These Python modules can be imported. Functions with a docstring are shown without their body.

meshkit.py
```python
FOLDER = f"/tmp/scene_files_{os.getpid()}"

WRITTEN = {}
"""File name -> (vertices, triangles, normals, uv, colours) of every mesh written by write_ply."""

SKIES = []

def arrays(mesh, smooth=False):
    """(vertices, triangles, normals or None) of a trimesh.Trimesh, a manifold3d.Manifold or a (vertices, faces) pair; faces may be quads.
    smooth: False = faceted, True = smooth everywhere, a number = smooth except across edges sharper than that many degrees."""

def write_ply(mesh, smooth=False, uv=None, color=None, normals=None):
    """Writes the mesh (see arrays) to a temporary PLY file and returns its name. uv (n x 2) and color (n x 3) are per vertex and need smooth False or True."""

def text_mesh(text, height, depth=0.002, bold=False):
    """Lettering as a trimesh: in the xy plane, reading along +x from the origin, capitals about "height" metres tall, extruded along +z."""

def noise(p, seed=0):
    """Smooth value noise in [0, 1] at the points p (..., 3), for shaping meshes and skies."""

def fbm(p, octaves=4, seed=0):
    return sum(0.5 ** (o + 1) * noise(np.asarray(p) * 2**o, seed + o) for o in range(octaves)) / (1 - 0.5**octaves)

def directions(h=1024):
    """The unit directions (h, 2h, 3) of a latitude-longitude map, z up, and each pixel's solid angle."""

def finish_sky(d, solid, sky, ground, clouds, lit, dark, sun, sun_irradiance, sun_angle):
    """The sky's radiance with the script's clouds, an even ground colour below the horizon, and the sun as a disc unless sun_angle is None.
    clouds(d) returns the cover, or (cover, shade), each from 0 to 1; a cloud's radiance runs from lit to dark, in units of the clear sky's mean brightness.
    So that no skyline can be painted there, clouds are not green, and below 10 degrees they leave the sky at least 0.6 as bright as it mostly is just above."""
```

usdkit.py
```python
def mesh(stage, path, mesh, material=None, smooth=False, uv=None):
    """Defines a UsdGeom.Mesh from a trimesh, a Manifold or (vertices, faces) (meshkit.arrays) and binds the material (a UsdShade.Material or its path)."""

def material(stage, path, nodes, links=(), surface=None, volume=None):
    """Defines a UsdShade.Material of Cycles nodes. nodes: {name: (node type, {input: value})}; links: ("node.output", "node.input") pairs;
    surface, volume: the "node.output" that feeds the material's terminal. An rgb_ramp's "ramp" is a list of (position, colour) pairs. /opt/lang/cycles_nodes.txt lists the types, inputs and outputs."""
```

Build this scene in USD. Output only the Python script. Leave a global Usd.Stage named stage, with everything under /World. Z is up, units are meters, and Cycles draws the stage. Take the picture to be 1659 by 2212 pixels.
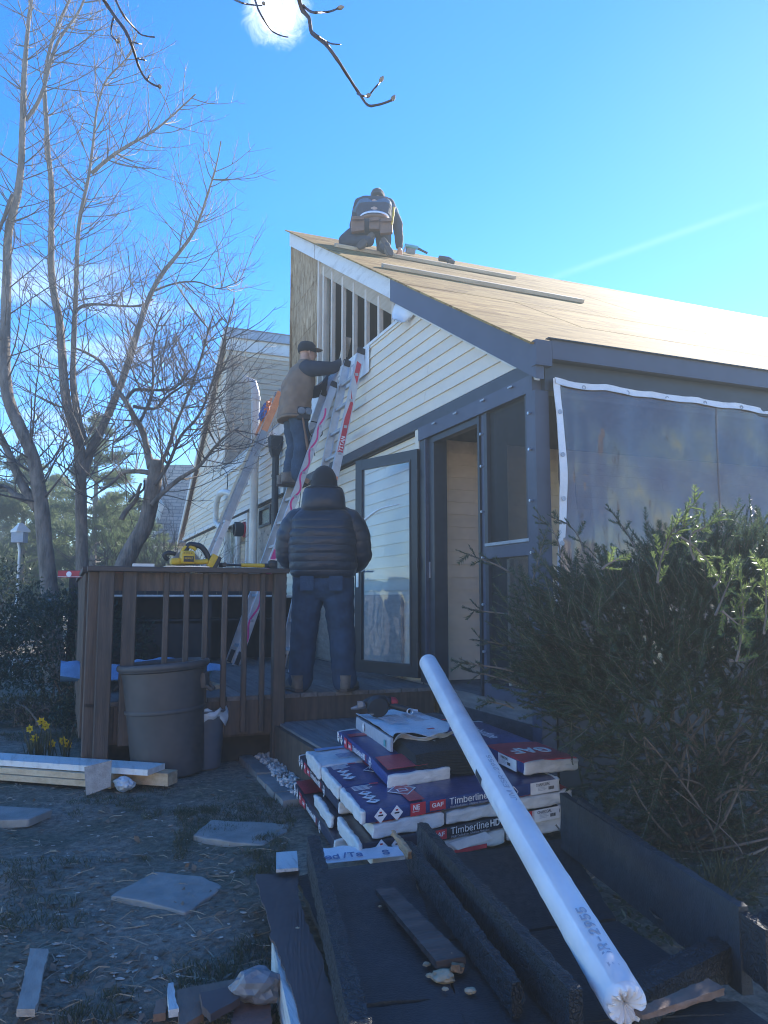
import math, random
import numpy as np, trimesh, manifold3d, shapely
import shapely.geometry as sg
from shapely.ops import unary_union
import usdkit, meshkit
from pxr import Usd, UsdGeom, UsdLux, UsdShade, Sdf, Gf
stage = Usd.Stage.CreateInMemory()
UsdGeom.SetStageUpAxis(stage, UsdGeom.Tokens.z)
UsdGeom.SetStageMetersPerUnit(stage, 1.0)
UsdGeom.Xform.Define(stage, '/World')
RNG = np.random.default_rng(7)
random.seed(7)

# ------------------------------------------------------------------ camera, sky, sun, exposure
FOC, PITCH, EYE = 1680.0, math.atan(185 / 1680.0), 1.25      # picture 1659 units wide
cam = UsdGeom.Camera.Define(stage, '/World/camera')
cam.AddTranslateOp().Set(Gf.Vec3d(0, 0, EYE))
cam.AddRotateXOp().Set(90 + math.degrees(PITCH))
cam.CreateHorizontalApertureAttr(36.0)
cam.CreateVerticalApertureAttr(48.0)
cam.CreateFocalLengthAttr(36.0 * FOC / 1659.0)
cam.CreateClippingRangeAttr(Gf.Vec2f(0.05, 2000))
cam.CreateExposureAttr(1.68)

SUN_AZ, SUN_EL = math.radians(33.0), math.radians(32.0)
SUN = np.array([math.cos(SUN_EL) * math.sin(SUN_AZ), math.cos(SUN_EL) * math.cos(SUN_AZ), math.sin(SUN_EL)])
sun = UsdLux.DistantLight.Define(stage, '/World/sun')
sun.CreateNormalizeAttr(True)
sun.CreateIntensityAttr(1.05)
sun.CreateAngleAttr(0.5)
sun.CreateColorAttr(Gf.Vec3f(1.0, 0.93, 0.82))
# the light shines along its -z: first tilt, then turn
sun.AddRotateZOp().Set(-math.degrees(SUN_AZ))
sun.AddRotateXOp().Set(-(90 - math.degrees(SUN_EL)))

def cam_ray(px, py):
    a, b = (px - 829.5) / FOC, (1106.0 - py) / FOC
    c, s = math.cos(PITCH), math.sin(PITCH)
    return np.array([a, c - b * s, s + b * c])
def unit(v):
    v = np.asarray(v, float); return v / np.linalg.norm(v)
CLOUD = unit(cam_ray(598, 22))
CLOUD2 = unit(cam_ray(90, 960))
TRAIL_A, TRAIL_B = unit(cam_ray(1215, 592)), unit(cam_ray(1570, 468))
TRAIL_N, TRAIL_M = unit(np.cross(TRAIL_A, TRAIL_B)), unit(TRAIL_A + TRAIL_B)
dome = UsdLux.DomeLight.Define(stage, '/World/sky')
dome_mat = usdkit.material(stage, '/World/Looks/sky_air', {
    'sky': ('sky_texture', {'sky_type': 'single_scattering', 'sun_disc': False, 'sun_elevation': SUN_EL, 'sun_rotation': SUN_AZ,
                            'altitude': 100.0, 'air_density': 1.0, 'aerosol_density': 0.03, 'ozone_density': 4.0}),
    'tint': ('hsv', {'hue': 0.511, 'saturation': 1.40, 'value': 1.0, 'fac': 1.0}),
    'co': ('texture_coordinate', {}),
    'dot': ('vector_math', {'math_type': 'dot_product', 'vector2': CLOUD}),
    'near': ('map_range', {'from_min': 0.9984, 'from_max': 0.9999, 'to_min': 0.0, 'to_max': 1.0, 'clamp': True}),
    'n1': ('noise_texture', {'scale': 38.0, 'detail': 10.0, 'roughness': 0.70, 'distortion': 1.2}),
    'add': ('math', {'math_type': 'add'}),
    'edge': ('map_range', {'from_min': 1.02, 'from_max': 1.85, 'to_min': 0.0, 'to_max': 1.0, 'clamp': True, 'range_type': 'smoothstep'}),
    'mul': ('math', {'math_type': 'multiply'}),
    'map2': ('mapping', {'scale': (2.0, 2.0, 11.0)}),
    'n2': ('noise_texture', {'scale': 2.2, 'detail': 5.0, 'roughness': 0.5}),
    'thin': ('map_range', {'from_min': 0.52, 'from_max': 0.8, 'to_min': 0.0, 'to_max': 0.55, 'clamp': True}),
    'dot2': ('vector_math', {'math_type': 'dot_product', 'vector2': CLOUD2}),
    'near2': ('map_range', {'from_min': 0.955, 'from_max': 0.995, 'to_min': 0.0, 'to_max': 1.0, 'clamp': True}),
    'mul2': ('math', {'math_type': 'multiply'}),
    'tr1': ('vector_math', {'math_type': 'dot_product', 'vector2': TRAIL_N}), 'tr2': ('math', {'math_type': 'absolute'}), 'tr3': ('map_range', {'from_min': 0.0, 'from_max': 0.006, 'to_min': 0.055, 'to_max': 0.0, 'clamp': True}),
    'tr4': ('vector_math', {'math_type': 'dot_product', 'vector2': TRAIL_M}), 'tr5': ('map_range', {'from_min': 0.988, 'from_max': 0.998, 'to_min': 0.0, 'to_max': 1.0, 'clamp': True}), 'tr6': ('math', {'math_type': 'multiply'}), 'cover0': ('math', {'math_type': 'maximum'}),
    'cover': ('math', {'math_type': 'maximum'}),
    'white': ('color', {'value': (7.0, 7.4, 8.0)}),
    'mix': ('mix', {'mix_type': 'mix'}),
    'bg': ('background_shader', {'strength': 0.10}),
}, [('sky.color', 'tint.color'), ('co.generated', 'dot.vector1'), ('dot.value', 'near.value'), ('co.generated', 'n1.vector'),
    ('near.result', 'add.value1'), ('n1.fac', 'add.value2'), ('add.value', 'edge.value'), ('edge.result', 'mul.value1'), ('near.result', 'mul.value2'),
    ('co.generated', 'map2.vector'), ('map2.vector', 'n2.vector'), ('n2.fac', 'thin.value'), ('co.generated', 'dot2.vector1'), ('dot2.value', 'near2.value'),
    ('near2.result', 'mul2.value1'), ('thin.result', 'mul2.value2'), ('mul.value', 'cover0.value1'), ('mul2.value', 'cover0.value2'), ('co.generated', 'tr1.vector1'), ('tr1.value', 'tr2.value1'), ('tr2.value', 'tr3.value'), ('co.generated', 'tr4.vector1'), ('tr4.value', 'tr5.value'), ('tr3.result', 'tr6.value1'), ('tr5.result', 'tr6.value2'), ('cover0.value', 'cover.value1'), ('tr6.value', 'cover.value2'),
    ('cover.value', 'mix.fac'), ('tint.color', 'mix.color1'), ('white.color', 'mix.color2'), ('mix.color', 'bg.color')], surface='bg.background')
UsdShade.MaterialBindingAPI.Apply(dome.GetPrim()).Bind(dome_mat)

# ------------------------------------------------------------------ where things are
EYEP = np.array([0, 0, EYE])
def atz(px, py, z=0.0):
    r = cam_ray(px, py); return EYEP + r * (z - EYE) / r[2]
def aty(px, py, y):
    r = cam_ray(px, py); return EYEP + r * y / r[1]
def onplane(px, py, p, n):
    r = cam_ray(px, py); n = np.asarray(n, float); return EYEP + r * (np.dot(n, np.asarray(p) - EYEP) / np.dot(n, r))
HA = math.atan2(690, math.hypot(FOC, 185))
DU = np.array([-math.sin(HA), math.cos(HA), 0.0])     # along the gable wall, away from us
DV = np.array([math.cos(HA), math.sin(HA), 0.0])      # along the eave, to the right
UP = np.array([0, 0, 1.0])
ORG = np.array([0.35, 6.93, 0.0])                     # the door hinge on the gable wall
def P(u, v, z): return ORG + u * DU + v * DV + z * UP
def uv_of(p):
    q = np.asarray(p) - ORG; return float(q @ DU), float(q @ DV), float(q[2])
def W(px, py, v=0.0):
    return uv_of(onplane(px, py, P(0, v, 0), DV))
def WB(px, py, u):
    return uv_of(onplane(px, py, P(u, 0, 0), DU))
SL = 0.577
def roof_z(u): return 3.0 + SL * (u + 1.9)
RN = unit(UP - SL * DU)                                # roof normal
def onroof(px, py, lift=0.0): return onplane(px, py, P(-1.9, 0, 3.0) + RN * lift, RN)

# ------------------------------------------------------------------ prims
LOC, USED = {'/World': np.zeros(3)}, {}
def path_for(parent, name):
    k = parent + '/' + name
    n = USED.get(k, 0); USED[k] = n + 1
    return k if n == 0 else '%s_%03d' % (k, n)
def keys(prim, label=None, cat=None, group=None, kind=None):
    for k, v in (('label', label), ('category', cat), ('group', group), ('kind', kind)):
        if v: prim.SetCustomDataByKey(k, v)
def thing(name, label, cat, loc=(0, 0, 0), group=None, kind=None):
    p = path_for('/World', name)
    x = UsdGeom.Xform.Define(stage, p)
    x.AddTranslateOp().Set(Gf.Vec3d(*map(float, loc)))
    LOC[p] = np.asarray(loc, float)
    keys(x.GetPrim(), label, cat, group, kind)
    return p
def part(parent, name, mesh, mat, smooth=False, label=None, kind=None, uv=None):
    v, f = vf(mesh)
    p = path_for(parent, name)
    m = usdkit.mesh(stage, p, (v - LOC[parent], f), MAT[mat], smooth=smooth, uv=uv)
    LOC[p] = LOC[parent]
    keys(m.GetPrim(), label, None, None, kind)
    return p
def single(name, mesh, mat, label=None, cat=None, group=None, kind=None, smooth=False):
    p = part('/World', name, mesh, mat, smooth)
    keys(stage.GetPrimAtPath(p), label, cat, group, kind)
    return p

# ------------------------------------------------------------------ mesh helpers: (vertices, triangles)
def vf(m):
    if isinstance(m, trimesh.Trimesh): return np.asarray(m.vertices, float), np.asarray(m.faces, int)
    if hasattr(m, 'to_mesh'):
        k = m.to_mesh(); return np.asarray(k.vert_properties[:, :3], float), np.asarray(k.tri_verts, int)
    if isinstance(m, list): return join(m)
    v, f = np.asarray(m[0], float), np.asarray(m[1], int)
    if f.ndim == 2 and f.shape[1] == 4: f = np.vstack([f[:, [0, 1, 2]], f[:, [0, 2, 3]]])
    return v, f
def join(ms):
    V, F, n = [], [], 0
    for m in ms:
        v, f = vf(m); V.append(v); F.append(f + n); n += len(v)
    return np.vstack(V), np.vstack(F)
BOXF = np.array([[0, 2, 3, 1], [4, 5, 7, 6], [0, 1, 5, 4], [2, 6, 7, 3], [0, 4, 6, 2], [1, 3, 7, 5]])
def pbox(o, a, b, c):
    """box with corner o and edge vectors a, b, c"""
    o, a, b, c = (np.asarray(x, float) for x in (o, a, b, c))
    if np.dot(np.cross(a, b), c) < 0: a, b = b, a
    v = np.array([o + i * a + j * b + k * c for k in (0, 1) for j in (0, 1) for i in (0, 1)])
    q = np.array([[0, 2, 3, 1], [4, 5, 7, 6], [0, 1, 5, 4], [2, 6, 7, 3], [0, 4, 6, 2], [1, 3, 7, 5]])
    return vf((v, q))
def ubox(u0, u1, v0, v1, z0, z1): return pbox(P(u0, v0, z0), DU * (u1 - u0), DV * (v1 - v0), UP * (z1 - z0))
def beam(a, b, w, h, up=UP):
    """bar from a to b, w wide across and h high along up, centred"""
    a, b = np.asarray(a, float), np.asarray(b, float); d = b - a
    s = unit(np.cross(d, up)); t = unit(np.cross(s, d))
    return pbox(a - s * w / 2 - t * h / 2, d, s * w, t * h)
def bevel_beam(a, b, w, h, up=UP, r=0.004):
    a, b = np.asarray(a, float), np.asarray(b, float); d = b - a
    s = unit(np.cross(d, up)); t = unit(np.cross(s, d))
    x, y = w / 2, h / 2
    ring = [(-x + r, -y), (x - r, -y), (x, -y + r), (x, y - r), (x - r, y), (-x + r, y), (-x, y - r), (-x, -y + r)]
    v = [p + s * i + t * j for p in (a, b) for i, j in ring]
    f = []
    for k in range(8):
        k2 = (k + 1) % 8; f += [[k, k2, 8 + k2], [k, 8 + k2, 8 + k]]
    for k in range(1, 7): f += [[0, k + 1, k], [8, 8 + k, 8 + k + 1]]
    m = np.array(v), np.array(f)
    return m[0], m[1][:, ::-1]
def frame_of(d, ref=None):
    d = unit(d)
    r = np.array([0, 0, 1.0]) if ref is None else np.asarray(ref, float)
    if abs(d @ unit(r)) > 0.97: r = np.array([1.0, 0, 0]) if abs(d[0]) < .9 else np.array([0, 1.0, 0])
    s = unit(np.cross(r, d)); return s, np.cross(d, s)
def tube(pts, rad, n=6, cap=True):
    pts = np.asarray(pts, float); rad = np.broadcast_to(np.asarray(rad, float), (len(pts),))
    d = np.gradient(pts, axis=0)
    s, t = frame_of(d[0])
    V = []
    ang = np.linspace(0, 2 * np.pi, n, endpoint=False)
    for i, p in enumerate(pts):
        k = unit(d[i]); s = unit(s - k * (s @ k)); t = np.cross(k, s)
        V.append(p + rad[i] * (np.cos(ang)[:, None] * s + np.sin(ang)[:, None] * t))
    return skin(np.array(V), cap)
def tubes(items):
    """many thin open tubes at once: (points, radii, sides), grouped by size"""
    groups = {}
    for p, r, n in items: groups.setdefault((len(p), n), []).append((p, np.broadcast_to(r, (len(p),))))
    out = []
    for (k, n), g in groups.items():
        Pn = np.array([x[0] for x in g], float); Rd = np.array([x[1] for x in g], float); d = np.gradient(Pn, axis=1)
        ax = Pn[:, -1] - Pn[:, 0]; ref = np.where(np.abs(ax[:, 2:]) > .8 * np.linalg.norm(ax, axis=1, keepdims=True), [[1.0, .2, 0]], [[0, .1, 1.0]])[:, None, :]
        s = np.cross(np.broadcast_to(ref, d.shape), d); s /= np.maximum(np.linalg.norm(s, axis=2, keepdims=True), 1e-9); t = np.cross(d, s); t /= np.maximum(np.linalg.norm(t, axis=2, keepdims=True), 1e-9)
        a = np.linspace(0, 2 * np.pi, n, endpoint=False)
        V = Pn[:, :, None, :] + Rd[:, :, None, None] * (np.cos(a)[:, None] * s[:, :, None, :] + np.sin(a)[:, None] * t[:, :, None, :])
        i, j = np.meshgrid(np.arange(k - 1), np.arange(n), indexing='ij'); q = (i * n + j).ravel(); q2 = (i * n + (j + 1) % n).ravel()
        f = np.vstack([np.stack([q, q2, q2 + n], 1), np.stack([q, q2 + n, q + n], 1)]); off = np.arange(len(g))[:, None, None] * (k * n)
        out.append((V.reshape(-1, 3), (f[None] + off).reshape(-1, 3)))
    return join(out)
def skin(R, cap=True):
    m, n = R.shape[:2]
    V = R.reshape(-1, 3); i, j = np.meshgrid(np.arange(m - 1), np.arange(n), indexing='ij')
    a = (i * n + j).ravel(); b = (i * n + (j + 1) % n).ravel()
    F = [np.stack([a, b, b + n], 1), np.stack([a, b + n, a + n], 1)]
    if cap:
        V = np.vstack([V, R[0].mean(0), R[-1].mean(0)])
        k = np.arange(n); k2 = (k + 1) % n
        F += [np.stack([np.full(n, m * n), k2, k], 1), np.stack([np.full(n, m * n + 1), (m - 1) * n + k, (m - 1) * n + k2], 1)]
    return V, np.vstack(F)
def loft(rings, n=28, p=2.4, ref=None, cap=True):
    """rings: (centre, half width along s, half depth along t[, s, t]); superelliptic sections"""
    ang = np.linspace(0, 2 * np.pi, n, endpoint=False); c, s_ = np.cos(ang), np.sin(ang)
    ex, ey = np.sign(c) * np.abs(c) ** (2 / p), np.sign(s_) * np.abs(s_) ** (2 / p)
    R = []
    for r in rings:
        S, T = (r[3], r[4]) if len(r) > 3 else (np.array([1.0, 0, 0]), np.array([0, 1.0, 0]))
        R.append(np.asarray(r[0], float) + r[1] * ex[:, None] * np.asarray(S) + r[2] * ey[:, None] * np.asarray(T))
    return skin(np.array(R), cap)
def spline(pts, n):
    pts = np.asarray(pts, float)
    if len(pts) == 2: return pts[0] + np.linspace(0, 1, n)[:, None] * (pts[1] - pts[0])
    from scipy.interpolate import PchipInterpolator
    L = np.r_[0, np.cumsum(np.linalg.norm(np.diff(pts[:, :3], axis=0), axis=1))]
    return PchipInterpolator(L, pts, axis=0)(np.linspace(0, L[-1], n))
def softbox(o, a, b, c, n=(12, 6, 3), r=0.012, amp=0.004, scale=9.0, seed=0, sag=None):
    """box with rounded edges and an uneven skin; o corner, a b c edges"""
    o, a, b, c = (np.asarray(x, float) for x in (o, a, b, c))
    L = np.array([np.linalg.norm(x) for x in (a, b, c)])
    bx = trimesh.creation.box([1, 1, 1])
    V, F, k = [], [], 0
    for ax in range(3):
        for sd in (0, 1):
            i, j = [q for q in range(3) if q != ax]
            gi, gj = np.linspace(0, 1, n[i] + 1), np.linspace(0, 1, n[j] + 1)
            A, B = np.meshgrid(gi, gj, indexing='ij')
            g = np.zeros(A.shape + (3,)); g[..., i] = A; g[..., j] = B; g[..., ax] = sd
            w = len(gj); x, y = np.meshgrid(np.arange(len(gi) - 1), np.arange(w - 1), indexing='ij')
            q = (x * w + y).ravel()
            f = np.vstack([np.stack([q, q + w, q + w + 1], 1), np.stack([q, q + w + 1, q + 1], 1)])
            if (sd == 1) == (ax == 1): f = f[:, ::-1]
            V.append(g.reshape(-1, 3)); F.append(f + k); k += len(V[-1])
    g, F = np.vstack(V), np.vstack(F)
    q = g * L; inner = np.clip(q, r, L - r); d = q - inner; l = np.linalg.norm(d, axis=1, keepdims=True)
    q = inner + np.where(l > 1e-9, d / np.maximum(l, 1e-9) * np.minimum(r, l * 1.0), 0)
    p = o + q @ np.array([a / L[0], b / L[1], c / L[2]])
    dn = np.stack([meshkit.fbm(p * scale + 11.3 * i + seed, 3, seed) - .5 for i in range(3)], 1)
    p = p + dn * 2 * amp
    if sag is not None: p = p + sag(g)[:, None] * UP
    if np.dot(np.cross(a, b), c) < 0: F = F[:, ::-1]
    t = trimesh.Trimesh(p, F, process=False); t.merge_vertices()
    return np.asarray(t.vertices), np.asarray(t.faces)
def flesh(bones, edge=0.02, it=8, segs=20):
    """one continuous body from tapered bones (a, ra, b, rb)"""
    ms = []
    for a, ra, b, rb in bones:
        s = manifold3d.Manifold.sphere(ra, segs).translate(tuple(map(float, a))) + manifold3d.Manifold.sphere(rb, segs).translate(tuple(map(float, b)))
        ms.append(s.hull())
    m = manifold3d.Manifold.batch_boolean(ms, manifold3d.OpType.Add).refine_to_length(edge)
    v, f = vf(m)
    t = trimesh.Trimesh(v, f, process=True)
    if it: trimesh.smoothing.filter_taubin(t, lamb=0.5, nu=0.52, iterations=it)
    return np.asarray(t.vertices), np.asarray(t.faces)
def wrinkle(m, amp, scale, seed=0, octaves=3, stretch=(1, 1, 1)):
    t = trimesh.Trimesh(*vf(m), process=False)
    n = np.asarray(t.vertex_normals)
    h = meshkit.fbm(np.asarray(t.vertices) * scale * np.asarray(stretch) + seed * 3.7, octaves, seed) - .5
    return np.asarray(t.vertices) + n * (h * 2 * amp)[:, None], np.asarray(t.faces)
def lathe(profile, n=32, centre=(0, 0, 0), axis=UP):
    s, t = frame_of(axis); k = unit(axis)
    ang = np.linspace(0, 2 * np.pi, n, endpoint=False)
    R = np.array([np.asarray(centre) + k * z + r * (np.cos(ang)[:, None] * s + np.sin(ang)[:, None] * t) for r, z in profile])
    return skin(R, False)
def slab(poly, o, a, b, t):
    """a flat polygon (plane coordinates) at o + x a + y b, t thick along a x b"""
    m = trimesh.creation.extrude_polygon(poly, t, engine='earcut')
    v = np.asarray(m.vertices); a, b = np.asarray(a, float), np.asarray(b, float); n = unit(np.cross(a, b))
    return np.asarray(o) + v[:, :1] * a + v[:, 1:2] * b + v[:, 2:] * n, np.asarray(m.faces)
def text(s, h, o, a, b, depth=0.0015, bold=False, width=None):
    """lettering on the plane o, reading along a, upright along b, standing depth proud of it"""
    m = meshkit.text_mesh(s, h, depth, bold)
    v = np.array(m.vertices)
    if width: v[:, 0] *= width / max(v[:, 0].max(), 1e-6)
    a, b = unit(a), np.asarray(b, float); bl = b / np.linalg.norm(b); n = unit(np.cross(a, bl))
    f = np.asarray(m.faces)
    return np.asarray(o) + v[:, :1] * a + v[:, 1:2] * bl + (v[:, 2:] + .0004) * n, f
def rand_dirs(n, rng):
    d = rng.normal(size=(n, 3)); return d / np.linalg.norm(d, axis=1, keepdims=True)
def leaf_quads(c, d, nrm, L, Wd):
    """pointed leaves: base c, direction d, side from nrm; two triangles each"""
    s = np.cross(d, nrm); s /= np.maximum(np.linalg.norm(s, axis=1, keepdims=True), 1e-9)
    L, Wd = np.broadcast_to(L, (len(c),))[:, None], np.broadcast_to(Wd, (len(c),))[:, None]
    m = c + d * L * .45
    V = np.stack([c, m + s * Wd / 2, c + d * L, m - s * Wd / 2], 1).reshape(-1, 3)
    k = np.arange(len(c))[:, None] * 4
    return V, np.vstack([k + [0, 1, 2], k + [0, 2, 3]])
# ------------------------------------------------------------------ materials
MAT = {}
def _coord(axis, scale):
    """nodes giving object coordinates turned into house axes (v, u, z) and stretched"""
    return {'co': ('texture_coordinate', {}), 'rot': ('mapping', {'rotation': (0, 0, -HA)}), 'st': ('mapping', {'scale': scale})}, \
           [('co.object', 'rot.vector'), ('rot.vector', 'st.vector')]
def paint(name, c1, c2=None, rough=0.6, scale=6.0, stretch=(1, 1, 1), bump=0.0, bscale=40.0, metallic=0.0, detail=4.0, spec=0.5, rand=0.0, lo=0.35, hi=0.65, coat=0.0, sheen=0.0, bdist=0.01):
    c2 = c2 or tuple(x * 0.8 for x in c1)
    n, l = _coord(0, stretch)
    n['noise'] = ('noise_texture', {'scale': scale, 'detail': detail, 'roughness': 0.6})
    n['ramp'] = ('rgb_ramp', {'ramp': [(0.0, c2), (lo, c2), (hi, c1), (1.0, c1)]})
    n['p'] = ('principled_bsdf', {'roughness': rough, 'metallic': metallic, 'specular_ior_level': spec, 'coat_weight': coat, 'sheen_weight': sheen})
    l += [('st.vector', 'noise.vector'), ('noise.fac', 'ramp.fac')]
    src = 'ramp.color'
    if rand:
        n['oi'] = ('object_info', {}); n['mr'] = ('map_range', {'to_min': 1 - rand, 'to_max': 1 + rand}); n['hsv'] = ('hsv', {})
        l += [('oi.random', 'mr.value'), ('mr.result', 'hsv.value'), (src, 'hsv.color')]; src = 'hsv.color'
    l.append((src, 'p.base_color'))
    if bump:
        n['bn'] = ('noise_texture', {'scale': bscale, 'detail': 5.0, 'roughness': 0.6}); n['b'] = ('bump', {'strength': bump, 'distance': bdist})
        l += [('st.vector', 'bn.vector'), ('bn.fac', 'b.height'), ('b.normal', 'p.normal')]
    MAT[name] = usdkit.material(stage, '/World/Looks/' + name, n, l, surface='p.BSDF')
def leafy(name, c1, c2, trans=0.35, rough=0.45, scale=3.0, spec=0.4):
    n, l = _coord(0, (1, 1, 1))
    n.update({'geo': ('geometry', {}), 'noise': ('noise_texture', {'scale': scale, 'detail': 3.0}), 'sum': ('math', {'math_type': 'add'}),
              'half': ('math', {'math_type': 'multiply', 'value2': 0.5}), 'ramp': ('rgb_ramp', {'ramp': [(0.25, c2), (0.75, c1)]}),
              'p': ('principled_bsdf', {'roughness': rough, 'specular_ior_level': spec}), 't': ('translucent_bsdf', {}), 'mix': ('mix_closure', {'fac': trans}), 'br': ('brightness_contrast', {'bright': 0.03})})
    l += [('st.vector', 'noise.vector'), ('noise.fac', 'sum.value1'), ('geo.random_per_island', 'sum.value2'), ('sum.value', 'half.value1'), ('half.value', 'ramp.fac'),
          ('ramp.color', 'p.base_color'), ('ramp.color', 'br.color'), ('br.color', 't.color'), ('p.BSDF', 'mix.closure1'), ('t.BSDF', 'mix.closure2')]
    MAT[name] = usdkit.material(stage, '/World/Looks/' + name, n, l, surface='mix.closure')
def pane(name, tint, gloss_rough=0.03, base=0.0, cloudy=None, ior=1.5, bump=0.0, bscale=3.0, wob=(1, 1, 1)):
    n, l = _coord(0, wob)
    n.update({'t': ('transparent_bsdf', {'color': tint}), 'g': ('glossy_bsdf', {'color': (.95, .95, .95), 'roughness': gloss_rough}), 'fr': ('fresnel', {'IOR': ior}),
              'mix': ('mix_closure', {})})
    n.update({'geo': ('geometry', {}), 'ior': ('map_range', {'from_min': 0.0, 'from_max': 1.0, 'to_min': ior, 'to_max': 1.0 / ior})}); l += [('geo.backfacing', 'ior.value'), ('ior.result', 'fr.IOR')]
    src = 'fr.fac'
    if base:
        n['ad'] = ('math', {'math_type': 'add', 'value2': base, 'use_clamp': True}); l += [('fr.fac', 'ad.value1')]; src = 'ad.value'
    l += [(src, 'mix.fac'), ('t.BSDF', 'mix.closure1'), ('g.BSDF', 'mix.closure2')]
    if bump:
        n['bn'] = ('noise_texture', {'scale': bscale, 'detail': 3.0}); n['b'] = ('bump', {'strength': bump, 'distance': 0.02})
        l += [('st.vector', 'bn.vector'), ('bn.fac', 'b.height'), ('b.normal', 'g.normal')]
    out = 'mix.closure'
    if cloudy:
        n['d'] = ('diffuse_bsdf', {'color': cloudy[0]}); n['m2'] = ('mix_closure', {'fac': cloudy[1]})
        l += [('mix.closure', 'm2.closure1'), ('d.BSDF', 'm2.closure2')]; out = 'm2.closure'
    MAT[name] = usdkit.material(stage, '/World/Looks/' + name, n, l, surface=out)

paint('siding', (.76, .655, .51), (.70, .60, .465), .45, 2.5, (1, .4, 3), bump=.12, bscale=60, rand=.05)
paint('siding_tan', (.58, .43, .285), (.52, .38, .25), .5, 2.5, (1, .4, 3), bump=.12, bscale=60, rand=.05)
paint('white_trim', (.72, .70, .66), (.62, .60, .55), .5, 5)
paint('slate_trim', (.058, .068, .100), (.045, .053, .08), .42, 3, bump=.1, bscale=25, rand=.06)
paint('dark_trim', (.025, .030, .040), (.018, .022, .03), .4, 4, bump=.1, bscale=25)
paint('black_frame', (.016, .02, .027), (.011, .014, .019), .38, 5)
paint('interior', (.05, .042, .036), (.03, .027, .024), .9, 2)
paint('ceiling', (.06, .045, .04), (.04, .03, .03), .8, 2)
paint('lumber', (.68, .56, .44), (.56, .44, .33), .65, 5, (6, 6, .7), bump=.25, bscale=22, rand=.10)
paint('lumber_u', (.56, .43, .30), (.44, .32, .205), .65, 5, (6, .6, 6), bump=.25, bscale=22, rand=.12)
paint('lumber_v', (.60, .46, .30), (.46, .33, .20), .65, 5, (.6, 6, 6), bump=.25, bscale=22, rand=.10)
paint('batten', (.54, .41, .27), (.42, .31, .20), .7, 5, (.6, 6, 6), bump=.25, bscale=22, rand=.12)
paint('primed', (.70, .68, .645), (.55, .52, .48), .6, 4, (6, .7, 3), bump=.2, bscale=20, lo=.3, hi=.5)
paint('deck_wood', (.17, .155, .145), (.095, .085, .08), .72, 4, (8, .7, 8), bump=.5, bscale=18, rand=.22)
paint('step_wood', (.20, .20, .205), (.115, .115, .12), .75, 4, (8, .6, 8), bump=.5, bscale=18, rand=.18)
paint('rail_wood', (.105, .072, .054), (.055, .040, .032), .68, 4, (7, 7, .6), bump=.4, bscale=18, rand=.25)
paint('cap_wood', (.085, .062, .050), (.05, .038, .032), .7, 4, (.6, 7, 7), bump=.4, bscale=18)
paint('metal', (.62, .63, .65), (.52, .53, .55), .38, 9, metallic=.85, bump=.1, bscale=40)
paint('metal_dull', (.42, .43, .45), (.33, .34, .36), .5, 9, metallic=.7)
paint('rubber', (.02, .021, .023), (.014, .015, .017), .7, 8)
paint('pvc', (.70, .69, .65), (.60, .59, .54), .35, 3)
paint('blackpipe', (.022, .024, .028), (.015, .016, .019), .45, 5)
paint('pink_paint', (.72, .06, .24), (.62, .05, .20), .6, 30)
paint('red', (.42, .030, .045), (.36, .025, .038), .5, 10)
paint('red_wrap', (.56, .035, .060), (.46, .028, .05), .38, 7, bump=.2, bscale=35)
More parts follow.
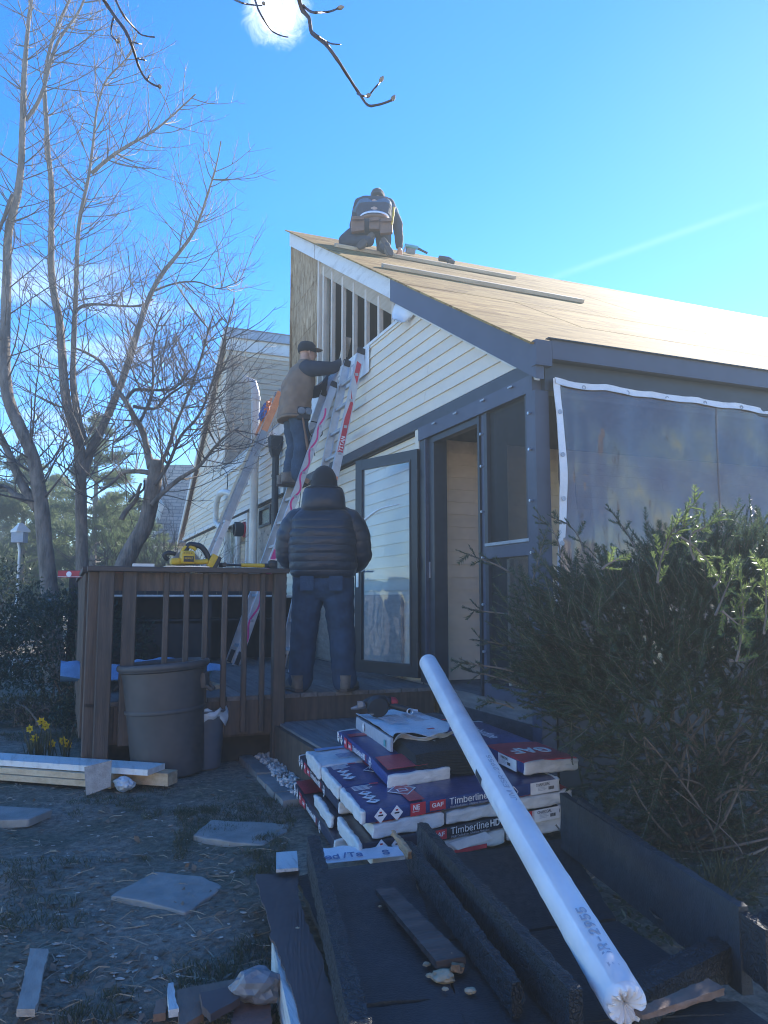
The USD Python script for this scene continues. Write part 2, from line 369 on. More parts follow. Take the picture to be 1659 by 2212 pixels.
paint('navy_wrap', (.020, .048, .17), (.014, .034, .125), .32, 5, bump=.2, bscale=30)
paint('black_wrap', (.015, .02, .04), (.01, .014, .028), .35, 5, bump=.2, bscale=30)
paint('white_wrap', (.70, .69, .67), (.57, .56, .54), .45, 11, (1, 1, 2.5), bump=.5, bscale=26, bdist=.012)
paint('paper', (.76, .76, .76), (.66, .66, .67), .6, 14, bump=.3, bscale=30)
paint('ink_white', (.78, .78, .78), (.72, .72, .72), .55, 40)
paint('ink_dark', (.02, .022, .03), (.015, .017, .024), .6, 40)
paint('ink_blue', (.14, .21, .36), (.10, .16, .29), .6, 12)
paint('ink_grey', (.40, .43, .48), (.34, .37, .42), .6, 40)
paint('teal', (.10, .36, .38), (.08, .30, .33), .6, 40)
paint('orange', (.72, .20, .05), (.60, .15, .04), .6, 30)
paint('orange_pale', (.80, .32, .14), (.72, .25, .10), .55, 12)
paint('cream', (.70, .60, .42), (.62, .52, .36), .55, 6)
paint('rope_blue', (.06, .16, .45), (.04, .11, .35), .7, 60, bump=.5, bscale=80)
paint('yellow', (.62, .38, .02), (.52, .31, .015), .42, 15)
paint('tool_black', (.022, .023, .025), (.014, .015, .017), .5, 15)
paint('tool_grey', (.22, .24, .26), (.16, .175, .19), .45, 15, metallic=.3)
paint('tarp', (.16, .34, .55), (.11, .26, .46), .4, 10, bump=.5, bscale=14)
paint('can', (.080, .070, .066), (.055, .049, .047), .55, 3, bump=.15, bscale=60)
paint('bucket', (.10, .11, .13), (.08, .09, .11), .5, 3)
paint('bag', (.55, .60, .62), (.42, .48, .52), .35, 9, bump=.6, bscale=14)
paint('tarpaper', (.030, .036, .042), (.010, .013, .016), .55, 1.6, bump=.6, bscale=120, spec=.5, detail=10.0)
paint('shingle', (.036, .042, .046), (.018, .021, .024), .9, 130, bump=.5, bscale=240)
paint('oldwood', (.15, .095, .072), (.06, .042, .036), .7, 3, (1, 5, 5), bump=.5, bscale=16)
paint('oldboard', (.24, .145, .10), (.12, .075, .055), .7, 3, (3, 1, 3), bump=.4, bscale=16)
paint('brownsheet', (.105, .068, .060), (.062, .045, .044), .6, 2.2, bump=.3, bscale=14)
paint('whitewash', (.60, .60, .57), (.32, .31, .29), .65, 3.2, (10, 1.0, 10), bump=.4, bscale=14, lo=.3, hi=.5)
paint('foam', (.55, .46, .30), (.42, .33, .20), .85, 20, bump=.8, bscale=40)
paint('wood_break', (.42, .28, .16), (.30, .19, .11), .8, 20, (1, 1, 4), bump=.6, bscale=30)
paint('stone', (.34, .31, .27), (.22, .205, .18), .8, 5, bump=.7, bscale=22)
paint('paver', (.27, .255, .235), (.17, .16, .15), .85, 5, bump=.6, bscale=26, rand=.15)
paint('pebble', (.58, .56, .53), (.34, .32, .30), .7, 9, rand=.2)
paint('bark', (.24, .19, .155), (.10, .080, .066), .85, 9, (1, 1, .3), bump=1.0, bscale=22, bdist=.05)
paint('twig', (.105, .080, .068), (.065, .05, .044), .65, 5)
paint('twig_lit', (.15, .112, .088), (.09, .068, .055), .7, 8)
paint('bud', (.38, .33, .26), (.26, .22, .17), .8, 40, bump=.6, bscale=120)
paint('old_twig', (.18, .145, .12), (.11, .09, .075), .8, 6)
paint('jacket', (.018, .023, .034), (.012, .016, .025), .45, 8, bump=.45, bscale=30, sheen=.1)
paint('jacket_seam', (.008, .011, .018), (.006, .008, .013), .6, 8)
paint('knit', (.012, .014, .018), (.008, .009, .012), .9, 8, bump=.6, bscale=140, sheen=.08)
paint('jeans', (.020, .050, .098), (.012, .031, .062), .85, 7, bump=.4, bscale=60)
paint('jeans_mid', (.030, .058, .095), (.020, .040, .068), .85, 7, bump=.4, bscale=60)
paint('vest', (.25, .165, .11), (.18, .118, .08), .85, 6, bump=.5, bscale=26)
paint('navy', (.026, .034, .052), (.017, .023, .036), .85, 8, bump=.4, bscale=50)
paint('band_blue', (.045, .12, .19), (.033, .09, .15), .8, 8, bump=.4, bscale=40)
paint('teeshirt', (.62, .64, .70), (.52, .54, .62), .8, 8)
paint('leather', (.20, .105, .062), (.13, .066, .042), .6, 9, bump=.4, bscale=40)
paint('boot', (.17, .14, .115), (.10, .085, .072), .7, 12, bump=.4, bscale=40)
paint('sole', (.075, .052, .042), (.045, .033, .028), .7, 12, bump=.4, bscale=60)
paint('skin', (.50, .29, .20), (.43, .24, .165), .5, 20)
paint('glove', (.045, .042, .045), (.028, .027, .03), .8, 12, bump=.4, bscale=60)
paint('brick', (.27, .13, .10), (.19, .095, .075), .8, 9, bump=.5, bscale=30)
paint('grey_shingle', (.26, .20, .17), (.16, .137, .128), .9, 14, bump=.3, bscale=80, rand=.25)
paint('wrap_sheet', (.74, .74, .73), (.62, .63, .63), .5, 5, bump=.5, bscale=9, bdist=.02)
paint('insulation', (.66, .58, .40), (.52, .43, .27), .9, 14, bump=.8, bscale=30)
paint('roll', (.78, .78, .77), (.62, .62, .63), .6, 3.2, (1, 1, 1), bump=.25, bscale=9)
paint('patch_wood', (.40, .34, .28), (.29, .24, .20), .8, 7, (3, 1, 3), bump=.4, bscale=30)
paint('spa_brown', (.032, .026, .025), (.02, .017, .017), .6, 4)
paint('dead_leaf', (.30, .235, .17), (.17, .125, .09), .75, 20)
paint('chip', (.55, .50, .42), (.36, .30, .24), .75, 20)
paint('bag_grey', (.22, .22, .225), (.16, .16, .165), .45, 9, bump=.4, bscale=20)
paint('straw', (.36, .30, .21), (.22, .18, .13), .8, 20)
paint('blind', (.60, .62, .65), (.50, .53, .57), .6, 6)
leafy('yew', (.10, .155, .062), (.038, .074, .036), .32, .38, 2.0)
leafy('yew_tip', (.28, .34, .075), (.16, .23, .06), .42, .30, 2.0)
leafy('pine', (.20, .23, .070), (.095, .135, .045), .50, .5, .8)
leafy('broadleaf', (.085, .115, .055), (.035, .060, .035), .28, .3, 2.0)
leafy('grass', (.120, .125, .055), (.075, .082, .040), .3, .5, 2.0)
leafy('dry_leaf', (.45, .36, .25), (.20, .145, .10), .15, .7, 3.0)
leafy('petal', (.80, .62, .04), (.70, .50, .02), .3, .5, 3.0)
pane('glass', (.93, .95, .95), .01, .03)
pane('door_vinyl', (.95, .96, .96), .03, .0, ((.55, .57, .58), .05), 1.45, bump=.18, bscale=2.4)
pane('vinyl', (.78, .74, .72), .06, .03, ((.20, .145, .14), .24), 1.5, bump=1.0, bscale=4.5, wob=(1, 1, .40))
pane('screen', (.62, .62, .62), .5, .0, ((.05, .05, .055), .12), 1.1)

def osb(name, stretch, tone=1.0, tint=(1, 1, 1)):
    tn = np.array(tint) * tone
    n, l = _coord(0, (1, 1, 1))
    n.update({'s1': ('mapping', {'scale': stretch}), 'vo': ('voronoi_texture', {'scale': 9.0, 'randomness': 1.0, 'feature': 'f1'}),
              'wig': ('noise_texture', {'scale': 6.0, 'detail': 3.0}), 'ad': ('mix', {'mix_type': 'add', 'fac': 0.25}),
              'bw': ('separate_color', {}), 'ramp': ('rgb_ramp', {'ramp': [(0, tuple(tn * (.28, .175, .075))), (.35, tuple(tn * (.47, .32, .145))), (.7, tuple(tn * (.58, .42, .205))), (1, tuple(tn * (.68, .52, .28)))]}),
              'big': ('noise_texture', {'scale': 1.3, 'detail': 5.0, 'roughness': .7}), 'br': ('rgb_ramp', {'ramp': [(.3, (.72, .70, .66)), (.7, (1.0, 1.0, 1.0))]}), 'mu': ('mix', {'mix_type': 'multiply', 'fac': 1.0}),
              'oi': ('object_info', {}), 'mr': ('map_range', {'to_min': .86, 'to_max': 1.1}), 'hsv': ('hsv', {}),
              'p': ('principled_bsdf', {'roughness': .85, 'specular_ior_level': .08}), 'b': ('bump', {'strength': .35, 'distance': .006})})
    l += [('rot.vector', 's1.vector'), ('s1.vector', 'wig.vector'), ('s1.vector', 'ad.color1'), ('wig.color', 'ad.color2'), ('ad.color', 'vo.vector'), ('vo.color', 'bw.color'), ('bw.r', 'ramp.fac'),
          ('st.vector', 'big.vector'), ('big.fac', 'br.fac'), ('ramp.color', 'mu.color1'), ('br.color', 'mu.color2'), ('oi.random', 'mr.value'), ('mr.result', 'hsv.value'), ('mu.color', 'hsv.color'),
          ('hsv.color', 'p.base_color'), ('bw.g', 'b.height'), ('b.normal', 'p.normal')]
    MAT[name] = usdkit.material(stage, '/World/Looks/' + name, n, l, surface='p.BSDF')
osb('osb_roof', (.42, 1.7, 1.7), .58, (1.10, .98, .72))
osb('osb_wall', (5, 5.4, .8), .85, (1.0, .96, 1.15))
osb('osb_grey', (3, 2.4, 1.0), .75)

def dirt():
    n, l = _coord(0, (1, 1, 1))
    n.update({'a': ('noise_texture', {'scale': .9, 'detail': 8.0, 'roughness': .65}), 'b_': ('noise_texture', {'scale': 26.0, 'detail': 6.0, 'roughness': .7}),
              'ra': ('rgb_ramp', {'ramp': [(.30, (.13, .13, .08)), (.44, (.19, .165, .12)), (.54, (.27, .225, .175)), (.75, (.36, .31, .25))]}),
              'rb': ('rgb_ramp', {'ramp': [(.3, (.5, .5, .5)), (.5, (1, 1, 1)), (.62, (1.35, 1.3, 1.25)), (.72, (2.1, 2.0, 1.9))]}), 'mu': ('mix', {'mix_type': 'multiply', 'fac': 1.0}),
              'p': ('principled_bsdf', {'roughness': .95, 'specular_ior_level': .2}), 'b': ('bump', {'strength': 1.0, 'distance': .03})})
    l += [('st.vector', 'a.vector'), ('st.vector', 'b_.vector'), ('a.fac', 'ra.fac'), ('b_.fac', 'rb.fac'), ('ra.color', 'mu.color1'), ('rb.color', 'mu.color2'), ('mu.color', 'p.base_color'), ('b_.fac', 'b.height'), ('b.normal', 'p.normal')]
    MAT['dirt'] = usdkit.material(stage, '/World/Looks/dirt', n, l, surface='p.BSDF')
dirt()

def char_mat():
    n, l = _coord(0, (1, 1, 1))
    n.update({'wob': ('noise_texture', {'scale': 14.0, 'detail': 3.0}), 'ad': ('mix', {'mix_type': 'add', 'fac': .10}), 'vo': ('voronoi_texture', {'scale': 62.0, 'feature': 'distance_to_edge', 'randomness': .9}),
              'ra': ('rgb_ramp', {'ramp': [(0, (.008, .0095, .011)), (.10, (.013, .016, .018)), (.35, (.020, .024, .028)), (1, (.030, .035, .040))]}), 'cl': ('map_range', {'from_min': 0.0, 'from_max': .16, 'clamp': True}),
              'fi': ('noise_texture', {'scale': 130.0, 'detail': 4.0}), 'hs': ('math', {'math_type': 'multiply_add', 'value2': .25}), 'p': ('principled_bsdf', {'roughness': .48, 'specular_ior_level': .5}), 'b': ('bump', {'strength': .7, 'distance': .006})})
    l += [('st.vector', 'wob.vector'), ('st.vector', 'ad.color1'), ('wob.color', 'ad.color2'), ('ad.color', 'vo.vector'), ('vo.distance', 'ra.fac'), ('vo.distance', 'cl.value'), ('st.vector', 'fi.vector'), ('fi.fac', 'hs.value1'), ('cl.result', 'hs.value3'),
          ('ra.color', 'p.base_color'), ('hs.value', 'b.height'), ('b.normal', 'p.normal')]
    MAT['charcoal'] = usdkit.material(stage, '/World/Looks/charcoal', n, l, surface='p.BSDF')
char_mat()
# ------------------------------------------------------------------ the ground
def axis(lim, fine, step):
    a = list(np.arange(-fine, fine + 1e-6, step)); x = fine
    d = step
    while x < lim:
        d *= 1.35; x += d; a += [x]; a.insert(0, -x)
    return np.array(a)
gx, gy = axis(420, 5, .09), axis(420, 6, .09)
GX, GY = np.meshgrid(gx, gy + 4.0, indexing='ij')
def ground_h(x, y):
    p = np.stack([np.asarray(x, float), np.asarray(y, float), np.zeros_like(np.asarray(x, float))], -1)
    near = np.exp(-((p[..., 0]) ** 2 + (p[..., 1] - 4) ** 2) / 120.0)
    return (meshkit.fbm(p * 1.1, 4, 3) - .5) * .07 * near + (meshkit.fbm(p * 6, 3, 5) - .5) * .034 * near - .015
gv = np.stack([GX, GY, ground_h(GX, GY)], -1).reshape(-1, 3)
w_ = len(gy); ii, jj = np.meshgrid(np.arange(len(gx) - 1), np.arange(w_ - 1), indexing='ij'); q_ = (ii * w_ + jj).ravel()
single('ground', (gv, np.vstack([np.stack([q_, q_ + w_, q_ + w_ + 1], 1), np.stack([q_, q_ + w_ + 1, q_ + 1], 1)])), 'dirt', kind='structure', smooth=True)

# ------------------------------------------------------------------ the house
house = thing('house', 'cream lap-sided house with steep bare board roof and an opened gable wall', 'house', P(0, 0, 0))
VMAX, RIDGE = 13.0, 4.52
def top_z(u): return roof_z(u)
opening = sg.Polygon([(.62, 3.9), (.62, roof_z(.62) - .25), (3.17, roof_z(3.17) - .25), (3.17, 3.9)])
far_ridge, far_eave = (9.6, 6.78), (15.53, 2.86)
profile = sg.Polygon([(-1.86, 2.75), (-1.86, roof_z(-1.86) - .06), (RIDGE, roof_z(RIDGE) - .06), (RIDGE, 3.86), (9.5, 3.86), (9.5, 6.7), (15.4, 2.86), (15.3, 2.75)])
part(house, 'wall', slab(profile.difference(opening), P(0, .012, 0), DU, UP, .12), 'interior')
win = sg.box(7.30, .95, 9.30, 2.68)
part(house, 'wall', slab(sg.box(.02, 0, 15.0, 2.75).difference(win), P(0, .05, 0), DU, UP, .12), 'white_trim')

def clap(parent, region, o, a, b, out, z0, z1, mat, name='siding_board', exp=.1143, butt=.017, top=.003, label=None, lim=999, bleed=.012):
    """lap siding, one board per course, over a region in plane coordinates"""
    a, b, out = np.asarray(a), np.asarray(b), np.asarray(out)
    z = z0; k = 0
    flip = np.dot(np.cross(a, b), out) < 0
    while z < z1 - .01 and k < lim:
        zz = min(z + exp, z1)
        g = region.intersection(sg.box(-50, z, 50, zz))
        for q in getattr(g, 'geoms', [g]):
            if q.is_empty or q.geom_type != 'Polygon' or q.area < .002: continue
            # joints where one length of siding meets the next
            x0, _, x1, _ = q.bounds
            cuts = [x0]
            off = (k * 1.37) % 3.2
            x = x0 - 3.66 + off
            while x < x1:
                if x0 + .5 < x < x1 - .5: cuts.append(x)
                x += 3.66
            cuts.append(x1)
            for i in range(len(cuts) - 1):
                s = q.intersection(sg.box(cuts[i] + (.002 if i else 0), z - 1, cuts[i + 1] - (.002 if i < len(cuts) - 2 else 0), zz + 1))
                for s in getattr(s, 'geoms', [s]):
                    if s.is_empty or s.geom_type != 'Polygon' or s.area < .0015: continue
                    m = trimesh.creation.extrude_polygon(s, 1.0, engine='earcut'); v = np.asarray(m.vertices)
                    f = np.clip((v[:, 1] - z) / exp, 0, 1); d = v[:, 2] * (butt * (1 - f) + top * f)
                    vv = np.asarray(o) + v[:, :1] * a + v[:, 1:2] * b + d[:, None] * out
                    fc = np.asarray(m.faces); part(parent, name, (vv, fc[:, ::-1] if flip else fc), mat, label=label)
        z += exp; k += 1

under_rake = lambda u: roof_z(u) - .265
upper = sg.Polygon([(-1.625, 2.89), (.21, 3.95), (4.52, 3.95), (4.52, 3.84), (9.5, 3.84), (9.5, 6.72), (15.42, 2.89)])
clap(house, upper, P(0, .008, 0), DU, UP, -DV, 2.89, 6.8, 'siding')
patch = sg.box(4.75, .62, 6.62, 2.76)
lower = sg.box(.10, .52, 15.1, 2.77).difference(unary_union([sg.box(7.2, .85, 9.4, 2.77), patch]))
clap(house, lower, P(0, .046, 0), DU, UP, -DV, .52, 2.77, 'siding')
# trim that runs under the upper siding
part(house, 'band_board', ubox(-1.86, 4.75, -.035, .03, 2.775, 2.872), 'dark_trim')
part(house, 'band_board', ubox(4.75, 15.45, -.030, .03, 2.79, 2.872), 'white_trim', label='pale band board of the far half')
part(house, 'siding_top_strip', ubox(.12, 4.5, -.016, .004, 3.951, 3.985), 'white_trim')
# rake boards of the near gable
def rake(u0, u1, v0, v1, dz0, dz1, mat, name, label=None):
    a, b = P(u0, v0, roof_z(u0) + dz0), P(u1, v0, roof_z(u1) + dz0)
    part(house, name, pbox(a, b - a, DV * (v1 - v0), UP * (dz1 - dz0)), mat, label=label)
rake(-1.97, .56, -.085, -.02, -.25, -.018, 'slate_trim', 'rake_board')
rake(-1.88, .50, -.030, .005, -.285, -.252, 'white_trim', 'rake_trim')
rake(.575, 3.20, -.060, -.02, -.235, -.018, 'primed', 'rafter', 'whitish bare rafter over the open bay')
rake(3.23, 4.50, -.060, -.02, -.235, -.018, 'primed', 'rafter', 'whitish bare rafter at the ridge')
rake(.60, 3.19, .004, .042, -.42, -.237, 'lumber_u', 'top_plate')
for k, u in enumerate((.70, 1.08, 1.47, 1.86, 2.26, 2.66, 3.02)):
    zt = roof_z(u) - .30
    part(house, 'stud', ubox(u - .030, u + .030, -.002 if k % 2 else .001, .042, 3.93, zt), 'lumber')
part(house, 'sill_plate', ubox(.60, 3.19, 0.012, .14, 3.885, 3.925), 'lumber_u')
part(house, 'corner_stud', ubox(3.14, 3.195, -.022, .13, 3.95, roof_z(3.16) - .24), 'lumber')
part(house, 'brace', bevel_beam(P(2.55, .07, 3.94), P(2.25, .07, 4.35), .035, .09, DV), 'lumber')
# sheathing of the gable's tall end, one sheet course above another
zc = [3.99, 4.90, 5.27, 5.47, 5.67]
for i, z in enumerate(zc):
    t = zc[i + 1] - .004 if i < len(zc) - 1 else 9
    g = sg.Polygon([(3.205, 3.9), (3.205, roof_z(3.205) - .24), (4.50, roof_z(4.50) - .24), (4.50, 3.9)]).intersection(sg.box(0, z, 9, t))
    part(house, 'sheathing_panel', slab(g, P(0, -.004 - .0012 * (i % 2), 0), DU, UP, .011), 'osb_wall')
part(house, 'corner_board', ubox(4.503, 4.535, -.03, .03, 3.9, roof_z(4.52) - .02), 'osb_wall')
# wall paper left of the siding's peak, and the flap that curls off it
g = sg.Polygon([(.13, 3.99), (.13, under_rake(.13) + .02), (.60, under_rake(.60) + .02), (.60, 3.99)])
part(house, 'wall_wrap', slab(g, P(0, .0, 0), DU, UP, .008), 'wrap_sheet')
def sheet(grid, t=0.002):
    m, n = grid.shape[:2]; V = grid.reshape(-1, 3); i, j = np.meshgrid(np.arange(m - 1), np.arange(n - 1), indexing='ij'); q = (i * n + j).ravel()
    f = np.vstack([np.stack([q, q + n, q + n + 1], 1), np.stack([q, q + n + 1, q + 1], 1)])
    tm = trimesh.Trimesh(V, f, process=False); nn = np.asarray(tm.vertex_normals)
    V2 = np.vstack([V, V - nn * t]); F = [f, f[:, ::-1] + len(V)]
    edge = list(range(n)) + [k * n + n - 1 for k in range(1, m)] + [(m - 1) * n + k for k in range(n - 2, -1, -1)] + [k * n for k in range(m - 2, 0, -1)]
    for k in range(len(edge)):
        a, b = edge[k], edge[(k + 1) % len(edge)]
        F.append(np.array([[a, a + len(V), b + len(V)], [a, b + len(V), b]]))
    return V2, np.vstack(F)
def PW(px, py, v):
    q = W(px, py, v); return P(q[0], v, q[2])
fl = []
for t in np.linspace(0, 1, 14):
    x0, y0, x1, y1 = 862 - 14 * t - 6 * math.sin(3 * t), 640 + 52 * t, 905 - 22 * t, 656 + 38 * t
    fl.append([PW(x0 + (x1 - x0) * a, y0 + (y1 - y0) * a + 2.5 * math.sin(6 * a + 4 * t), -.03 - .07 * t * (1 - a) - .03 * math.sin(math.pi * a) - .05 * max(0, t - .75) * 4 * (1 - a)) for a in np.linspace(0, 1, 14)])
part(house, 'wrap_flap', sheet(np.array(fl), .010), 'wrap_sheet', smooth=True, label='loose white flap of torn house wrap at the siding peak')
part(house, 'wall_wrap', slab(sg.Polygon([(1.3, 3.66), (1.3, 3.945), (3.4, 3.945), (3.4, 3.66)]), P(0, -.022, 0), DU, UP, .003), 'wrap_sheet', label='white wrap strip under the open studs')
for i, (u_, s_) in enumerate(((1.55, 'Ty'), (2.05, 'Fel'))):
    part(house, 'wrap_lettering', text(s_, .16, P(u_ + .32, -.0225, 3.72), -DU, UP, .001), 'ink_grey')

# roof deck: sheets of strand board, laid in staggered courses
S1 = unit(DU + SL * UP)
slope_len = (RIDGE + .02 + 1.97) * math.sqrt(1 + SL * SL)
rows, k = [], 0
s = 0.0
while s < slope_len - .05:
    e = min(s + 1.216, slope_len)
    x = -.12 - (1.22 if k % 2 else 0)
    while x < VMAX:
        a, b = max(x, -.12), min(x + 2.436, VMAX)
        if b - a > .1:
            jig = .0015 * ((k * 7 + int(x * 3)) % 3)
            o = P(-1.97, a, roof_z(-1.97) - .002 + jig) + S1 * (s + .002)
            part(house, 'roof_panel', pbox(o - RN * .016, S1 * (e - s - .005), DV * (b - a - .005), RN * .016), 'osb_roof')
        x += 2.44
    s += 1.22; k += 1
u0, u1 = -1.93, RIDGE
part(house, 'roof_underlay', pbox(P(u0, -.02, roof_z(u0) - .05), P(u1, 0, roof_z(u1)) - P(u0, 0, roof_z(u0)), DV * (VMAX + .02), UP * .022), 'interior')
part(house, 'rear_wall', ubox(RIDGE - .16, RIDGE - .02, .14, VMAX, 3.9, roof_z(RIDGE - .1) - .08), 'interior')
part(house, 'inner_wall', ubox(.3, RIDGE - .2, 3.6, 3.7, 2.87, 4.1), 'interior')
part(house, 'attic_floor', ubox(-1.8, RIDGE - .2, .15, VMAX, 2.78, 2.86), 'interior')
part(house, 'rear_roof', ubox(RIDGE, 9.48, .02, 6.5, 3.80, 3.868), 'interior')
part(house, 'parapet_flashing', ubox(4.55, 9.48, -.035, .06, 3.872, 3.90), 'metal_dull')
part(house, 'parapet_board', ubox(4.55, 9.48, -.024, .02, 3.70, 3.87), 'white_trim')
# eave along the right-hand face
part(house, 'eave_board', pbox(P(-1.985, .04, 2.855), DU * .03, DV * VMAX, UP * .135), 'slate_trim')
part(house, 'eave_return', pbox(P(-1.988, -.09, 2.80), DU * .06, DV * .126, UP * .175), 'slate_trim')
part(house, 'drip_edge', pbox(P(-2.005, .0, 2.988), DU * .04, DV * VMAX, UP * .006), 'dark_trim')
part(house, 'eave_soffit', ubox(-1.955, -1.80, .03, VMAX, 2.86, 2.872), 'dark_trim')
part(house, 'porch_beam', ubox(-1.905, -1.79, .03, VMAX, 2.655, 2.855), 'dark_trim')
# far block
part(house, 'tan_wall', ubox(9.50, 9.62, .0, 7, 3.86, 6.66), 'interior')
clap(house, sg.box(.04, 3.9, 6.8, 6.30), P(9.498, 0, 0), DV, UP, -DU, 3.9, 6.30, 'siding_tan', exp=.1143)
part(house, 'corner_board', ubox(9.455, 9.52, -.03, .05, 3.9, 6.55), 'siding_tan')
part(house, 'roof_fascia', ubox(9.42, 9.50, -.05, 7, 6.36, 6.62), 'white_trim')
part(house, 'roof_fascia', ubox(9.36, 9.46, -.08, 7, 6.62, 6.79), 'metal_dull', label='grey metal cap on the far block')
part(house, 'frieze_board', ubox(9.47, 9.505, .0, 7, 6.27, 6.36), 'siding')
a, b = P(9.38, -.10, 6.78), P(15.75, -.10, 2.72 + .12)
part(house, 'far_roof', pbox(a, b - a, DV * 7, UP * .05), 'grey_shingle')
part(house, 'rake_board', pbox(P(9.40, -.13, 6.64), P(15.72, -.13, 2.70) - P(9.40, -.13, 6.64), DV * .03, UP * .16), 'white_trim', label='white rake board of the far block')
# porch: header, posts, door frame, sidelight
part(house, 'porch_header', ubox(-1.86, .0, -.045, .06, 2.655, 2.772), 'slate_trim')
part(house, 'header_stop', ubox(-1.10, -.24, -.02, .05, 2.60, 2.65), 'black_frame')
part(house, 'cream_post', ubox(.02, .10, -.03, .05, 2.48, 2.772), 'siding')
part(house, 'door_jamb', ubox(-.115, .0, -.03, .09, .52, 2.653), 'black_frame')
part(house, 'door_jamb', ubox(-.24, -.118, -.005, .12, .52, 2.653), 'dark_trim')
part(house, 'jamb_strip', ubox(-.130, -.112, -.036, -.004, .52, 2.653), 'slate_trim')
part(house, 'strike_plate', ubox(-.155, -.135, -.010, -.004, 1.42, 1.56), 'metal')
part(house, 'door_jamb', ubox(-1.09, -1.06, -.03, .08, .52, 2.653), 'black_frame')
part(house, 'door_jamb', ubox(-1.15, -1.093, -.015, .09, .52, 2.653), 'slate_trim')
part(house, 'corner_post', ubox(-1.90, -1.79, -.05, .06, .1, 2.653), 'slate_trim')
for z0, z1, mt in ((1.54, 1.63, 'slate_trim'), (.52, .62, 'slate_trim')):
    part(house, 'sidelight_rail', ubox(-1.788, -1.152, -.02, .05, z0, z1), mt)
part(house, 'sidelight_rail', ubox(-1.788, -1.152, -.03, .02, 1.632, 1.655), 'metal_dull')
for z0, z1 in ((1.632, 2.655), (.622, 1.538)):
    for uu in ((-1.20, -1.153), (-1.787, -1.735)):
        part(house, 'sidelight_stile', ubox(uu[0], uu[1], -.026, .04, z0 + .024, z1), 'dark_trim')
    part(house, 'sidelight_screen', ubox(-1.735, -1.20, .0, .003, z0 + .024, z1), 'screen')
for uu in (-1.122, -1.845):
    for zz in (.85, 1.2, 1.55, 1.9, 2.25, 2.5):
        p0 = P(uu, -.018 if uu > -1.5 else -.052, zz)
        part(house, 'snap_button', join([tube([p0, p0 - DV * .012], .008, 6), tube([p0 - DV * .012, p0 - DV * .022], .011, 6)]), 'metal')
for uu in (-.35, -.75, -1.2, -1.6):
    p0 = P(uu, -.047, 2.745); part(house, 'snap_button', join([tube([p0, p0 - DV * .012], .007, 6), beam(p0 - DV * .015 - DU * .03, p0 - DV * .015 + DU * .03, .006, .012)]), 'metal_dull')
# inside the porch
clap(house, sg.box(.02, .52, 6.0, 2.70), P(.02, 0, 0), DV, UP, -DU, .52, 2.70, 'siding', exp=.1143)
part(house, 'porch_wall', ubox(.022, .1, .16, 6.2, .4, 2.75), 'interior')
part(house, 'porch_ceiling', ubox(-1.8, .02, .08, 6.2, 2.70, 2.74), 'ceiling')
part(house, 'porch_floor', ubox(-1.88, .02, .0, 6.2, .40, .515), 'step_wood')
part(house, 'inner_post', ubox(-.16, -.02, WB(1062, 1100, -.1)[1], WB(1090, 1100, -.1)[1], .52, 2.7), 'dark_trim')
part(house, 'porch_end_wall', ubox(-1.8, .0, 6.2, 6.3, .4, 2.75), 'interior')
for x0 in (1104, 1123):
    vv = WB(x0, 1300, -1.0)[1]
    part(house, 'inner_baluster', ubox(-1.02, -.98, vv - .02, vv + .02, .52, 1.55), 'lumber')
part(house, 'porch_skirt', ubox(-1.87, -.3, .0, .05, -.02, .40), 'dark_trim')
part(house, 'porch_knee_wall', ubox(-1.90, -1.80, .08, 6.2, -.02, .85), 'dark_trim')
# clear vinyl weather curtain with a pale hem
gu = []
for zt in np.linspace(0, 1, 34):
    row = []
    for s_ in np.linspace(0, 1, 70):
        v_ = .085 + s_ * 4.2
        sag = .014 * math.sin(math.pi * ((v_ - .085) / .42 % 1)) + .03 * v_ * .25
        z_ = 2.735 - sag * (1 - zt) - zt * 1.95
        n_ = meshkit.fbm(np.array([v_ * 1.7, z_ * .9, 3.0]), 3, 4) - .5
        drape = .075 * math.exp(-(v_ - .085) * 3.2) * math.sin(46 * (v_ + .10 * zt)) * min(1, zt * 3)
        row.append(P(-1.93 + n_ * .11 + drape + .022 * (meshkit.fbm(np.array([v_ * 5.5 + z_ * 2, z_ * 3.0, 1.0]), 3, 6) - .5), v_ + .025 * zt * math.exp(-s_ * 9), z_))
    gu.append(row)
gu = np.array(gu)
cur = part(house, 'weather_curtain', sheet(gu, .001), 'vinyl', smooth=True)
hem = []
for r_, w0 in ((0, 1), (33, 0)):
    pass
top_h = [sheet(np.array([gu[0, i] + (-DU * (.008 + .010 * t)) + UP * (.010 - .046 * t) + (-DU) * .004 * math.sin(i * 1.9 + t * 3) for t in np.linspace(0, 1, 5) for i in range(70)]).reshape(5, 70, 3), .004)]
part(cur, 'hem', join(top_h), 'wrap_sheet', smooth=True)
side = np.array([[gu[i, 0] - DU * .008 + DV * (-.014 + .056 * t) - DU * .004 * math.sin(3 * t + i * .4) for t in np.linspace(0, 1, 5)] for i in range(34)])
part(cur, 'hem', sheet(side, .004), 'wrap_sheet', smooth=True)
def ring_at(c, nrm, r0=.017, r1=.008, h=.004):
    return lathe([(r1, 0), (r1, h), (r0, h), (r0, 0)], 14, c, nrm)
for i in (4, 9, 14, 19, 25):
    c = side[i, 2] - DU * .003; part(cur, 'grommet', join([ring_at(c, -DU), lathe([(0.0001, .002), (.008, .002)], 10, c, -DU)]), 'metal_dull')
for j in (4, 10, 16, 22, 28, 34):
    c = gu[0, j] - DU * .013 - UP * .022; part(cur, 'grommet', ring_at(c, -DU), 'metal_dull')
part(cur, 'seam', tube([gu[i, 24] - DU * .004 for i in range(34)], .005, 5), 'vinyl')

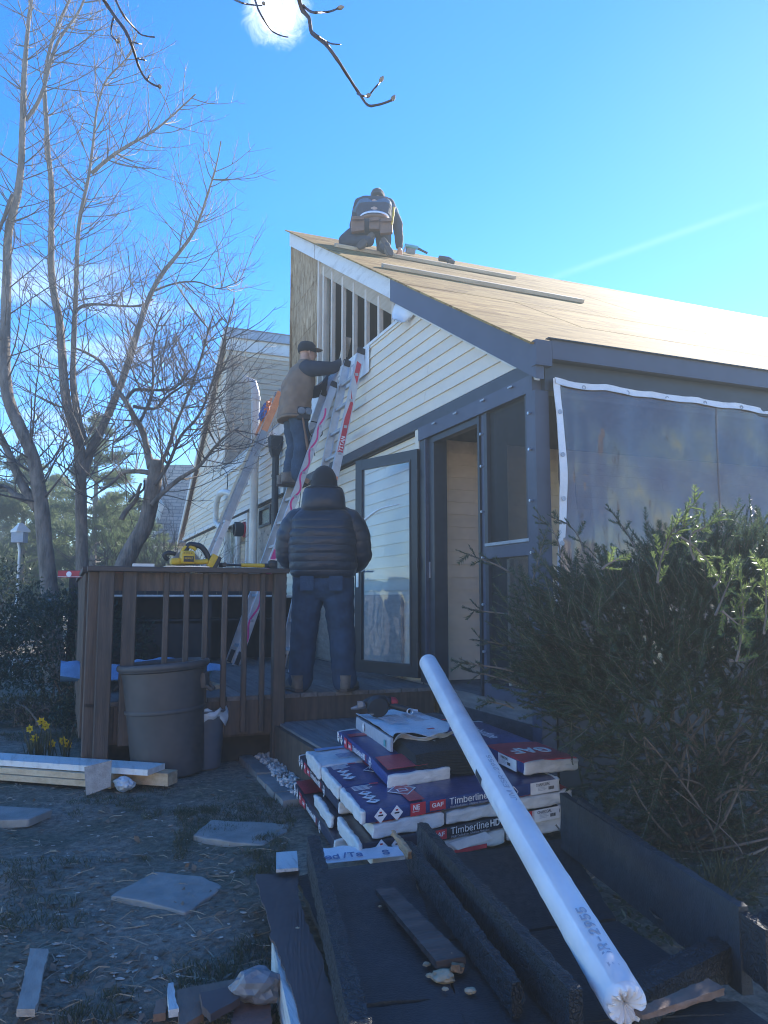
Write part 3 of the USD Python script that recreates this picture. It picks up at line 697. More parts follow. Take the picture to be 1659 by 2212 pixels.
# the swung-open storm door
dh0, dh1 = P(.012, -.035, .55), np.array([-.244, 7.54, .55])
dd = unit((dh1 - dh0) * np.array([1, 1, 0])); dn = unit(np.cross(dd, UP))     # dn points to us
if dn[1] > 0: dn = -dn
DW, DH = .86, 2.035
def dbox(x0, x1, z0, z1, t0, t1): return pbox(dh0 + dd * x0 + UP * z0 + dn * t0, dd * (x1 - x0), UP * (z1 - z0), dn * (t1 - t0))
door = part(house, 'storm_door', join([dbox(0, .085, 0, DH, -.02, .02), dbox(DW - .085, DW, 0, DH, -.02, .02), dbox(.085, DW - .085, DH - .085, DH, -.019, .019), dbox(.085, DW - .085, 0, .10, -.019, .019)]), 'black_frame')
part(door, 'glazing_bead', join([dbox(.085, .100, .10, DH - .085, -.012, .026), dbox(DW - .100, DW - .085, .10, DH - .085, -.012, .026), dbox(.1, DW - .1, DH - .100, DH - .085, -.012, .026), dbox(.1, DW - .1, .10, .115, -.012, .026)]), 'dark_trim')
gd = []
for zt in np.linspace(0, 1, 60):
    gd.append([dh0 + dd * (.10 + s_ * (DW - .20)) + UP * (.115 + zt * (DH - .215)) + dn * (.004 + .010 * (meshkit.fbm(np.array([s_ * 2.2, zt * 5.0, .5]), 3, 9) - .5) * min(1, 8 * min(s_, 1 - s_, zt, 1 - zt))) for s_ in np.linspace(0, 1, 30)])
part(door, 'pane', sheet(np.array(gd), .0015), 'door_vinyl', smooth=True)
crease = [dh0 + dd * (DW - .12 - .5 * t) + UP * (1.44 + .14 * t + .03 * math.sin(4 * t)) + dn * .012 for t in np.linspace(0, 1, 9)]
part(door, 'crease', tube(crease, np.linspace(.014, .004, 9), 5), 'wrap_sheet')
hb = dh0 + dd * (DW - .042) + UP * .93 + dn * .02
part(door, 'handle', join([pbox(hb - dd * .018 - UP * .13, dd * .036, UP * .20, dn * .008), tube([hb + UP * .02, hb + dn * .05 + UP * .02, hb + dn * .055 - dd * .04 + UP * .026, hb + dn * .05 - dd * .12 + UP * .018, hb + dn * .05 - dd * .15 + UP * .03], .0085, 8)]), 'metal')
hb2 = hb - dn * .04
part(door, 'handle', join([tube([hb2 + UP * .02, hb2 - dn * .05 + UP * .02, hb2 - dn * .055 + dd * .0 - dd * .11 + UP * .02], .0085, 8)]), 'metal')
for zz in (.25, 1.0, 1.8):
    part(door, 'hinge', tube([dh0 + UP * (zz - .05) + dn * .02, dh0 + UP * (zz + .05) + dn * .02], .011, 8), 'dark_trim')
# sliding window of the far half
wf = part(house, 'window', join([ubox(7.22, 7.32, -.03, .09, .87, 2.74), ubox(9.28, 9.38, -.03, .09, .87, 2.74), ubox(7.32, 9.28, -.03, .09, 2.64, 2.74), ubox(7.32, 9.28, -.03, .09, .87, .97), ubox(8.24, 8.32, -.02, .08, .97, 2.64)]), 'white_trim')
part(wf, 'sash', join([ubox(7.325, 7.39, -.01, .06, .975, 2.635), ubox(8.17, 8.235, -.01, .06, .975, 2.635), ubox(7.39, 8.17, -.01, .06, 2.56, 2.635), ubox(7.39, 8.17, -.01, .06, .975, 1.04)]), 'white_trim')
part(wf, 'pane', ubox(7.39, 8.17, .02, .026, 1.04, 2.56), 'glass'); part(wf, 'pane', ubox(8.325, 9.275, .03, .036, .975, 2.635), 'glass')
part(wf, 'blind', join([ubox(8.34 + .075 * i, 8.40 + .075 * i, .06 + .006 * (i % 2), .064 + .006 * (i % 2), .98, 2.63) for i in range(12)]), 'blind')
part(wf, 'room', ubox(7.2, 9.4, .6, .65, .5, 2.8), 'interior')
# boarded-up window with the little transom left open beside it
pt = slab(patch.difference(sg.box(5.72, 2.42, 6.45, 2.70)), P(0, .025, 0), DU, UP, .02)
part(house, 'plywood_patch', pt, 'patch_wood', label='nail-scarred plywood sheet where a window was')
rr = np.random.default_rng(4)
part(house, 'knot', join([lathe([(.0001, .003), (rr.uniform(.006, .018), .002), (.02, 0)], 7, P(rr.uniform(4.85, 6.5), .024, rr.uniform(.7, 2.35)), -DV) for _ in range(46)]), 'ink_dark', kind='stuff')
tw = part(house, 'transom_window', join([ubox(5.70, 5.74, -.0, .06, 2.40, 2.72), ubox(6.43, 6.47, -.0, .06, 2.40, 2.72), ubox(5.74, 6.43, .0, .06, 2.68, 2.72), ubox(5.74, 6.43, .0, .06, 2.40, 2.44)]), 'dark_trim')
part(tw, 'pane', ubox(5.74, 6.43, .035, .04, 2.44, 2.68), 'glass')
part(house, 'kickplate', ubox(.5, 3.4, -.004, .02, .505, 1.28), 'patch_wood', label='bare plywood patch low on the wall beside the ladders')
# black downspout with its collector box
part(house, 'downspout', join([tube([P(5.02, -.09, 3.40), P(5.02, -.09, 2.0), P(5.0, -.09, .5)], .052, 10)] + [tube([P(5.02, -.09, z), P(5.02, -.09, z + .035)], .062, 10) for z in (.9, 1.45, 2.0, 2.5, 3.05)]), 'blackpipe')
part(house, 'collector_box', loft([(P(5.02, -.10, 3.36), .06, .05, DU, DV), (P(5.02, -.10, 3.46), .10, .08, DU, DV), (P(5.02, -.10, 3.66), .12, .095, DU, DV)], 16, 8), 'blackpipe')
# white vent pipes
def PX(px, py, v): return P(*W(px, py, v)[:1], v, W(px, py, v)[2])
pu = W(549, 1050, -.14)[0]
pts = [P(pu, -.14, .6), P(pu, -.14, 2.5), P(pu, -.14, 4.55), P(pu + .01, -.15, 4.72), P(pu + .05, -.20, 4.83), P(pu + .12, -.31, 4.87)]
part(house, 'vent_pipe', tube(spline(pts, 26), .068, 14, cap=False), 'pvc', smooth=True, label='tall white vent pipe with a turned head')
part(house, 'vent_elbow', join([lathe([(.069, 0), (.082, .0), (.082, .07), (.069, .07)], 16, P(pu, -.14, 4.50), UP), lathe([(.082, 0), (.082, .05), (.055, .05), (.055, -.02)], 16, P(pu + .10, -.285, 4.865), unit(P(pu + .12, -.31, 4.87) - P(pu + .05, -.2, 4.83)))]), 'pvc', smooth=40)
g2 = [PX(508, 1092, .0), PX(504, 1072, -.10), PX(492, 1064, -.16), PX(476, 1066, -.16), PX(469, 1082, -.16), PX(466, 1105, -.16), PX(466, 1122, -.16), PX(472, 1136, -.15), PX(484, 1141, -.10), PX(492, 1143, .03)]
part(house, 'vent_pipe', tube(spline(g2, 40), .058, 12), 'pvc', smooth=True, label='looped cream vent pipe low on the wall')
c = PX(505, 1143, -.22)
part(house, 'vent_fan', join([lathe([(.0001, 0), (.11, 0), (.13, .06), (.13, .16), (.10, .17), (.10, .05), (.0001, .05)], 18, c + DV * .17, -DV)]), 'blackpipe')
part(house, 'vent_collar', lathe([(.10, 0), (.14, 0), (.14, .08), (.10, .08)], 18, c + DV * .24, -DV), 'red')
cable = [PX(680, 985, -.04), PX(668, 930, -.05), PX(655, 1000, -.06), PX(645, 1100, -.06), PX(588, 1180, -.06), PX(582, 1235, -.06)]
part(house, 'cable', tube(spline(cable, 40), .006, 5), 'blackpipe')
part(house, 'cable', tube(spline([PX(494, 1000, -.03), PX(480, 1010, -.04), PX(492, 1030, -.04), PX(490, 1062, -.10)], 20), .010, 5), 'blackpipe')

# what stands behind the viewer: sunlit, mirrored in the clear door
single('driveway', pbox([-16, -16, -.03], [34, 0, 0], [0, 11.5, 0], UP * .05), 'paver', kind='structure')
rh = thing('rear_house', 'sunlit cream house behind the viewer, mirrored in the clear door', 'house', (0, -12, 0))
part(rh, 'wall', pbox([-13, -18, 0], [26, 0, 0], [0, 6, 0], UP * 5.0), 'siding')
part(rh, 'roof', (np.array([[-13.5, -11.5, 4.9], [13.5, -11.5, 4.9], [13.5, -15, 7.4], [-13.5, -15, 7.4], [-13.5, -18.5, 4.9], [13.5, -18.5, 4.9], [-13.5, -15, 4.8], [13.5, -15, 4.8]]), np.array([[0, 1, 2], [0, 2, 3], [3, 2, 5], [3, 5, 4], [0, 3, 4], [1, 5, 2], [0, 4, 5], [0, 5, 1]])), 'grey_shingle')
for x_ in (-8.5, -4.5, 2.2, 7.0): part(rh, 'window', pbox([x_, -12.02, 1.0], [1.3, 0, 0], [0, .06, 0], UP * 1.5), 'blackpipe')
rf_ = thing('rear_fence', 'pale board fence behind the viewer, mirrored in the clear door', 'fence', (0, -8, 0))
for k in range(5): part(rf_, 'board', pbox([-9, -8.0, .25 + .33 * k], [9.5, 0, 0], [0, .03, 0], UP * .28), 'lumber_v')
for x_ in (-9, -6, -3, .3): part(rf_, 'post', pbox([x_, -8.12, 0], [.1, 0, 0], [0, .1, 0], UP * 1.95), 'lumber')

# neighbour's house far behind
nb = thing('neighbour_house', 'distant house with tall steep shingled roof seen behind the bare trees', 'house', aty(350, 1290, 30))
def nb_mat():
    n, l = _coord(0, (1, 1, 1))
    n.update({'br': ('brick_texture', {'scale': 1.0, 'brick_width': .42, 'row_height': .15, 'mortar_size': .014, 'color1': (.36, .27, .215), 'color2': (.28, .21, .17), 'mortar': (.12, .095, .08), 'bias': .1}), 'mp': ('mapping', {'rotation': (math.radians(90), 0, 0)}),
              'p': ('principled_bsdf', {'roughness': .9})})
    l += [('co.object', 'mp.vector'), ('mp.vector', 'br.vector'), ('br.color', 'p.base_color')]
    MAT['far_shingle'] = usdkit.material(stage, '/World/Looks/far_shingle', n, l, surface='p.BSDF')
nb_mat()
c1, c2, c3, c4 = aty(334, 1172, 29.5), aty(350, 1004, 32), aty(560, 1004, 33), aty(560, 1172, 30.5)
pl = np.array([c1, c4, c3, c2]); nn = unit(np.cross(c4 - c1, c2 - c1))
part(nb, 'roof', (np.vstack([pl, pl - nn * .2]), np.array([[0, 1, 2], [0, 2, 3], [4, 6, 5], [4, 7, 6], [0, 5, 1], [0, 4, 5], [1, 6, 2], [1, 5, 6], [2, 7, 3], [2, 6, 7], [3, 4, 0], [3, 7, 4]])), 'far_shingle')
a0, a1, a2, a3 = aty(303, 1260, 31), aty(345, 1260, 30.2), aty(345, 1088, 30.2), aty(317, 1040, 31)
pl = np.array([a0, a1, a2, a3]); bk = np.array([.6, 6, 0])
part(nb, 'wall', (np.vstack([pl, pl + bk]), np.array([[0, 1, 2], [0, 2, 3], [4, 6, 5], [4, 7, 6], [0, 5, 1], [0, 4, 5], [1, 6, 2], [1, 5, 6], [2, 7, 3], [2, 6, 7], [3, 4, 0], [3, 7, 4]])), 'siding')
q0 = aty(330, 1170, 29.9)
part(nb, 'wall', pbox(aty(320, 1330, 30), np.array([5, .6, 0]), np.array([0, 5, 0]), UP * 2.9), 'siding')
part(nb, 'chimney', pbox(aty(309, 1060, 33), np.array([.55, 0, 0]), np.array([0, .6, 0]), UP * .55), 'siding_tan')
part(nb, 'rake_board', beam(aty(303, 1190, 30.9), aty(318, 1038, 30.9), .12, .2, np.array([0, 1., 0])), 'slate_trim')
# ------------------------------------------------------------------ deck with railing and step
DZ = .50
RU = -.24                                              # the railing stands on this line
deck = thing('wood_deck', 'weathered dark wood deck with brown balustrade and a low step beside the house', 'deck', P(RU, -2.7, 0))
v, k = -2.78, 0
while v < -.03:
    w = min(.138, -.015 - v)
    part(deck, 'deck_board', ubox(-.255, 3.55, v, v + w, DZ - .030, DZ + .001 * (k % 3)), 'deck_wood'); v += .1445; k += 1
part(deck, 'rim_board', ubox(-.245, -.205, -2.78, -.02, .20, DZ - .032), 'rail_wood')
part(deck, 'skirt_board', ubox(-.27, -.247, -2.58, -1.43, .22, .47), 'rail_wood')
part(deck, 'joist', ubox(-.20, 3.5, -2.76, -2.72, .20, DZ - .035), 'deck_wood'); part(deck, 'joist', ubox(3.5, 3.54, -2.72, -.05, .0, DZ - .035), 'deck_wood')
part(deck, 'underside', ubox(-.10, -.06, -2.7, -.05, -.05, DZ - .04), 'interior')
# step
v, k = -1.375, 0
while v < -.02:
    part(deck, 'step_board', ubox(-1.52, -.262, v, min(v + .138, -.01), .262, .29 + .001 * (k % 3)), 'step_wood'); v += .1445; k += 1
part(deck, 'step_rim', ubox(-1.52, -.262, -1.415, -1.379, .02, .275), 'rail_wood'); part(deck, 'step_rim', ubox(-1.56, -1.524, -1.415, -.01, .02, .275), 'rail_wood')
# railing
def upr(u, v, wu, wv, z0, z1, name, mat='rail_wood'):
    part(deck, name, bevel_beam(P(u, v, z0), P(u, v, z1), wu, wv, DV, .006), mat)
upr(RU - .05, -1.385, .09, .095, .02, 1.438, 'post'); upr(RU - .05, -2.665, .09, .105, -.02, 1.438, 'post')
upr(RU - .06, -2.505, .038, .098, .20, 1.436, 'wide_baluster'); upr(RU + .03, -2.745, .09, .09, .0, 1.436, 'post')
for v in (-2.245, -2.095, -1.955, -1.81, -1.655, -1.515):
    upr(RU - .05, v, .038, .040, .24, 1.437, 'baluster')
part(deck, 'top_rail', ubox(RU - .028, RU + .010, -2.62, -1.43, 1.30, 1.435), 'rail_wood')
part(deck, 'cap_rail', bevel_beam(P(RU - .045, -2.80, 1.457), P(RU - .045, -1.325, 1.457), .155, .038), 'cap_wood')
part(deck, 'cap_rail', bevel_beam(P(RU + .04, -2.76, 1.4565), P(3.5, -2.76, 1.4565), .14, .038), 'cap_wood')
part(deck, 'top_rail', ubox(RU + .1, 3.5, -2.755, -2.72, 1.33, 1.435), 'rail_wood')
for u in np.arange(.05, 3.4, .15): upr(u, -2.785, .038, .045, .22, 1.436, 'baluster')
for u in (1.6, 3.45): upr(u, -2.745, .09, .09, 0, 1.436, 'post')
# dark board fence behind the deck, and the bench in front of it
fence = thing('board_fence', 'low dark board fence closing the far end of the deck', 'fence', P(3.9, -1.4, 0))
for k, v in enumerate(np.arange(-2.9, -.25, .148)):
    part(fence, 'board', ubox(3.9, 3.925, v, v + .142, .0, 1.50 + .006 * (k % 3)), 'spa_brown')
part(fence, 'rail', ubox(3.926, 3.96, -2.9, -.2, .4, .5), 'spa_brown'); part(fence, 'rail', ubox(3.926, 3.96, -2.9, -.2, 1.2, 1.3), 'spa_brown')
bench = thing('workbench', 'long dark workbench with a pale top edge on the deck behind the railing', 'workbench', P(3.25, -1.5, DZ))
part(bench, 'top', ubox(3.02, 3.62, -2.62, -.12, 1.255, 1.275), 'spa_brown'); part(bench, 'top_edge', ubox(3.0, 3.018, -2.62, -.12, 1.262, 1.282), 'white_trim')
part(bench, 'shelf', ubox(3.05, 3.6, -2.55, -.2, .98, 1.0), 'spa_brown'); part(bench, 'back_panel', ubox(3.6, 3.62, -2.6, -.15, DZ, 1.25), 'spa_brown')
for v in (-2.58, -1.4, -.2):
    part(bench, 'leg', ubox(3.05, 3.12, v, v + .07, DZ, 1.254), 'spa_brown')
part(bench, 'front_panel', ubox(3.06, 3.075, -2.5, -1.42, DZ + .04, .95), 'spa_brown')
single('plank', beam(P(1.3, -1.93, DZ + .021), P(.25, -1.78, DZ + .021), .13, .038), 'lumber_u', 'pale offcut plank lying flat on the deck behind the balusters', 'plank')
tg = []
for i, s in enumerate(np.linspace(0, 1, 22)):
    tg.append([P(.35 + 1.0 * t - .25 * s * t, -2.95 + 1.25 * s, DZ + .03 + .42 * meshkit.fbm(np.array([s * 3.2, t * 3, 1.0]), 3, 2) * math.sin(math.pi * min(1, t * 1.2 + .12)) ) for t in np.linspace(0, 1, 14)])
single('tarp', sheet(np.array(tg), .003), 'tarp', 'crumpled blue plastic tarp on the deck behind the trash can', 'tarp', smooth=True)

# ------------------------------------------------------------------ ladders
def ladder(name, label, foot, top, side, width, parts=('metal',), rung=.30, rail=(.028, .082), z_off=0.0, caps='rubber', n0=1):
    foot, top, side = np.asarray(foot), np.asarray(top), unit(side)
    d = unit(top - foot); L = np.linalg.norm(top - foot); nrm = unit(np.cross(side, d))
    t = thing(name, label, 'ladder', foot, 'ladders leaning on the gable wall')
    for s in (-1, 1):
        c = side * s * width / 2
        web = pbox(foot + c - side * .002 - nrm * rail[1] / 2, d * L, side * .004, nrm * rail[1])
        fl = [pbox(foot + c - side * (rail[0] if s > 0 else 0) + nrm * (e - .002), d * L, side * rail[0], nrm * .004) for e in (-rail[1] / 2, rail[1] / 2)]
        part(t, 'rail', join([web] + fl), 'metal')
        part(t, 'end_cap', softbox(foot + c - side * (rail[0] / 2 + .008) * 1 - side * s * .008 - nrm * (rail[1] / 2 + .006) + d * (L - .05), side * (rail[0] + .012), nrm * (rail[1] + .012), d * .075, (2, 2, 2), .01, 0), caps)
        ft = foot + c
        part(t, 'foot', join([pbox(ft - side * .03 - nrm * .06 - UP * .0, side * .06, nrm * .12 - UP * nrm[2] * .12, UP * .022), beam(ft + UP * .015, ft + d * .16, .045, .05, side)]), 'rubber')
    n = int((L - .2) / rung)
    for i in range(n):
        p = foot + d * (.22 + i * rung)
        part(t, 'rung', join([beam(p - side * (width / 2 + .008), p + side * (width / 2 + .008), .036, .030, UP)]), 'metal_dull')
    return t, foot, d, side, nrm, L
def wiggle(t, foot, d, side, nrm, sgn, width, s0, s1, amp, w, mat, name, f=3.2, label=None):
    pts = []
    for s in np.linspace(s0, s1, 60):
        pts.append(foot + side * sgn * (width / 2 + .003) + d * s + nrm * (amp * math.sin(s * f * 6.28) + .4 * amp * math.sin(s * 17)))
    pts = np.array(pts); dd_ = np.gradient(pts, axis=0); out = side * sgn
    o = np.cross(dd_, out); o /= np.linalg.norm(o, axis=1)[:, None]
    g = np.stack([pts - o * w / 2, pts + o * w / 2], 1)
    m = sheet(g, .0012); part(t, name, m, mat, label=label)
# right-hand rail faces -u, so side = -DU points to us
t2 = ladder('ladder', 'aluminium ladder with pink spray paint squiggles that the roofer stands on', P(2.62, -1.16, DZ), P(2.57, -.05, 3.80), -DU, .42)
wiggle(t2[0], *t2[1:5], 1, .42, 1.55, 3.15, .020, .022, 'pink_paint', 'paint_squiggle')
wiggle(t2[0], *t2[1:5], 1, .42, .28, .95, .018, .022, 'pink_paint', 'paint_squiggle', 2.4)
for s0, s1 in ((.98, 1.14), (1.2, 1.36)):
    wiggle(t2[0], *t2[1:5], 1, .42, s0, s1, .004, .055, 'pink_paint', 'paint_patch', 1)
wiggle(t2[0], *t2[1:5], -1, .417, .9, 1.3, .006, .04, 'pink_paint', 'paint_patch', 1)
t3 = ladder('ladder', 'aluminium ladder with red name decals beside the roofer', P(1.62, -.80, DZ), P(1.66, -.06, 3.93), -DU, .48)
ff, d3, s3, n3, L3 = t3[1], t3[2], t3[3], t3[4], t3[5]
def on3(s, w): return ff + s3 * (.24 + .0032) + d3 * s + n3 * w
def decal3(poly, mat, name): part(t3[0], name, slab(sg.Polygon(poly), ff + s3 * .2425, d3, n3, .001) if np.dot(np.cross(d3, n3), s3) > 0 else slab(sg.Polygon([(-x, y) for x, y in poly]), ff + s3 * .2425, -d3, n3, .001), mat)
decal3([(L3 - .40, -.028), (L3 - .16, -.028), (L3 - .14, .026), (L3 - .30, .026)], 'red_wrap', 'decal')
decal3([(L3 - 1.18, -.030), (L3 - .62, -.030), (L3 - .46, .030), (L3 - .58, .0), (L3 - .80, .028), (L3 - 1.18, .028)], 'red_wrap', 'decal')
# lettering reads upward along the rail
nx = n3 if np.dot(np.cross(d3, n3), s3) > 0 else -n3
part(t3[0], 'lettering', text('TITAN', .040, ff + s3 * .2437 + d3 * (L3 - 1.17) - nx * .020, d3, nx, .0008, True), 'ink_white')
decal3([(.25, -.03), (.80, -.03), (.86, .03), (.25, .03)], 'red_wrap', 'decal')
decal3([(1.95, -.036), (2.07, -.036), (2.07, .036), (1.95, .036)], 'orange_pale', 'decal')
t1 = ladder('ladder', 'long aluminium extension ladder with orange top ends and a rope hank, farthest along the wall', P(5.2, -1.52, DZ), P(5.2, .02, 4.42), -DU, .42, caps='tool_grey')
f1, d1, s1, n1, L1 = t1[1:6]
for s in (-1, 1):
    part(t1[0], 'upper_rail', pbox(f1 + s1 * s * .225 - s1 * .008 + n1 * .03 - n1 * .045 + d1 * 2.0, d1 * (L1 - 2.05), s1 * .016, n1 * .09), 'cream' if s < 0 else 'metal_dull')
    part(t1[0], 'orange_end', pbox(f1 + s1 * s * .225 - s1 * .011 + n1 * .03 - n1 * .048 + d1 * (L1 - .75), d1 * .66, s1 * .022, n1 * .096), 'orange_pale')
rp = []
for i in range(150):
    a = i * .42; rp.append(f1 + d1 * (L1 - .34 + .05 * math.sin(i * .13)) + s1 * (-.10 + .10 * math.cos(a)) + n1 * (.09 + .03 * math.sin(i * .9)) + d1 * .09 * math.sin(a))
part(t1[0], 'rope_hank', tube(np.array(rp), .012, 5), 'orange'); part(t1[0], 'rope_hank', tube(np.array(rp)[20:110] + d1 * -.05 + n1 * .02, .012, 5), 'rope_blue', label='blue rope wound with the orange one')
for s in (1.4, 2.6, 3.3): part(t1[0], 'bracket', pbox(f1 + d1 * s - s1 * .24 - n1 * .05, s1 * .48, d1 * .03, n1 * .012), 'metal_dull')

# ------------------------------------------------------------------ tools on the cap rail
CZ = 1.4765
def capx(px, dz=0.0): 
    v_ = WB(px, 1232, RU - .045)[1]; return P(RU - .045, v_, CZ + dz)
saw = thing('circular_saw', 'yellow and black cordless circular saw standing on the cap rail', 'circular saw', capx(412))
sc = capx(412); X, Y = DV, DU
def sp(x, y, z): return sc + X * x + Y * y + UP * z
part(saw, 'base_plate', pbox(sp(-.19, -.06, .002), X * .36, Y * .14, UP * .006), 'metal')
part(saw, 'motor', softbox(sp(-.085, -.10, .018), X * .105, Y * .15, UP * .105, (4, 4, 4), .022, .001), 'yellow')
part(saw, 'motor_cap', softbox(sp(-.155, -.06, .015), X * .09, Y * .10, UP * .055, (3, 3, 3), .018, .001), 'yellow')
for i in range(4): part(saw, 'vent_slot', pbox(sp(-.070 + .018 * i, -.1025, .100), X * .010, Y * .003, UP * .006), 'tool_black')
part(saw, 'name_plate', pbox(sp(-.068, -.1035, .038), X * .074, Y * .003, UP * .042), 'tool_black')
part(saw, 'lettering', text('DEWALT', .014, sp(-.062, -.1038, .058), X, UP, .001, True, .062), 'yellow')
gd_ = [sp(-.05 + .105 * math.cos(a), -.0, .035 + .095 * math.sin(a)) for a in np.linspace(0, math.pi, 20)]
part(saw, 'blade_guard', slab(sg.Polygon([(math.cos(a) * .10 - .03, .02 + .095 * math.sin(a)) for a in np.linspace(-.2, math.pi + .2, 28)]), sp(0, .055, .015), X, UP, .022), 'tool_grey')
part(saw, 'front_handle', tube(spline([sp(-.17, -.02, .055), sp(-.20, -.03, .085), sp(-.175, -.035, .105), sp(-.12, -.03, .095)], 14), .016, 8), 'tool_black', smooth=True)
part(saw, 'handle', tube(spline([sp(-.05, -.03, .115), sp(-.01, -.03, .172), sp(.05, -.03, .165), sp(.115, -.03, .095), sp(.13, -.03, .05)], 24), .021, 10), 'tool_black', smooth=True)
part(saw, 'handle_grip', tube(spline([sp(-.075, -.035, .10), sp(-.045, -.035, .150), sp(-.015, -.035, .155), sp(.03, -.035, .13)], 16), .015, 8), 'yellow', smooth=True)
part(saw, 'lower_arm', tube(spline([sp(.0, -.05, .045), sp(.06, -.05, .040), sp(.12, -.05, .050)], 10), .020, 8), 'yellow', smooth=True)
bd = unit(X * .45 + UP * .9); bs = unit(X * .9 - UP * .45)
part(saw, 'battery', softbox(sp(.105, -.075, .015), bd * .105, bs * .052, Y * .085, (3, 3, 3), .010, 0), 'yellow')
part(saw, 'battery_end', softbox(sp(.105, -.078, .015) + bs * .047, bd * .105, bs * .034, Y * .09, (3, 3, 3), .010, 0), 'tool_black')
hm = thing('hammer', 'hammer with dark head and yellow grip lying on the cap rail', 'hammer', capx(540))
h0, h1 = capx(482, .024), capx(594, .022)
hx = unit(h1 - h0); hl = np.linalg.norm(h1 - h0)
part(hm, 'head', join([tube([h0 - DU * .055, h0 - DU * .03, h0 + DU * .03], [.018, .017, .013], 10), beam(h0 + DU * .02, h0 + DU * .09 - UP * .012, .026, .010), tube([h0 - hx * .035, h0 + hx * .02], .017, 8)]), 'tool_black')
part(hm, 'shaft', tube([h0, h0 + hx * hl * .36], .008, 8), 'tool_black'); part(hm, 'grip', tube(spline([h0 + hx * hl * .34, h0 + hx * hl * .5, h0 + hx * hl * .8], 10), [.013, .016, .017, .017, .016, .016, .017, .018, .018, .015], 10), 'yellow', smooth=True)
part(hm, 'grip_end', tube([h0 + hx * hl * .79, h0 + hx * hl * .93], .018, 10), 'tool_black')
tp = thing('tape_measure', 'small dark steel-faced tape measure at the right end of the cap rail', 'tape measure', capx(589))
part(tp, 'case', softbox(capx(577) - DU * .05, DV * .075, DU * .06, UP * .065, (3, 3, 3), .018, .001), 'tool_black'); part(tp, 'face', pbox(capx(580, .065) - DU * .045, DV * .055, DU * .045, UP * .004), 'metal')
p0 = capx(286); single('offcut', pbox(p0 - DU * .04, capx(332) - p0, DU * .06, UP * .022), 'white_trim', 'small white trim offcut lying on the left of the cap rail', 'offcut')
lv = thing('spirit_level', 'red box spirit level lying across the railing in front of the hedge', 'spirit level', aty(150, 1247, 7.2))
l0, l1 = aty(128, 1262, 7.0), aty(214, 1246, 7.0); l0[2] = l1[2] = 1.46; l0 = aty(126, 1248, 7.0); l0[2] = l1[2]
lx = unit(l1 - l0); ln = np.cross(lx, UP)
part(lv, 'beam', bevel_beam(l0, l1 + lx * .35, .028, .062, UP), 'red')
f0 = l0 + ln * .0145
part(lv, 'end_vial', lathe([(.0001, .004), (.020, .004), (.024, .002), (.024, 0)], 18, f0 + lx * .10, ln), 'ink_white'); part(lv, 'centre_window', pbox(f0 + lx * .235 - UP * .012, lx * .085, UP * .024, ln * .003), 'tool_black')
part(lv, 'stripe', pbox(f0 - UP * .027, lx * .5, UP * .004, ln * .002), 'ink_white')

# ------------------------------------------------------------------ bins, lumber and bits on the ground at the left
can_b, can_t = atz(363, 1668, 0.0), atz(363, 1668, 0.0) + np.array([-.055, .0, .78])
ax = unit(can_t - can_b)
can = thing('trash_can', 'large round brown plastic trash can leaning in front of the deck railing', 'trash can', can_b)
prof = [(.0001, .012), (.225, .012), (.243, .0), (.250, .02), (.262, .2), (.272, .40), (.280, .45), (.279, .46), (.276, .47), (.290, .66), (.298, .72), (.296, .725), (.315, .735), (.322, .755), (.318, .775), (.300, .782), (.290, .77), (.284, .66), (.268, .45), (.250, .05), (.0001, .04)]
part(can, 'body', lathe(prof, 56, can_b, ax), 'can', smooth=35)
part(can, 'rim', lathe([(.318, .742), (.329, .750), (.330, .768), (.322, .785), (.305, .788), (.300, .780)], 56, can_b, ax), 'can', smooth=True)
for s in (-1, 1):
    c = can_b + ax * .60 + np.array([s * .292, 0, 0])
    part(can, 'handle', join([softbox(c - np.array([.028, .075, 0]), [.056, 0, 0], [0, .15, 0], ax * .115, (3, 4, 3), .02, 0), tube([c + np.array([s * .02, -.06, .02]), c + np.array([s * .055, -.05, -.01]), c + np.array([s * .055, .05, -.01]), c + np.array([s * .02, .06, .02])], .013, 8)]), 'can', smooth=35)
for i in range(10):
    a = i / 10 * 2 * math.pi
    pass
part(can, 'rib', join([lathe([(.278, 0), (.287, .006), (.287, .022), (.280, .03)], 56, can_b + ax * .435, ax)]), 'can', smooth=True)
bk_b = atz(438, 1655, 0)
bk = thing('bucket', 'grey waste bucket lined with a pale plastic bag behind the trash can', 'bucket', bk_b)
part(bk, 'body', lathe([(.0001, .01), (.125, .01), (.13, 0), (.155, .40), (.163, .405), (.163, .42), (.15, .42), (.12, .03), (.0001, .03)], 36, bk_b, UP), 'bucket', smooth=35)
bgp = np.array([[bk_b + np.array([math.cos(a), math.sin(a), 0]) * (.155 + .016 * math.sin(t * 3) + .012 * math.sin(a * 7 + t * 3)) + UP * (.43 - .10 * t * (1 + .4 * math.sin(a * 3 + 1)) + .012 * math.sin(a * 9)) for a in np.linspace(0, 2 * math.pi, 49)] for t in np.linspace(0, 1, 7)])
part(bk, 'bin_bag', sheet(bgp, .003), 'bag', smooth=True)
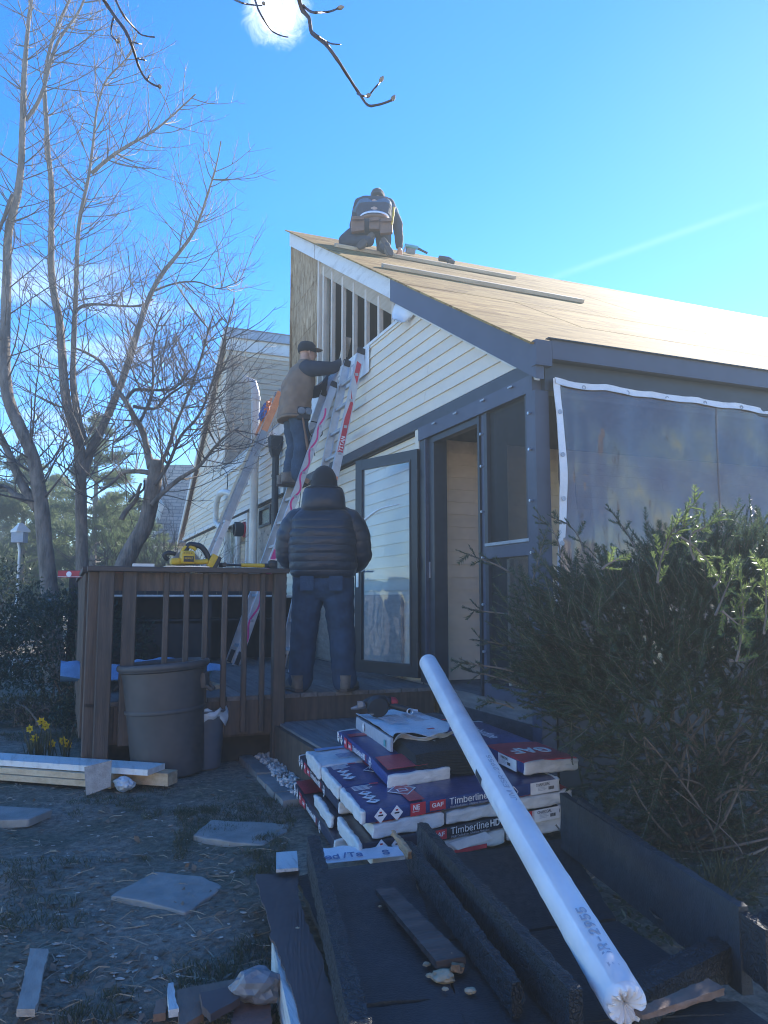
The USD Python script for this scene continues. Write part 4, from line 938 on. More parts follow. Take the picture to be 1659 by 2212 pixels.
# boards stacked on the ground
tops = [((-140, 1676), (236, 1702), .00), ((-140, 1650), (300, 1672), .00)]
A0, A1 = atz(-190, 1674, 0), atz(228, 1706, 0); bx_ = unit(A1 - A0); by_ = np.array([-bx_[1], bx_[0], 0])
LB = ['pale two-by board lowest at the front of the stack on the ground', 'pale two-by board lying on the lowest front board', 'long pale board behind the front boards with its end by the trash can', 'wide white-topped board uppermost on the lumber stack']
single('board', pbox(A0 + UP * .01, bx_ * 1.62, by_ * .14, UP * .038), 'lumber_v', LB[0], 'board', 'boards stacked on the ground')
single('board', pbox(A0 + UP * .0505 + by_ * .02, bx_ * 1.60, by_ * .14, UP * .038), 'lumber_v', LB[1], 'board', 'boards stacked on the ground')
single('board', pbox(A0 + UP * .01 + by_ * .15, bx_ * 1.95, by_ * .12, UP * .082), 'lumber_v', LB[2], 'board', 'boards stacked on the ground')
single('board', pbox(A0 + UP * .094 + by_ * .05, bx_ * 1.86, by_ * .21, UP * .038), 'primed', LB[3], 'board', 'boards stacked on the ground')
q = [atz(186, 1718, 0.0), atz(239, 1698, 0.02)]
def up_at(px, py, base, off=0.0):
    n = np.array([0, 1.0, 0]); return onplane(px, py, base + n * off, n)
pv = np.array([up_at(186, 1719, q[0]), up_at(239, 1699, q[0], .05), up_at(241, 1642, q[0], .12), up_at(182, 1657, q[0], .07)])
nn = unit(np.cross(pv[1] - pv[0], pv[3] - pv[0]))
single('plywood_offcut', (np.vstack([pv, pv - nn * .012]), np.array([[0, 1, 2], [0, 2, 3], [4, 6, 5], [4, 7, 6], [0, 5, 1], [0, 4, 5], [1, 6, 2], [1, 5, 6], [2, 7, 3], [2, 6, 7], [3, 4, 0], [3, 7, 4]])), 'patch_wood', 'square plywood offcut leaning upright on the board ends', 'plywood')
rag = atz(268, 1706, .0)
m = trimesh.creation.icosphere(2, 1.0); vv = np.asarray(m.vertices) * [.065, .05, .05]; vv *= (0.62 + .75 * meshkit.fbm(np.asarray(m.vertices) * 1.7, 2, 8) + .22 * np.random.default_rng(2).uniform(-.5, .5, len(vv)))[:, None]
single('rag', (vv + rag + [0, 0, .035], m.faces), 'bag', 'crumpled white rag on the dirt before the trash can', 'rag', smooth=False)
def Z2(x, y): return (x / 2.183) / 1.1573, (y / 2.183 + 1780) / 1.1573      # left ground crop to picture units
def Z6(x, y): return (x / 2.183 + 200) / 1.1573, (y / 2.183 + 1380) / 1.1573
def Z3(x, y): return (x / 2.37 + 600) / 1.1573, (y / 2.37 + 2040) / 1.1573
def Z4(x, y): return (x / 2.304 + 1200) / 1.1573, (y / 2.304 + 2000) / 1.1573
def stone(pts, label, mat='stone', h=.013, cat='flagstone', name='flagstone', group=None, jag=.012, z0=-.03):
    pl = np.array([atz(*p, 0.02)[:2] for p in pts]); g = sg.Polygon(pl).buffer(-.015).buffer(.015)
    ring = np.array(g.exterior.segmentize(.03).coords)[:-1]
    ring = ring + (np.stack([meshkit.fbm(np.c_[ring * 9, np.full(len(ring), 1.0)], 3, 2), meshkit.fbm(np.c_[ring * 9, np.full(len(ring), 5.0)], 3, 3)], 1) - .5) * 2 * jag
    c = ring.mean(0); R = []
    for s, z in ((.99, z0), (1.0, h * .5 + .0), (.985, h * .82), (.95, h), (.7, h * 1.04), (.35, h)):
        p = c + (ring - c) * s; R.append(np.c_[p, z + (meshkit.fbm(np.c_[p * 6, np.full(len(p), z * 3)], 3, 4) - .5) * .014])
    v, f = skin(np.array(R)); return single(name, (v, f), mat, label, cat, group, smooth=35)
stone([Z2(1055, 665), Z2(1150, 580), Z2(1400, 590), Z2(1580, 605), Z2(1570, 640), Z2(1440, 710), Z2(1250, 700)], 'flat grey flagstone nearest the shingle stack')
stone([Z2(600, 990), Z2(840, 860), Z2(1100, 890), Z2(1220, 935), Z2(1060, 1060), Z2(1000, 1080), Z2(850, 1040)], 'large grey flagstone in the middle of the bare yard')
stone([Z2(-60, 505), Z2(290, 520), Z2(150, 580), Z2(-60, 580)], 'flat flagstone at the left edge below the board stack')
pvs = [(850, 1075), (905, 1125), (958, 1175), (1010, 1228), (1062, 1282), (1112, 1335), (1165, 1385)]
for i in range(6):
    a, b = np.array(atz(*Z6(*pvs[i]), 0)), np.array(atz(*Z6(*pvs[i + 1]), 0)); d = b - a; s = np.array([d[1], -d[0], 0]) / np.linalg.norm(d)
    single('edging_paver', softbox(a + d * .03 + s * -.05 - UP * .05 + UP * .006 * (i % 3), d * .93, s * .115, UP * .075, (4, 3, 2), .014, .004, seed=i), 'paver',
           ['edging paver farthest from us, at the deck end of the row', 'second edging paver from the deck end', 'third edging paver from the deck end', 'third edging paver from the near end', 'second edging paver from the near end', 'edging paver nearest us, by the shingle stack'][i], 'paver', 'pavers edging the gravel', smooth=35)
# gravel between the pavers and the step
poly = sg.Polygon([atz(*Z6(*q), 0)[:2] for q in ((930, 1100), (1000, 1030), (1120, 1010), (1250, 1100), (1360, 1290), (1270, 1420), (1130, 1330), (1030, 1210))])
rg = np.random.default_rng(3); ico = trimesh.creation.icosphere(1, 1.0); gs = []
x0, y0, x1, y1 = poly.bounds
iv, if_ = np.asarray(ico.vertices), np.asarray(ico.faces)
n = 0
while n < 1500:
    p = np.array([rg.uniform(x0, x1), rg.uniform(y0, y1)])
    if not poly.contains(sg.Point(p)): continue
    r = rg.uniform(.007, .019); s = rg.uniform(.55, 1.2, 3); k = rand_dirs(1, rg)[0]
    gs.append(((iv * s * (1 + .25 * (iv @ k))[:, None]) * r + [p[0], p[1], .012 + rg.uniform(0, .022)], if_)); n += 1
single('gravel', join(gs), 'pebble', 'pale pebble gravel between the edging pavers and the step', 'gravel', kind='stuff', smooth=True)
c = atz(*Z6(1130, 1018), 0); m = trimesh.creation.icosphere(3, 1.0); vv = np.asarray(m.vertices) * [.035, .03, .06] * (0.8 + .4 * meshkit.fbm(np.asarray(m.vertices) * 2, 3, 1))[:, None]
single('white_stone', (vv + c + [0, 0, .05], m.faces), 'pebble', 'upright white stone in the corner by the step', 'stone', smooth=True)
# ------------------------------------------------------------------ the stack of shingle bundles
E1, E2 = np.array([math.sin(math.radians(58)), math.cos(math.radians(58)), 0]), unit([-.27, .963, 0])
SO = atz(783.6, 1751, .30); SO[2] = 0
def S(a, b, z): return SO + E1 * a + E2 * b + UP * z
GRP = 'wrapped shingle bundles in the stack'
def bundle(label, a0, a1, b0, b1, z0, z1, long_a=True, body='navy_wrap', ends='white_wrap', seed=0, tilt=0.0, sagf=None, crinkle=.0048, sides=None):
    t = thing('shingle_bundle', label, 'shingle bundle', S(a0, b0, z0), GRP)
    zt = UP * tilt
    o, ea, eb, ec = S(a0, b0, z0), E1 * (a1 - a0), E2 * (b1 - b0) + zt, UP * (z1 - z0)
    part(t, 'wrapper', softbox(o, ea, eb, ec, (20, 12, 5) if long_a else (10, 22, 5), .017, crinkle, 7, seed, sagf), body, smooth=40)
    if ends:
        for s in (0, 1):
            if long_a: oo, xa, xb = o + E1 * (-.008 if s == 0 else (a1 - a0) - .020), E1 * .028, eb
            else: oo, xa, xb = o + eb / np.linalg.norm(eb) * (-.008 if s == 0 else np.linalg.norm(eb) - .020), ea, unit(eb) * .028
            part(t, 'wrapper_end', softbox(oo - UP * .001, xa, xb, ec + UP * .002, (3, 16, 9) if long_a else (16, 3, 9), .013, .0105, 19, seed + s, sagf and ((lambda g, s=s: sagf(np.c_[np.full(len(g), float(s)), g[:, 1:]])) if long_a else (lambda g, s=s: sagf(np.c_[g[:, 0], np.full(len(g), float(s)), g[:, 2]])))), ends, smooth=40)
    return t
def strip(t, name, mat, o, x, y, th=.0012, label=None):
    o, x, y = np.asarray(o), np.asarray(x, float), np.asarray(y, float); n = unit(np.cross(x, y)); part(t, name, pbox(o + n * .0050, x, y, n * th), mat, label=label)
def diamond(t, c, x, y, r, mat='ink_white', inner=None, th=.0012):
    x, y = unit(x), unit(y); n = unit(np.cross(x, y)); g = sg.Polygon([(r, 0), (0, r), (-r, 0), (0, -r)])
    if inner == 'line': g = g.difference(g.buffer(-r * .09, join_style=2)).union(sg.box(-r * .3, -r * .3, r * .3, r * .05).difference(sg.box(-r * .2, -r * .22, r * .2, -r * .02))).union(sg.Polygon([(-r * .42, r * .05), (0, r * .42), (r * .42, r * .05)]))
    for q in getattr(g, 'geoms', [g]): part(t, 'emblem', slab(q, np.asarray(c) + n * .0062, x, y, th), mat)
    if inner == 'mark':
        part(t, 'emblem_mark', slab(sg.box(-r * .38, -r * .08, r * .38, r * .12), np.asarray(c) + n * .0076, x, y, .0008), 'ink_dark'); part(t, 'emblem_mark', slab(sg.box(-r * .2, r * .28, r * .2, r * .5), np.asarray(c) + n * .0076, x, y, .0008), 'red')
def front_print(t, a0, b, z0, z1, right_label=False, word=True, ne=True):
    """print on a long face towards us"""
    h = z1 - z0; o = lambda a, z: S(a, b, z)
    if word:
        for i in range(2): diamond(t, o(a0 + .09 + .088 * i, z0 + h * .5), E1, UP, .034, inner='mark')
        if ne:
            strip(t, 'red_panel', 'red_wrap', o(a0 + .255, z0 + .004), E1 * .085, UP * (h - .008)); part(t, 'lettering', text('NE', .022, o(a0 + .268, z0 + h * .48) - E2 * .0068, E1, UP, .001, True), 'ink_white')
            part(t, 'lettering', text('NORTHEAST', .0045, o(a0 + .267, z0 + h * .33) - E2 * .0068, E1, UP, .001), 'ink_white')
        strip(t, 'red_panel', 'red_wrap', o(a0 + .365, z0 + h * .2), E1 * .092, UP * h * .68); part(t, 'lettering', text('GAF', .0185, o(a0 + .376, z0 + h * .43) - E2 * .0068, E1, UP, .001, True, .07), 'ink_white')
        part(t, 'lettering', text('Timberline', .030, o(a0 + .480, z0 + h * .42) - E2 * .0058, E1, UP, .001, False, .235), 'ink_white')
        part(t, 'lettering', text('HD', .031, o(a0 + .722, z0 + h * .42) - E2 * .0058, E1, UP, .001, True, .062), 'ink_white'); part(t, 'lettering', text('Z', .031, o(a0 + .790, z0 + h * .42) - E2 * .0058, E1, UP, .001, True, .026), 'red')
        part(t, 'lettering', text('High Definition  Lifetime Shingles', .0105, o(a0 + .485, z0 + h * .16) - E2 * .0058, E1, UP, .001, False, .235), 'ink_grey')
        diamond(t, o(a0 + .885, z0 + h * .5), E1, UP, .031, inner='line')
    if right_label: white_label(t, o(a0 + 1.0, z0 + .003), E1, h)
def white_label(t, o, x, h, w=.19):
    strip(t, 'colour_label', 'paper', o, unit(x) * w, UP * (h - .006)); n = unit(np.cross(unit(x), UP))
    part(t, 'lettering', text('CHARCOAL', .0135, o + unit(x) * .035 + UP * h * .60 + n * .0065, x, UP, .001, False, .10), 'ink_dark')
    part(t, 'barcode', join([pbox(o + unit(x) * (.125 + .0045 * i) + UP * h * .22 + n * .0065, unit(x) * (.0022 if i % 3 else .0034), UP * h * .24, n * .0008) for i in range(9)]), 'ink_dark')
    part(t, 'small_print', join([pbox(o + unit(x) * .05 + UP * (h * (.24 + .10 * i)) + n * .0065, unit(x) * (.05 + .012 * (i % 2)), UP * .0025, n * .0008) for i in range(4)]), 'ink_grey')
def side_print(t, a, b_front, b_back, z0, z1, upto=.9):
    """print on a long face towards the left, reading from the back to the front"""
    h = z1 - z0; X = -E2; o = lambda s, z: S(a, b_back, z) + X * s
    n = unit(np.cross(X, UP))
    for i in range(2): diamond(t, o(.075 + .085 * i, z0 + h * .5), X, UP, .032, inner='mark')
    strip(t, 'red_panel', 'red_wrap', o(.235, z0 + .003), X * .085, UP * (h - .006)); part(t, 'lettering', text('NE', .020, o(.25, z0 + h * .42) + n * .0068, X, UP, .001, True), 'ink_white')
    strip(t, 'red_panel', 'red_wrap', o(.345, z0 + h * .18), X * .090, UP * h * .66); part(t, 'lettering', text('GAF', .017, o(.357, z0 + h * .38) + n * .0068, X, UP, .001, True, .066), 'ink_white')
    part(t, 'lettering', text('Timberline', .030, o(.46, z0 + h * .36) + n * .0058, X, UP, .001, False, .235), 'ink_white')
    part(t, 'lettering', text('HD', .031, o(.70, z0 + h * .36) + n * .0058, X, UP, .001, True, .062), 'ink_white'); part(t, 'lettering', text('Z', .031, o(.767, z0 + h * .36) + n * .0058, X, UP, .001, True, .026), 'red')
    diamond(t, o(.87, z0 + h * .5), X, UP, .032, inner='line')
# lowest course: laid away from us, white ends to the front
zD = (.03, .098)
tD = bundle('lowest bundle at the left, its dark spine facing the yard', -.07, .30, .30, 1.52, *zD, False, 'black_wrap', seed=1); side_print(tD, -.07, .30, 1.52, *zD)
strip(tD, 'red_panel', 'red_wrap', S(-.06, 1.18, zD[1] + .0), E1 * .34, E2 * .33)
bundle('white-ended bottom bundle behind the torn white paper', .06, .44, .02, 1.22, *zD, False, 'white_wrap', seed=2, crinkle=.006)
tD3 = bundle('bottom bundle with torn white end and a red scrap showing', .45, .83, .0, 1.2, *zD, False, 'white_wrap', seed=3, crinkle=.006)
strip(tD3, 'torn_flap', 'paper', S(.52, -.015, .05), E1 * .22 + UP * .02, UP * .04 - E1 * .05); strip(tD3, 'red_panel', 'red_wrap', S(.50, -.013, .032), E1 * .2, UP * .02)
bundle('bottom bundle at the right end under the two charcoal labels', .84, 1.24, .01, 1.2, *zD, False, 'white_wrap', seed=4, crinkle=.006)
# second course: along the front
zC = (.100, .166)
tC = bundle('second-course bundle along the front, half hidden by charred rafters', -.02, 1.21, -.012, .44, *zC, True, 'black_wrap', seed=5); front_print(tC, .0, -.012, *zC, True, ne=False)
strip(tC, 'red_panel', 'red_wrap', S(.95, -.012, .103), E1 * .065, UP * .06); part(tC, 'lettering', text('NE', .02, S(.96, -.017, .128), E1, UP, .001, True), 'ink_white')
bundle('second-course bundle behind the front one, only its white end showing', -.05, 1.18, .46, .92, *zC, True, 'black_wrap', seed=6)
# third course: laid away from us
zB = (.168, .232)
tB1 = bundle('third-course bundle whose dark spine faces left under the white-topped pack', -.01, .36, .45, 1.68, *zB, False, 'black_wrap', seed=7); side_print(tB1, -.01, .45, 1.68, *zB)
tB2 = bundle('third-course bundle with red top and crumpled white end at the front', .05, .45, .0, .44, *zB, False, 'white_wrap', seed=8, crinkle=.006); strip(tB2, 'red_panel', 'red_wrap', S(.07, .004, zB[1] - .0025), E1 * .37, E2 * .3)
bundle('third-course bundle with plain white end in the middle of the front', .46, .86, -.005, 1.2, *zB, False, 'white_wrap', seed=9, crinkle=.005)
tB4 = bundle('third-course bundle with rounded white end at the right of the front', .87, 1.30, .0, 1.2, *zB, False, 'white_wrap', seed=10, crinkle=.005); strip(tB4, 'red_panel', 'red_wrap', S(.89, .01, zB[1] - .002), E1 * .39, E2 * .3)
# fourth course: along the front
zA = (.234, .300)
sgA = lambda g: .012 * np.sin(np.pi * g[:, 1]) * -1
tA1 = bundle('blue front bundle on the fourth course with large printed name and charcoal label', 0, 1.21, 0, .45, *zA, True, seed=11); front_print(tA1, .0, .0, *zA, True)
def top_print(t, a0, b0, b1, z, stripe=True):
    w = b1 - b0
    strip(t, 'red_panel', 'red_wrap', S(a0 + .255, b0 + .004, z), E1 * .085, E2 * (w - .008))
    for i in range(3): diamond(t, S(a0 + .085, b0 + w * (.22 + .17 * i), z), unit(E1 - E2 * .1), E2, .036, inner='mark')
    g = sg.Polygon([(.085, 0), (0, .10), (-.085, 0), (0, -.10)])
    part(t, 'emblem', slab(g, S(a0 + .285, b0 + w * .48, z) + UP * .0045, E1, E2, .0008), 'navy_wrap'); part(t, 'emblem', slab(g.difference(g.buffer(-.006, join_style=2)), S(a0 + .285, b0 + w * .48, z) + UP * .0055, E1, E2, .0008), 'ink_white')
    part(t, 'emblem', slab(sg.box(-.03, -.03, .03, .02).difference(sg.box(-.022, -.022, .022, .012)), S(a0 + .285, b0 + w * .48, z) + UP * .0055, E1, E2, .0008), 'ink_white')
    part(t, 'small_print', join([pbox(S(a0 + .045, b0 + w * (.74 + .05 * i), z) + UP * .003, E1 * (.09 + .02 * (i % 2)), E2 * .007, UP * .001) for i in range(4)]), 'ink_white')
    strip(t, 'red_panel', 'red_wrap', S(a0 + .155, b0 + w * .90, z), E1 * .05, E2 * .02)
top_print(tA1, 0, 0, .45, .3005)
tA2 = bundle('blue bundle on the fourth course just behind the front one', -.01, 1.19, .455, .90, .236, .306, True, seed=12, tilt=.006); top_print(tA2, -.01, .455, .90, .3105)
tA3 = bundle('white-topped bundle at the back left of the fourth course', -.02, 1.1, .905, 1.32, .236, .318, True, 'white_wrap', seed=13, tilt=.006, crinkle=.006)
part(tA3, 'small_print', join([pbox(S(.12, 1.0 + .022 * i, .328), E1 * .13, E2 * .008, UP * .001) for i in range(5)]), 'ink_blue'); strip(tA3, 'label', 'tarp', S(.02, 1.24, .326), E1 * .3, E2 * .06)
# on top
zT = (.312, .378)
tT1 = bundle('blue bundle across the top with its printed spine to the left, under the opened one', .23, .62, .30, 1.50, *zT, False, seed=14, tilt=.012, sagf=lambda g: -.016 * (1 - g[:, 1]) ** 2 + .02 * np.sin(np.pi * g[:, 1])); side_print(tT1, .23, .30, 1.50, zT[0] + .014, zT[1] + .016)
strip(tT1, 'red_panel', 'red_wrap', S(.245, 1.18, zT[1] + .020), E1 * .3, E2 * .085); strip(tT1, 'red_panel', 'red_wrap', S(.245, .345, zT[1] - .004), E1 * .25, E2 * .25 + UP * .015)
tT3 = bundle('bundle with broad red top at the right of the stack, overhanging the others', 1.02, 1.42, .10, 1.46, *zT, False, seed=15, sagf=lambda g: -.018 * g[:, 0] ** 2)
part(tT3, 'red_panel', softbox(S(1.022, .104, zT[1] - .004), E1 * .396, E2 * .50, UP * .0075, (10, 8, 1), .003, .0015, 7, 15, lambda g: -.018 * g[:, 0] ** 2), 'red_wrap', smooth=40)
white_label(tT3, S(1.02, .42, zT[0] + .002), -E2, zT[1] - zT[0], .24)
gl = text('GAF', .135, S(1.36, .40, zT[1] + .0125), -E1, -E2, .002, True, .30); gl = (gl[0] - UP * (.018 * np.clip(((gl[0] - SO) @ E1 - 1.02) / .4, 0, 1) ** 2)[:, None], gl[1]); part(tT3, 'lettering', gl, 'ink_white')
part(tT3, 'lettering', text('Timberline', .085, S(1.13, 1.20, zT[1] + .006), -E2, E1, .001, False, .45), 'ink_white')
part(tT3, 'small_print', join([pbox(S(1.10 + .016 * i, 1.22, zT[1] + .002), E1 * .006, -E2 * -.16, UP * .001) for i in range(4)]), 'ink_white')
# the opened bundle: bare shingles fanned under torn white paper
op = thing('opened_shingle_bundle', 'opened bundle of bare dark shingles under torn white wrapper on top of the stack', 'shingle bundle', S(.42, .4, .385))
for i in range(16):
    s_ = i / 15; z = .388 + .0052 * i
    o = S(.40 + .035 * s_, .30 + .10 * s_ ** 1.5, z)
    ga = np.array([[o + E1 * (.40 * a) + E2 * (.95 * b) + UP * (-.05 * (1 - b) ** 2 * (1.4 - .4 * s_) + .012 * math.sin(3 * a)) - UP * (.022 * a ** 2) for a in np.linspace(0, 1, 7)] for b in np.linspace(0, 1, 9)])
    part(op, 'shingle', sheet(ga, .0036), 'shingle')
part(op, 'strip_mark', join([pbox(S(.60 + .06 * (i % 2), .50 + .05 * i, .460), E1 * .012, E2 * .03, UP * .001) for i in range(5)]), 'tool_grey')
gw = np.array([[S(.37 + .50 * a, .62 + .88 * b + .07 * math.sin(9 * a) * (1 - b) + .03 * math.sin(23 * a) * (1 - b), .475 + .010 * math.sin(8 * a + 3 * b) + .014 * meshkit.fbm(np.array([a * 6, b * 6, 2.]), 3, 5) - .03 * max(0, a - .85) * 6 * .5) for a in np.linspace(0, 1, 30)] for b in np.linspace(0, 1, 26)])
wr = part(op, 'torn_wrapper', sheet(gw, .003), 'paper', smooth=True)
part(op, 'wrapper_side', softbox(S(.365, .66, .395), E1 * .02, E2 * .82, UP * .078, (2, 12, 5), .006, .006, 12, 3), 'ink_grey', smooth=40)
part(op, 'wrapper_front', sheet(np.array([[S(.38 + .48 * a, .60 + .06 * math.sin(9 * a) + .04 * t, .478 - .030 * t + .012 * math.sin(14 * a)) for a in np.linspace(0, 1, 24)] for t in np.linspace(0, 1, 6)]), .004), 'white_wrap', smooth=True)
part(op, 'small_print', join([pbox(S(.46 + .19 * q, .98 + .026 * i, .4945), E1 * .15, E2 * .010, UP * .002) for i in range(12) for q in (0, 1)]), 'ink_grey', kind='stuff')
for k, (a, b) in enumerate(((.80, .70), (.62, .66), (.83, .90))): strip(op, 'red_scrap', 'red_wrap', S(a, b, .492), E1 * .05, E2 * .03)
diamond(op, S(.364, 1.25, .44), -E2, UP, .03, 'ink_white'); strip(op, 'teal_scrap', 'teal', S(.364, .78, .41), -E2 * .04, UP * .035)

# ------------------------------------------------------------------ coil nailer on the stack
ng0 = atz(822, 1546, .500)
ng = thing('nail_gun', 'black coil nail gun lying on top of the shingle stack', 'nail gun', ng0)
gx = np.array([1.0, .15, 0]) / 1.011; gy_ = np.array([-.15, 1.0, 0]) / 1.011
def G(x, y, z): return ng0 + gx * x + gy_ * y + UP * z
part(ng, 'magazine', lathe([(.0001, .0), (.062, 0), (.070, .012), (.070, .045), (.060, .055), (.0001, .055)], 26, G(-.02, -.045, .055), unit(gy_ + UP * .25)), 'tool_black', smooth=35)
part(ng, 'body', tube(spline([G(-.10, .02, .07), G(-.03, .03, .085), G(.07, .03, .075)], 14), np.r_[np.linspace(.028, .042, 7), np.linspace(.042, .036, 7)], 12), 'tool_black', smooth=True)
part(ng, 'cap', tube([G(.07, .03, .075), G(.10, .03, .073), G(.115, .03, .07)], [.040, .036, .02], 12), 'red', smooth=40)
part(ng, 'handle', tube(spline([G(.05, .02, .07), G(.12, -.01, .05), G(.19, -.03, .035)], 12), .020, 10), 'tool_black', smooth=True)
part(ng, 'nose', join([tube([G(-.09, .02, .068), G(-.15, .0, .055), G(-.19, -.01, .05)], [.020, .014, .007], 8), pbox(G(-.15, -.03, .06), gx * .035, gy_ * .03, UP * .035)]), 'tool_grey')
part(ng, 'air_fitting', tube([G(.19, -.03, .035), G(.235, -.04, .03)], .010, 8), 'metal'); part(ng, 'ring', tube(np.array([G(.18 + .018 * math.cos(a), -.06, .03 + .018 * math.sin(a)) for a in np.linspace(0, 6.28, 15)]), .004, 6), 'metal')
part(ng, 'dial', lathe([(.0001, .006), (.012, .006), (.014, 0)], 12, G(-.06, -.03, .02), -gy_), 'tool_grey')

# ------------------------------------------------------------------ roll of house wrap
rn, rm = onplane(1348, 2163, [0, 2.12, 0], [0, 1, 0]), onplane(925, 1432, [0, 4.95, 0], [0, 1, 0])
rx = unit(rm - rn); RL = np.linalg.norm(rm - rn); RR = .056
roll = thing('house_wrap_roll', 'long white roll of house wrap leaning over the shingle stack', 'roll', rn)
ss, tt = frame_of(rx); ang = np.linspace(0, 2 * np.pi, 48, endpoint=False)
def rsag(s): return UP * (-.022 * math.sin(math.pi * min(1, s / RL)))
R = []
for s in np.linspace(0, RL, 90):
    r = RR * (1 + .055 * (meshkit.fbm(np.array([[s * 4.5, 1.3 * math.cos(a), 1.3 * math.sin(a)] for a in ang]), 3, 6) - .5)) + .0016 * (math.exp(-((s % .42) - .1) ** 2 / .00015) + math.exp(-((s % .66) - .3) ** 2 / .0001))
    R.append(rn + rx * s + rsag(s) + r[:, None] * (np.cos(ang)[:, None] * ss + np.sin(ang)[:, None] * tt))
part(roll, 'sheet', skin(np.array(R), False), 'roll', smooth=True)
# gathered end
R = [rn + (RR * 1.004) * (np.cos(ang)[:, None] * ss + np.sin(ang)[:, None] * tt) + rx * .006]
for q, (r, dz) in enumerate(((.98, -.010), (.86, -.020), (.62, -.020), (.38, -.012), (.18, -.004), (.06, .004))):
    pl = 1 + .05 * np.sin(ang * 11 + q) * (r < .95); R.append(rn + RR * r * pl[:, None] * (np.cos(ang)[:, None] * ss + np.sin(ang)[:, None] * tt) + rx * (dz + (.0055 * np.sin(ang * 12 + .6 * q) * (r < .95)))[:, None])
part(roll, 'gathered_end', skin(np.array(R), True), 'roll', smooth=35)
# the far end, turned in
R = [rn + rx * RL + RR * (np.cos(ang)[:, None] * ss + np.sin(ang)[:, None] * tt), rn + rx * (RL + .004) + RR * .9 * (np.cos(ang)[:, None] * ss + np.sin(ang)[:, None] * tt), rn + rx * (RL - .02) + RR * .4 * (np.cos(ang)[:, None] * ss + np.sin(ang)[:, None] * tt)]
part(roll, 'far_end', skin(np.array(R), True), 'roll', smooth=35)
vd = unit(EYEP - (rn + rx * .3)); vd = unit(vd - rx * (vd @ rx)); sd = np.cross(rx, vd)
def on_roll(txt, h, s0, a0, mirror=True, w=None, mat='ink_grey', bold=False):
    m = meshkit.text_mesh(txt, h, .0006, bold); v = np.array(m.vertices); f = np.asarray(m.faces)
    if w: v[:, 0] *= w / v[:, 0].max()
    a = a0 + v[:, 1] / RR * (-1 if mirror else 1); r = RR * 1.038 + v[:, 2]
    p = rn + rx * (s0 + v[:, :1]) + rsag(s0 + .15) + r[:, None] * (np.cos(a)[:, None] * vd + np.sin(a)[:, None] * sd)
    part(roll, 'lettering', (p, f[:, ::-1] if mirror else f), mat)
on_roll('a ESR-2955', .028, .015, .75, True, .30, 'ink_grey', True); on_roll('JM ESR-2955', .022, 1.02, .85, True, .42, 'ink_grey')
for s in (1.02, 1.30):
    a = np.linspace(-.1, .5, 6); g = np.array([[rn + rx * (s + d_ + .1 * 0) + rsag(s) + RR * 1.022 * (math.cos(q) * vd + math.sin(q) * sd) for q in np.linspace(-1.25, -.75, 6)] for d_ in (0, .10)]); part(roll, 'label', sheet(g, .0004), 'paper' if s < 1.2 else 'ink_dark')

# ------------------------------------------------------------------ burnt roof section lying in front
br = thing('burnt_roof_section', 'burnt black roof section with charred rafters lying face down in the foreground', 'roof section', atz(1000, 2100, .1))
zs = .115
def on(px, py, z=zs): return atz(px, py, z)
def burnt_sheet(pts, z, mat='tarpaper', name='sheathing_board', label=None, t=.018, amp=.006, seed=0, step=.05):
    g = sg.Polygon([on(*p, z)[:2] for p in pts]); ring = np.array(g.exterior.segmentize(.03).coords)[:-1]
    ring = ring + (np.stack([meshkit.fbm(np.c_[ring * 14, np.full(len(ring), seed + 1.)], 3, 2), meshkit.fbm(np.c_[ring * 14, np.full(len(ring), seed + 5.)], 3, 3)], 1) - .5) * 2 * amp * 2
    m = trimesh.creation.extrude_polygon(sg.Polygon(ring).buffer(0), t, engine='earcut'); m = m.subdivide_to_size(step * 2)
    v = np.asarray(m.vertices); v[:, 2] += z - t + (meshkit.fbm(v * 5, 3, seed) - .5) * 2 * amp
    return part(br, name, (v, np.asarray(m.faces)), mat, label=label)
burnt_sheet([(640, 1890), (880, 1856), (985, 2150), (760, 2175)], zs, seed=1)
burnt_sheet([(886, 1856), (1222, 1812), (1330, 1985), (940, 2030)], zs - .006, seed=2)
burnt_sheet([(944, 2034), (1332, 1990), (1530, 2110), (1560, 2190), (1010, 2215)], zs, seed=3)
burnt_sheet([(764, 2180), (1000, 2155), (1120, 2500), (800, 2500)], zs - .004, seed=4)
burnt_sheet([(1014, 2218), (1590, 2160), (1900, 2380), (1900, 2520), (1130, 2520)], zs - .003, seed=5)
burnt_sheet([Z3(95, 350), Z3(355, 325), Z3(345, 480), Z3(430, 700), Z3(490, 860), Z3(640, 1300), Z3(420, 1400), Z3(185, 690)], zs + .016, 'brownsheet', 'felt_sheet', 'brown curled sheet at the left edge of the burnt section', .008, .008, 7)
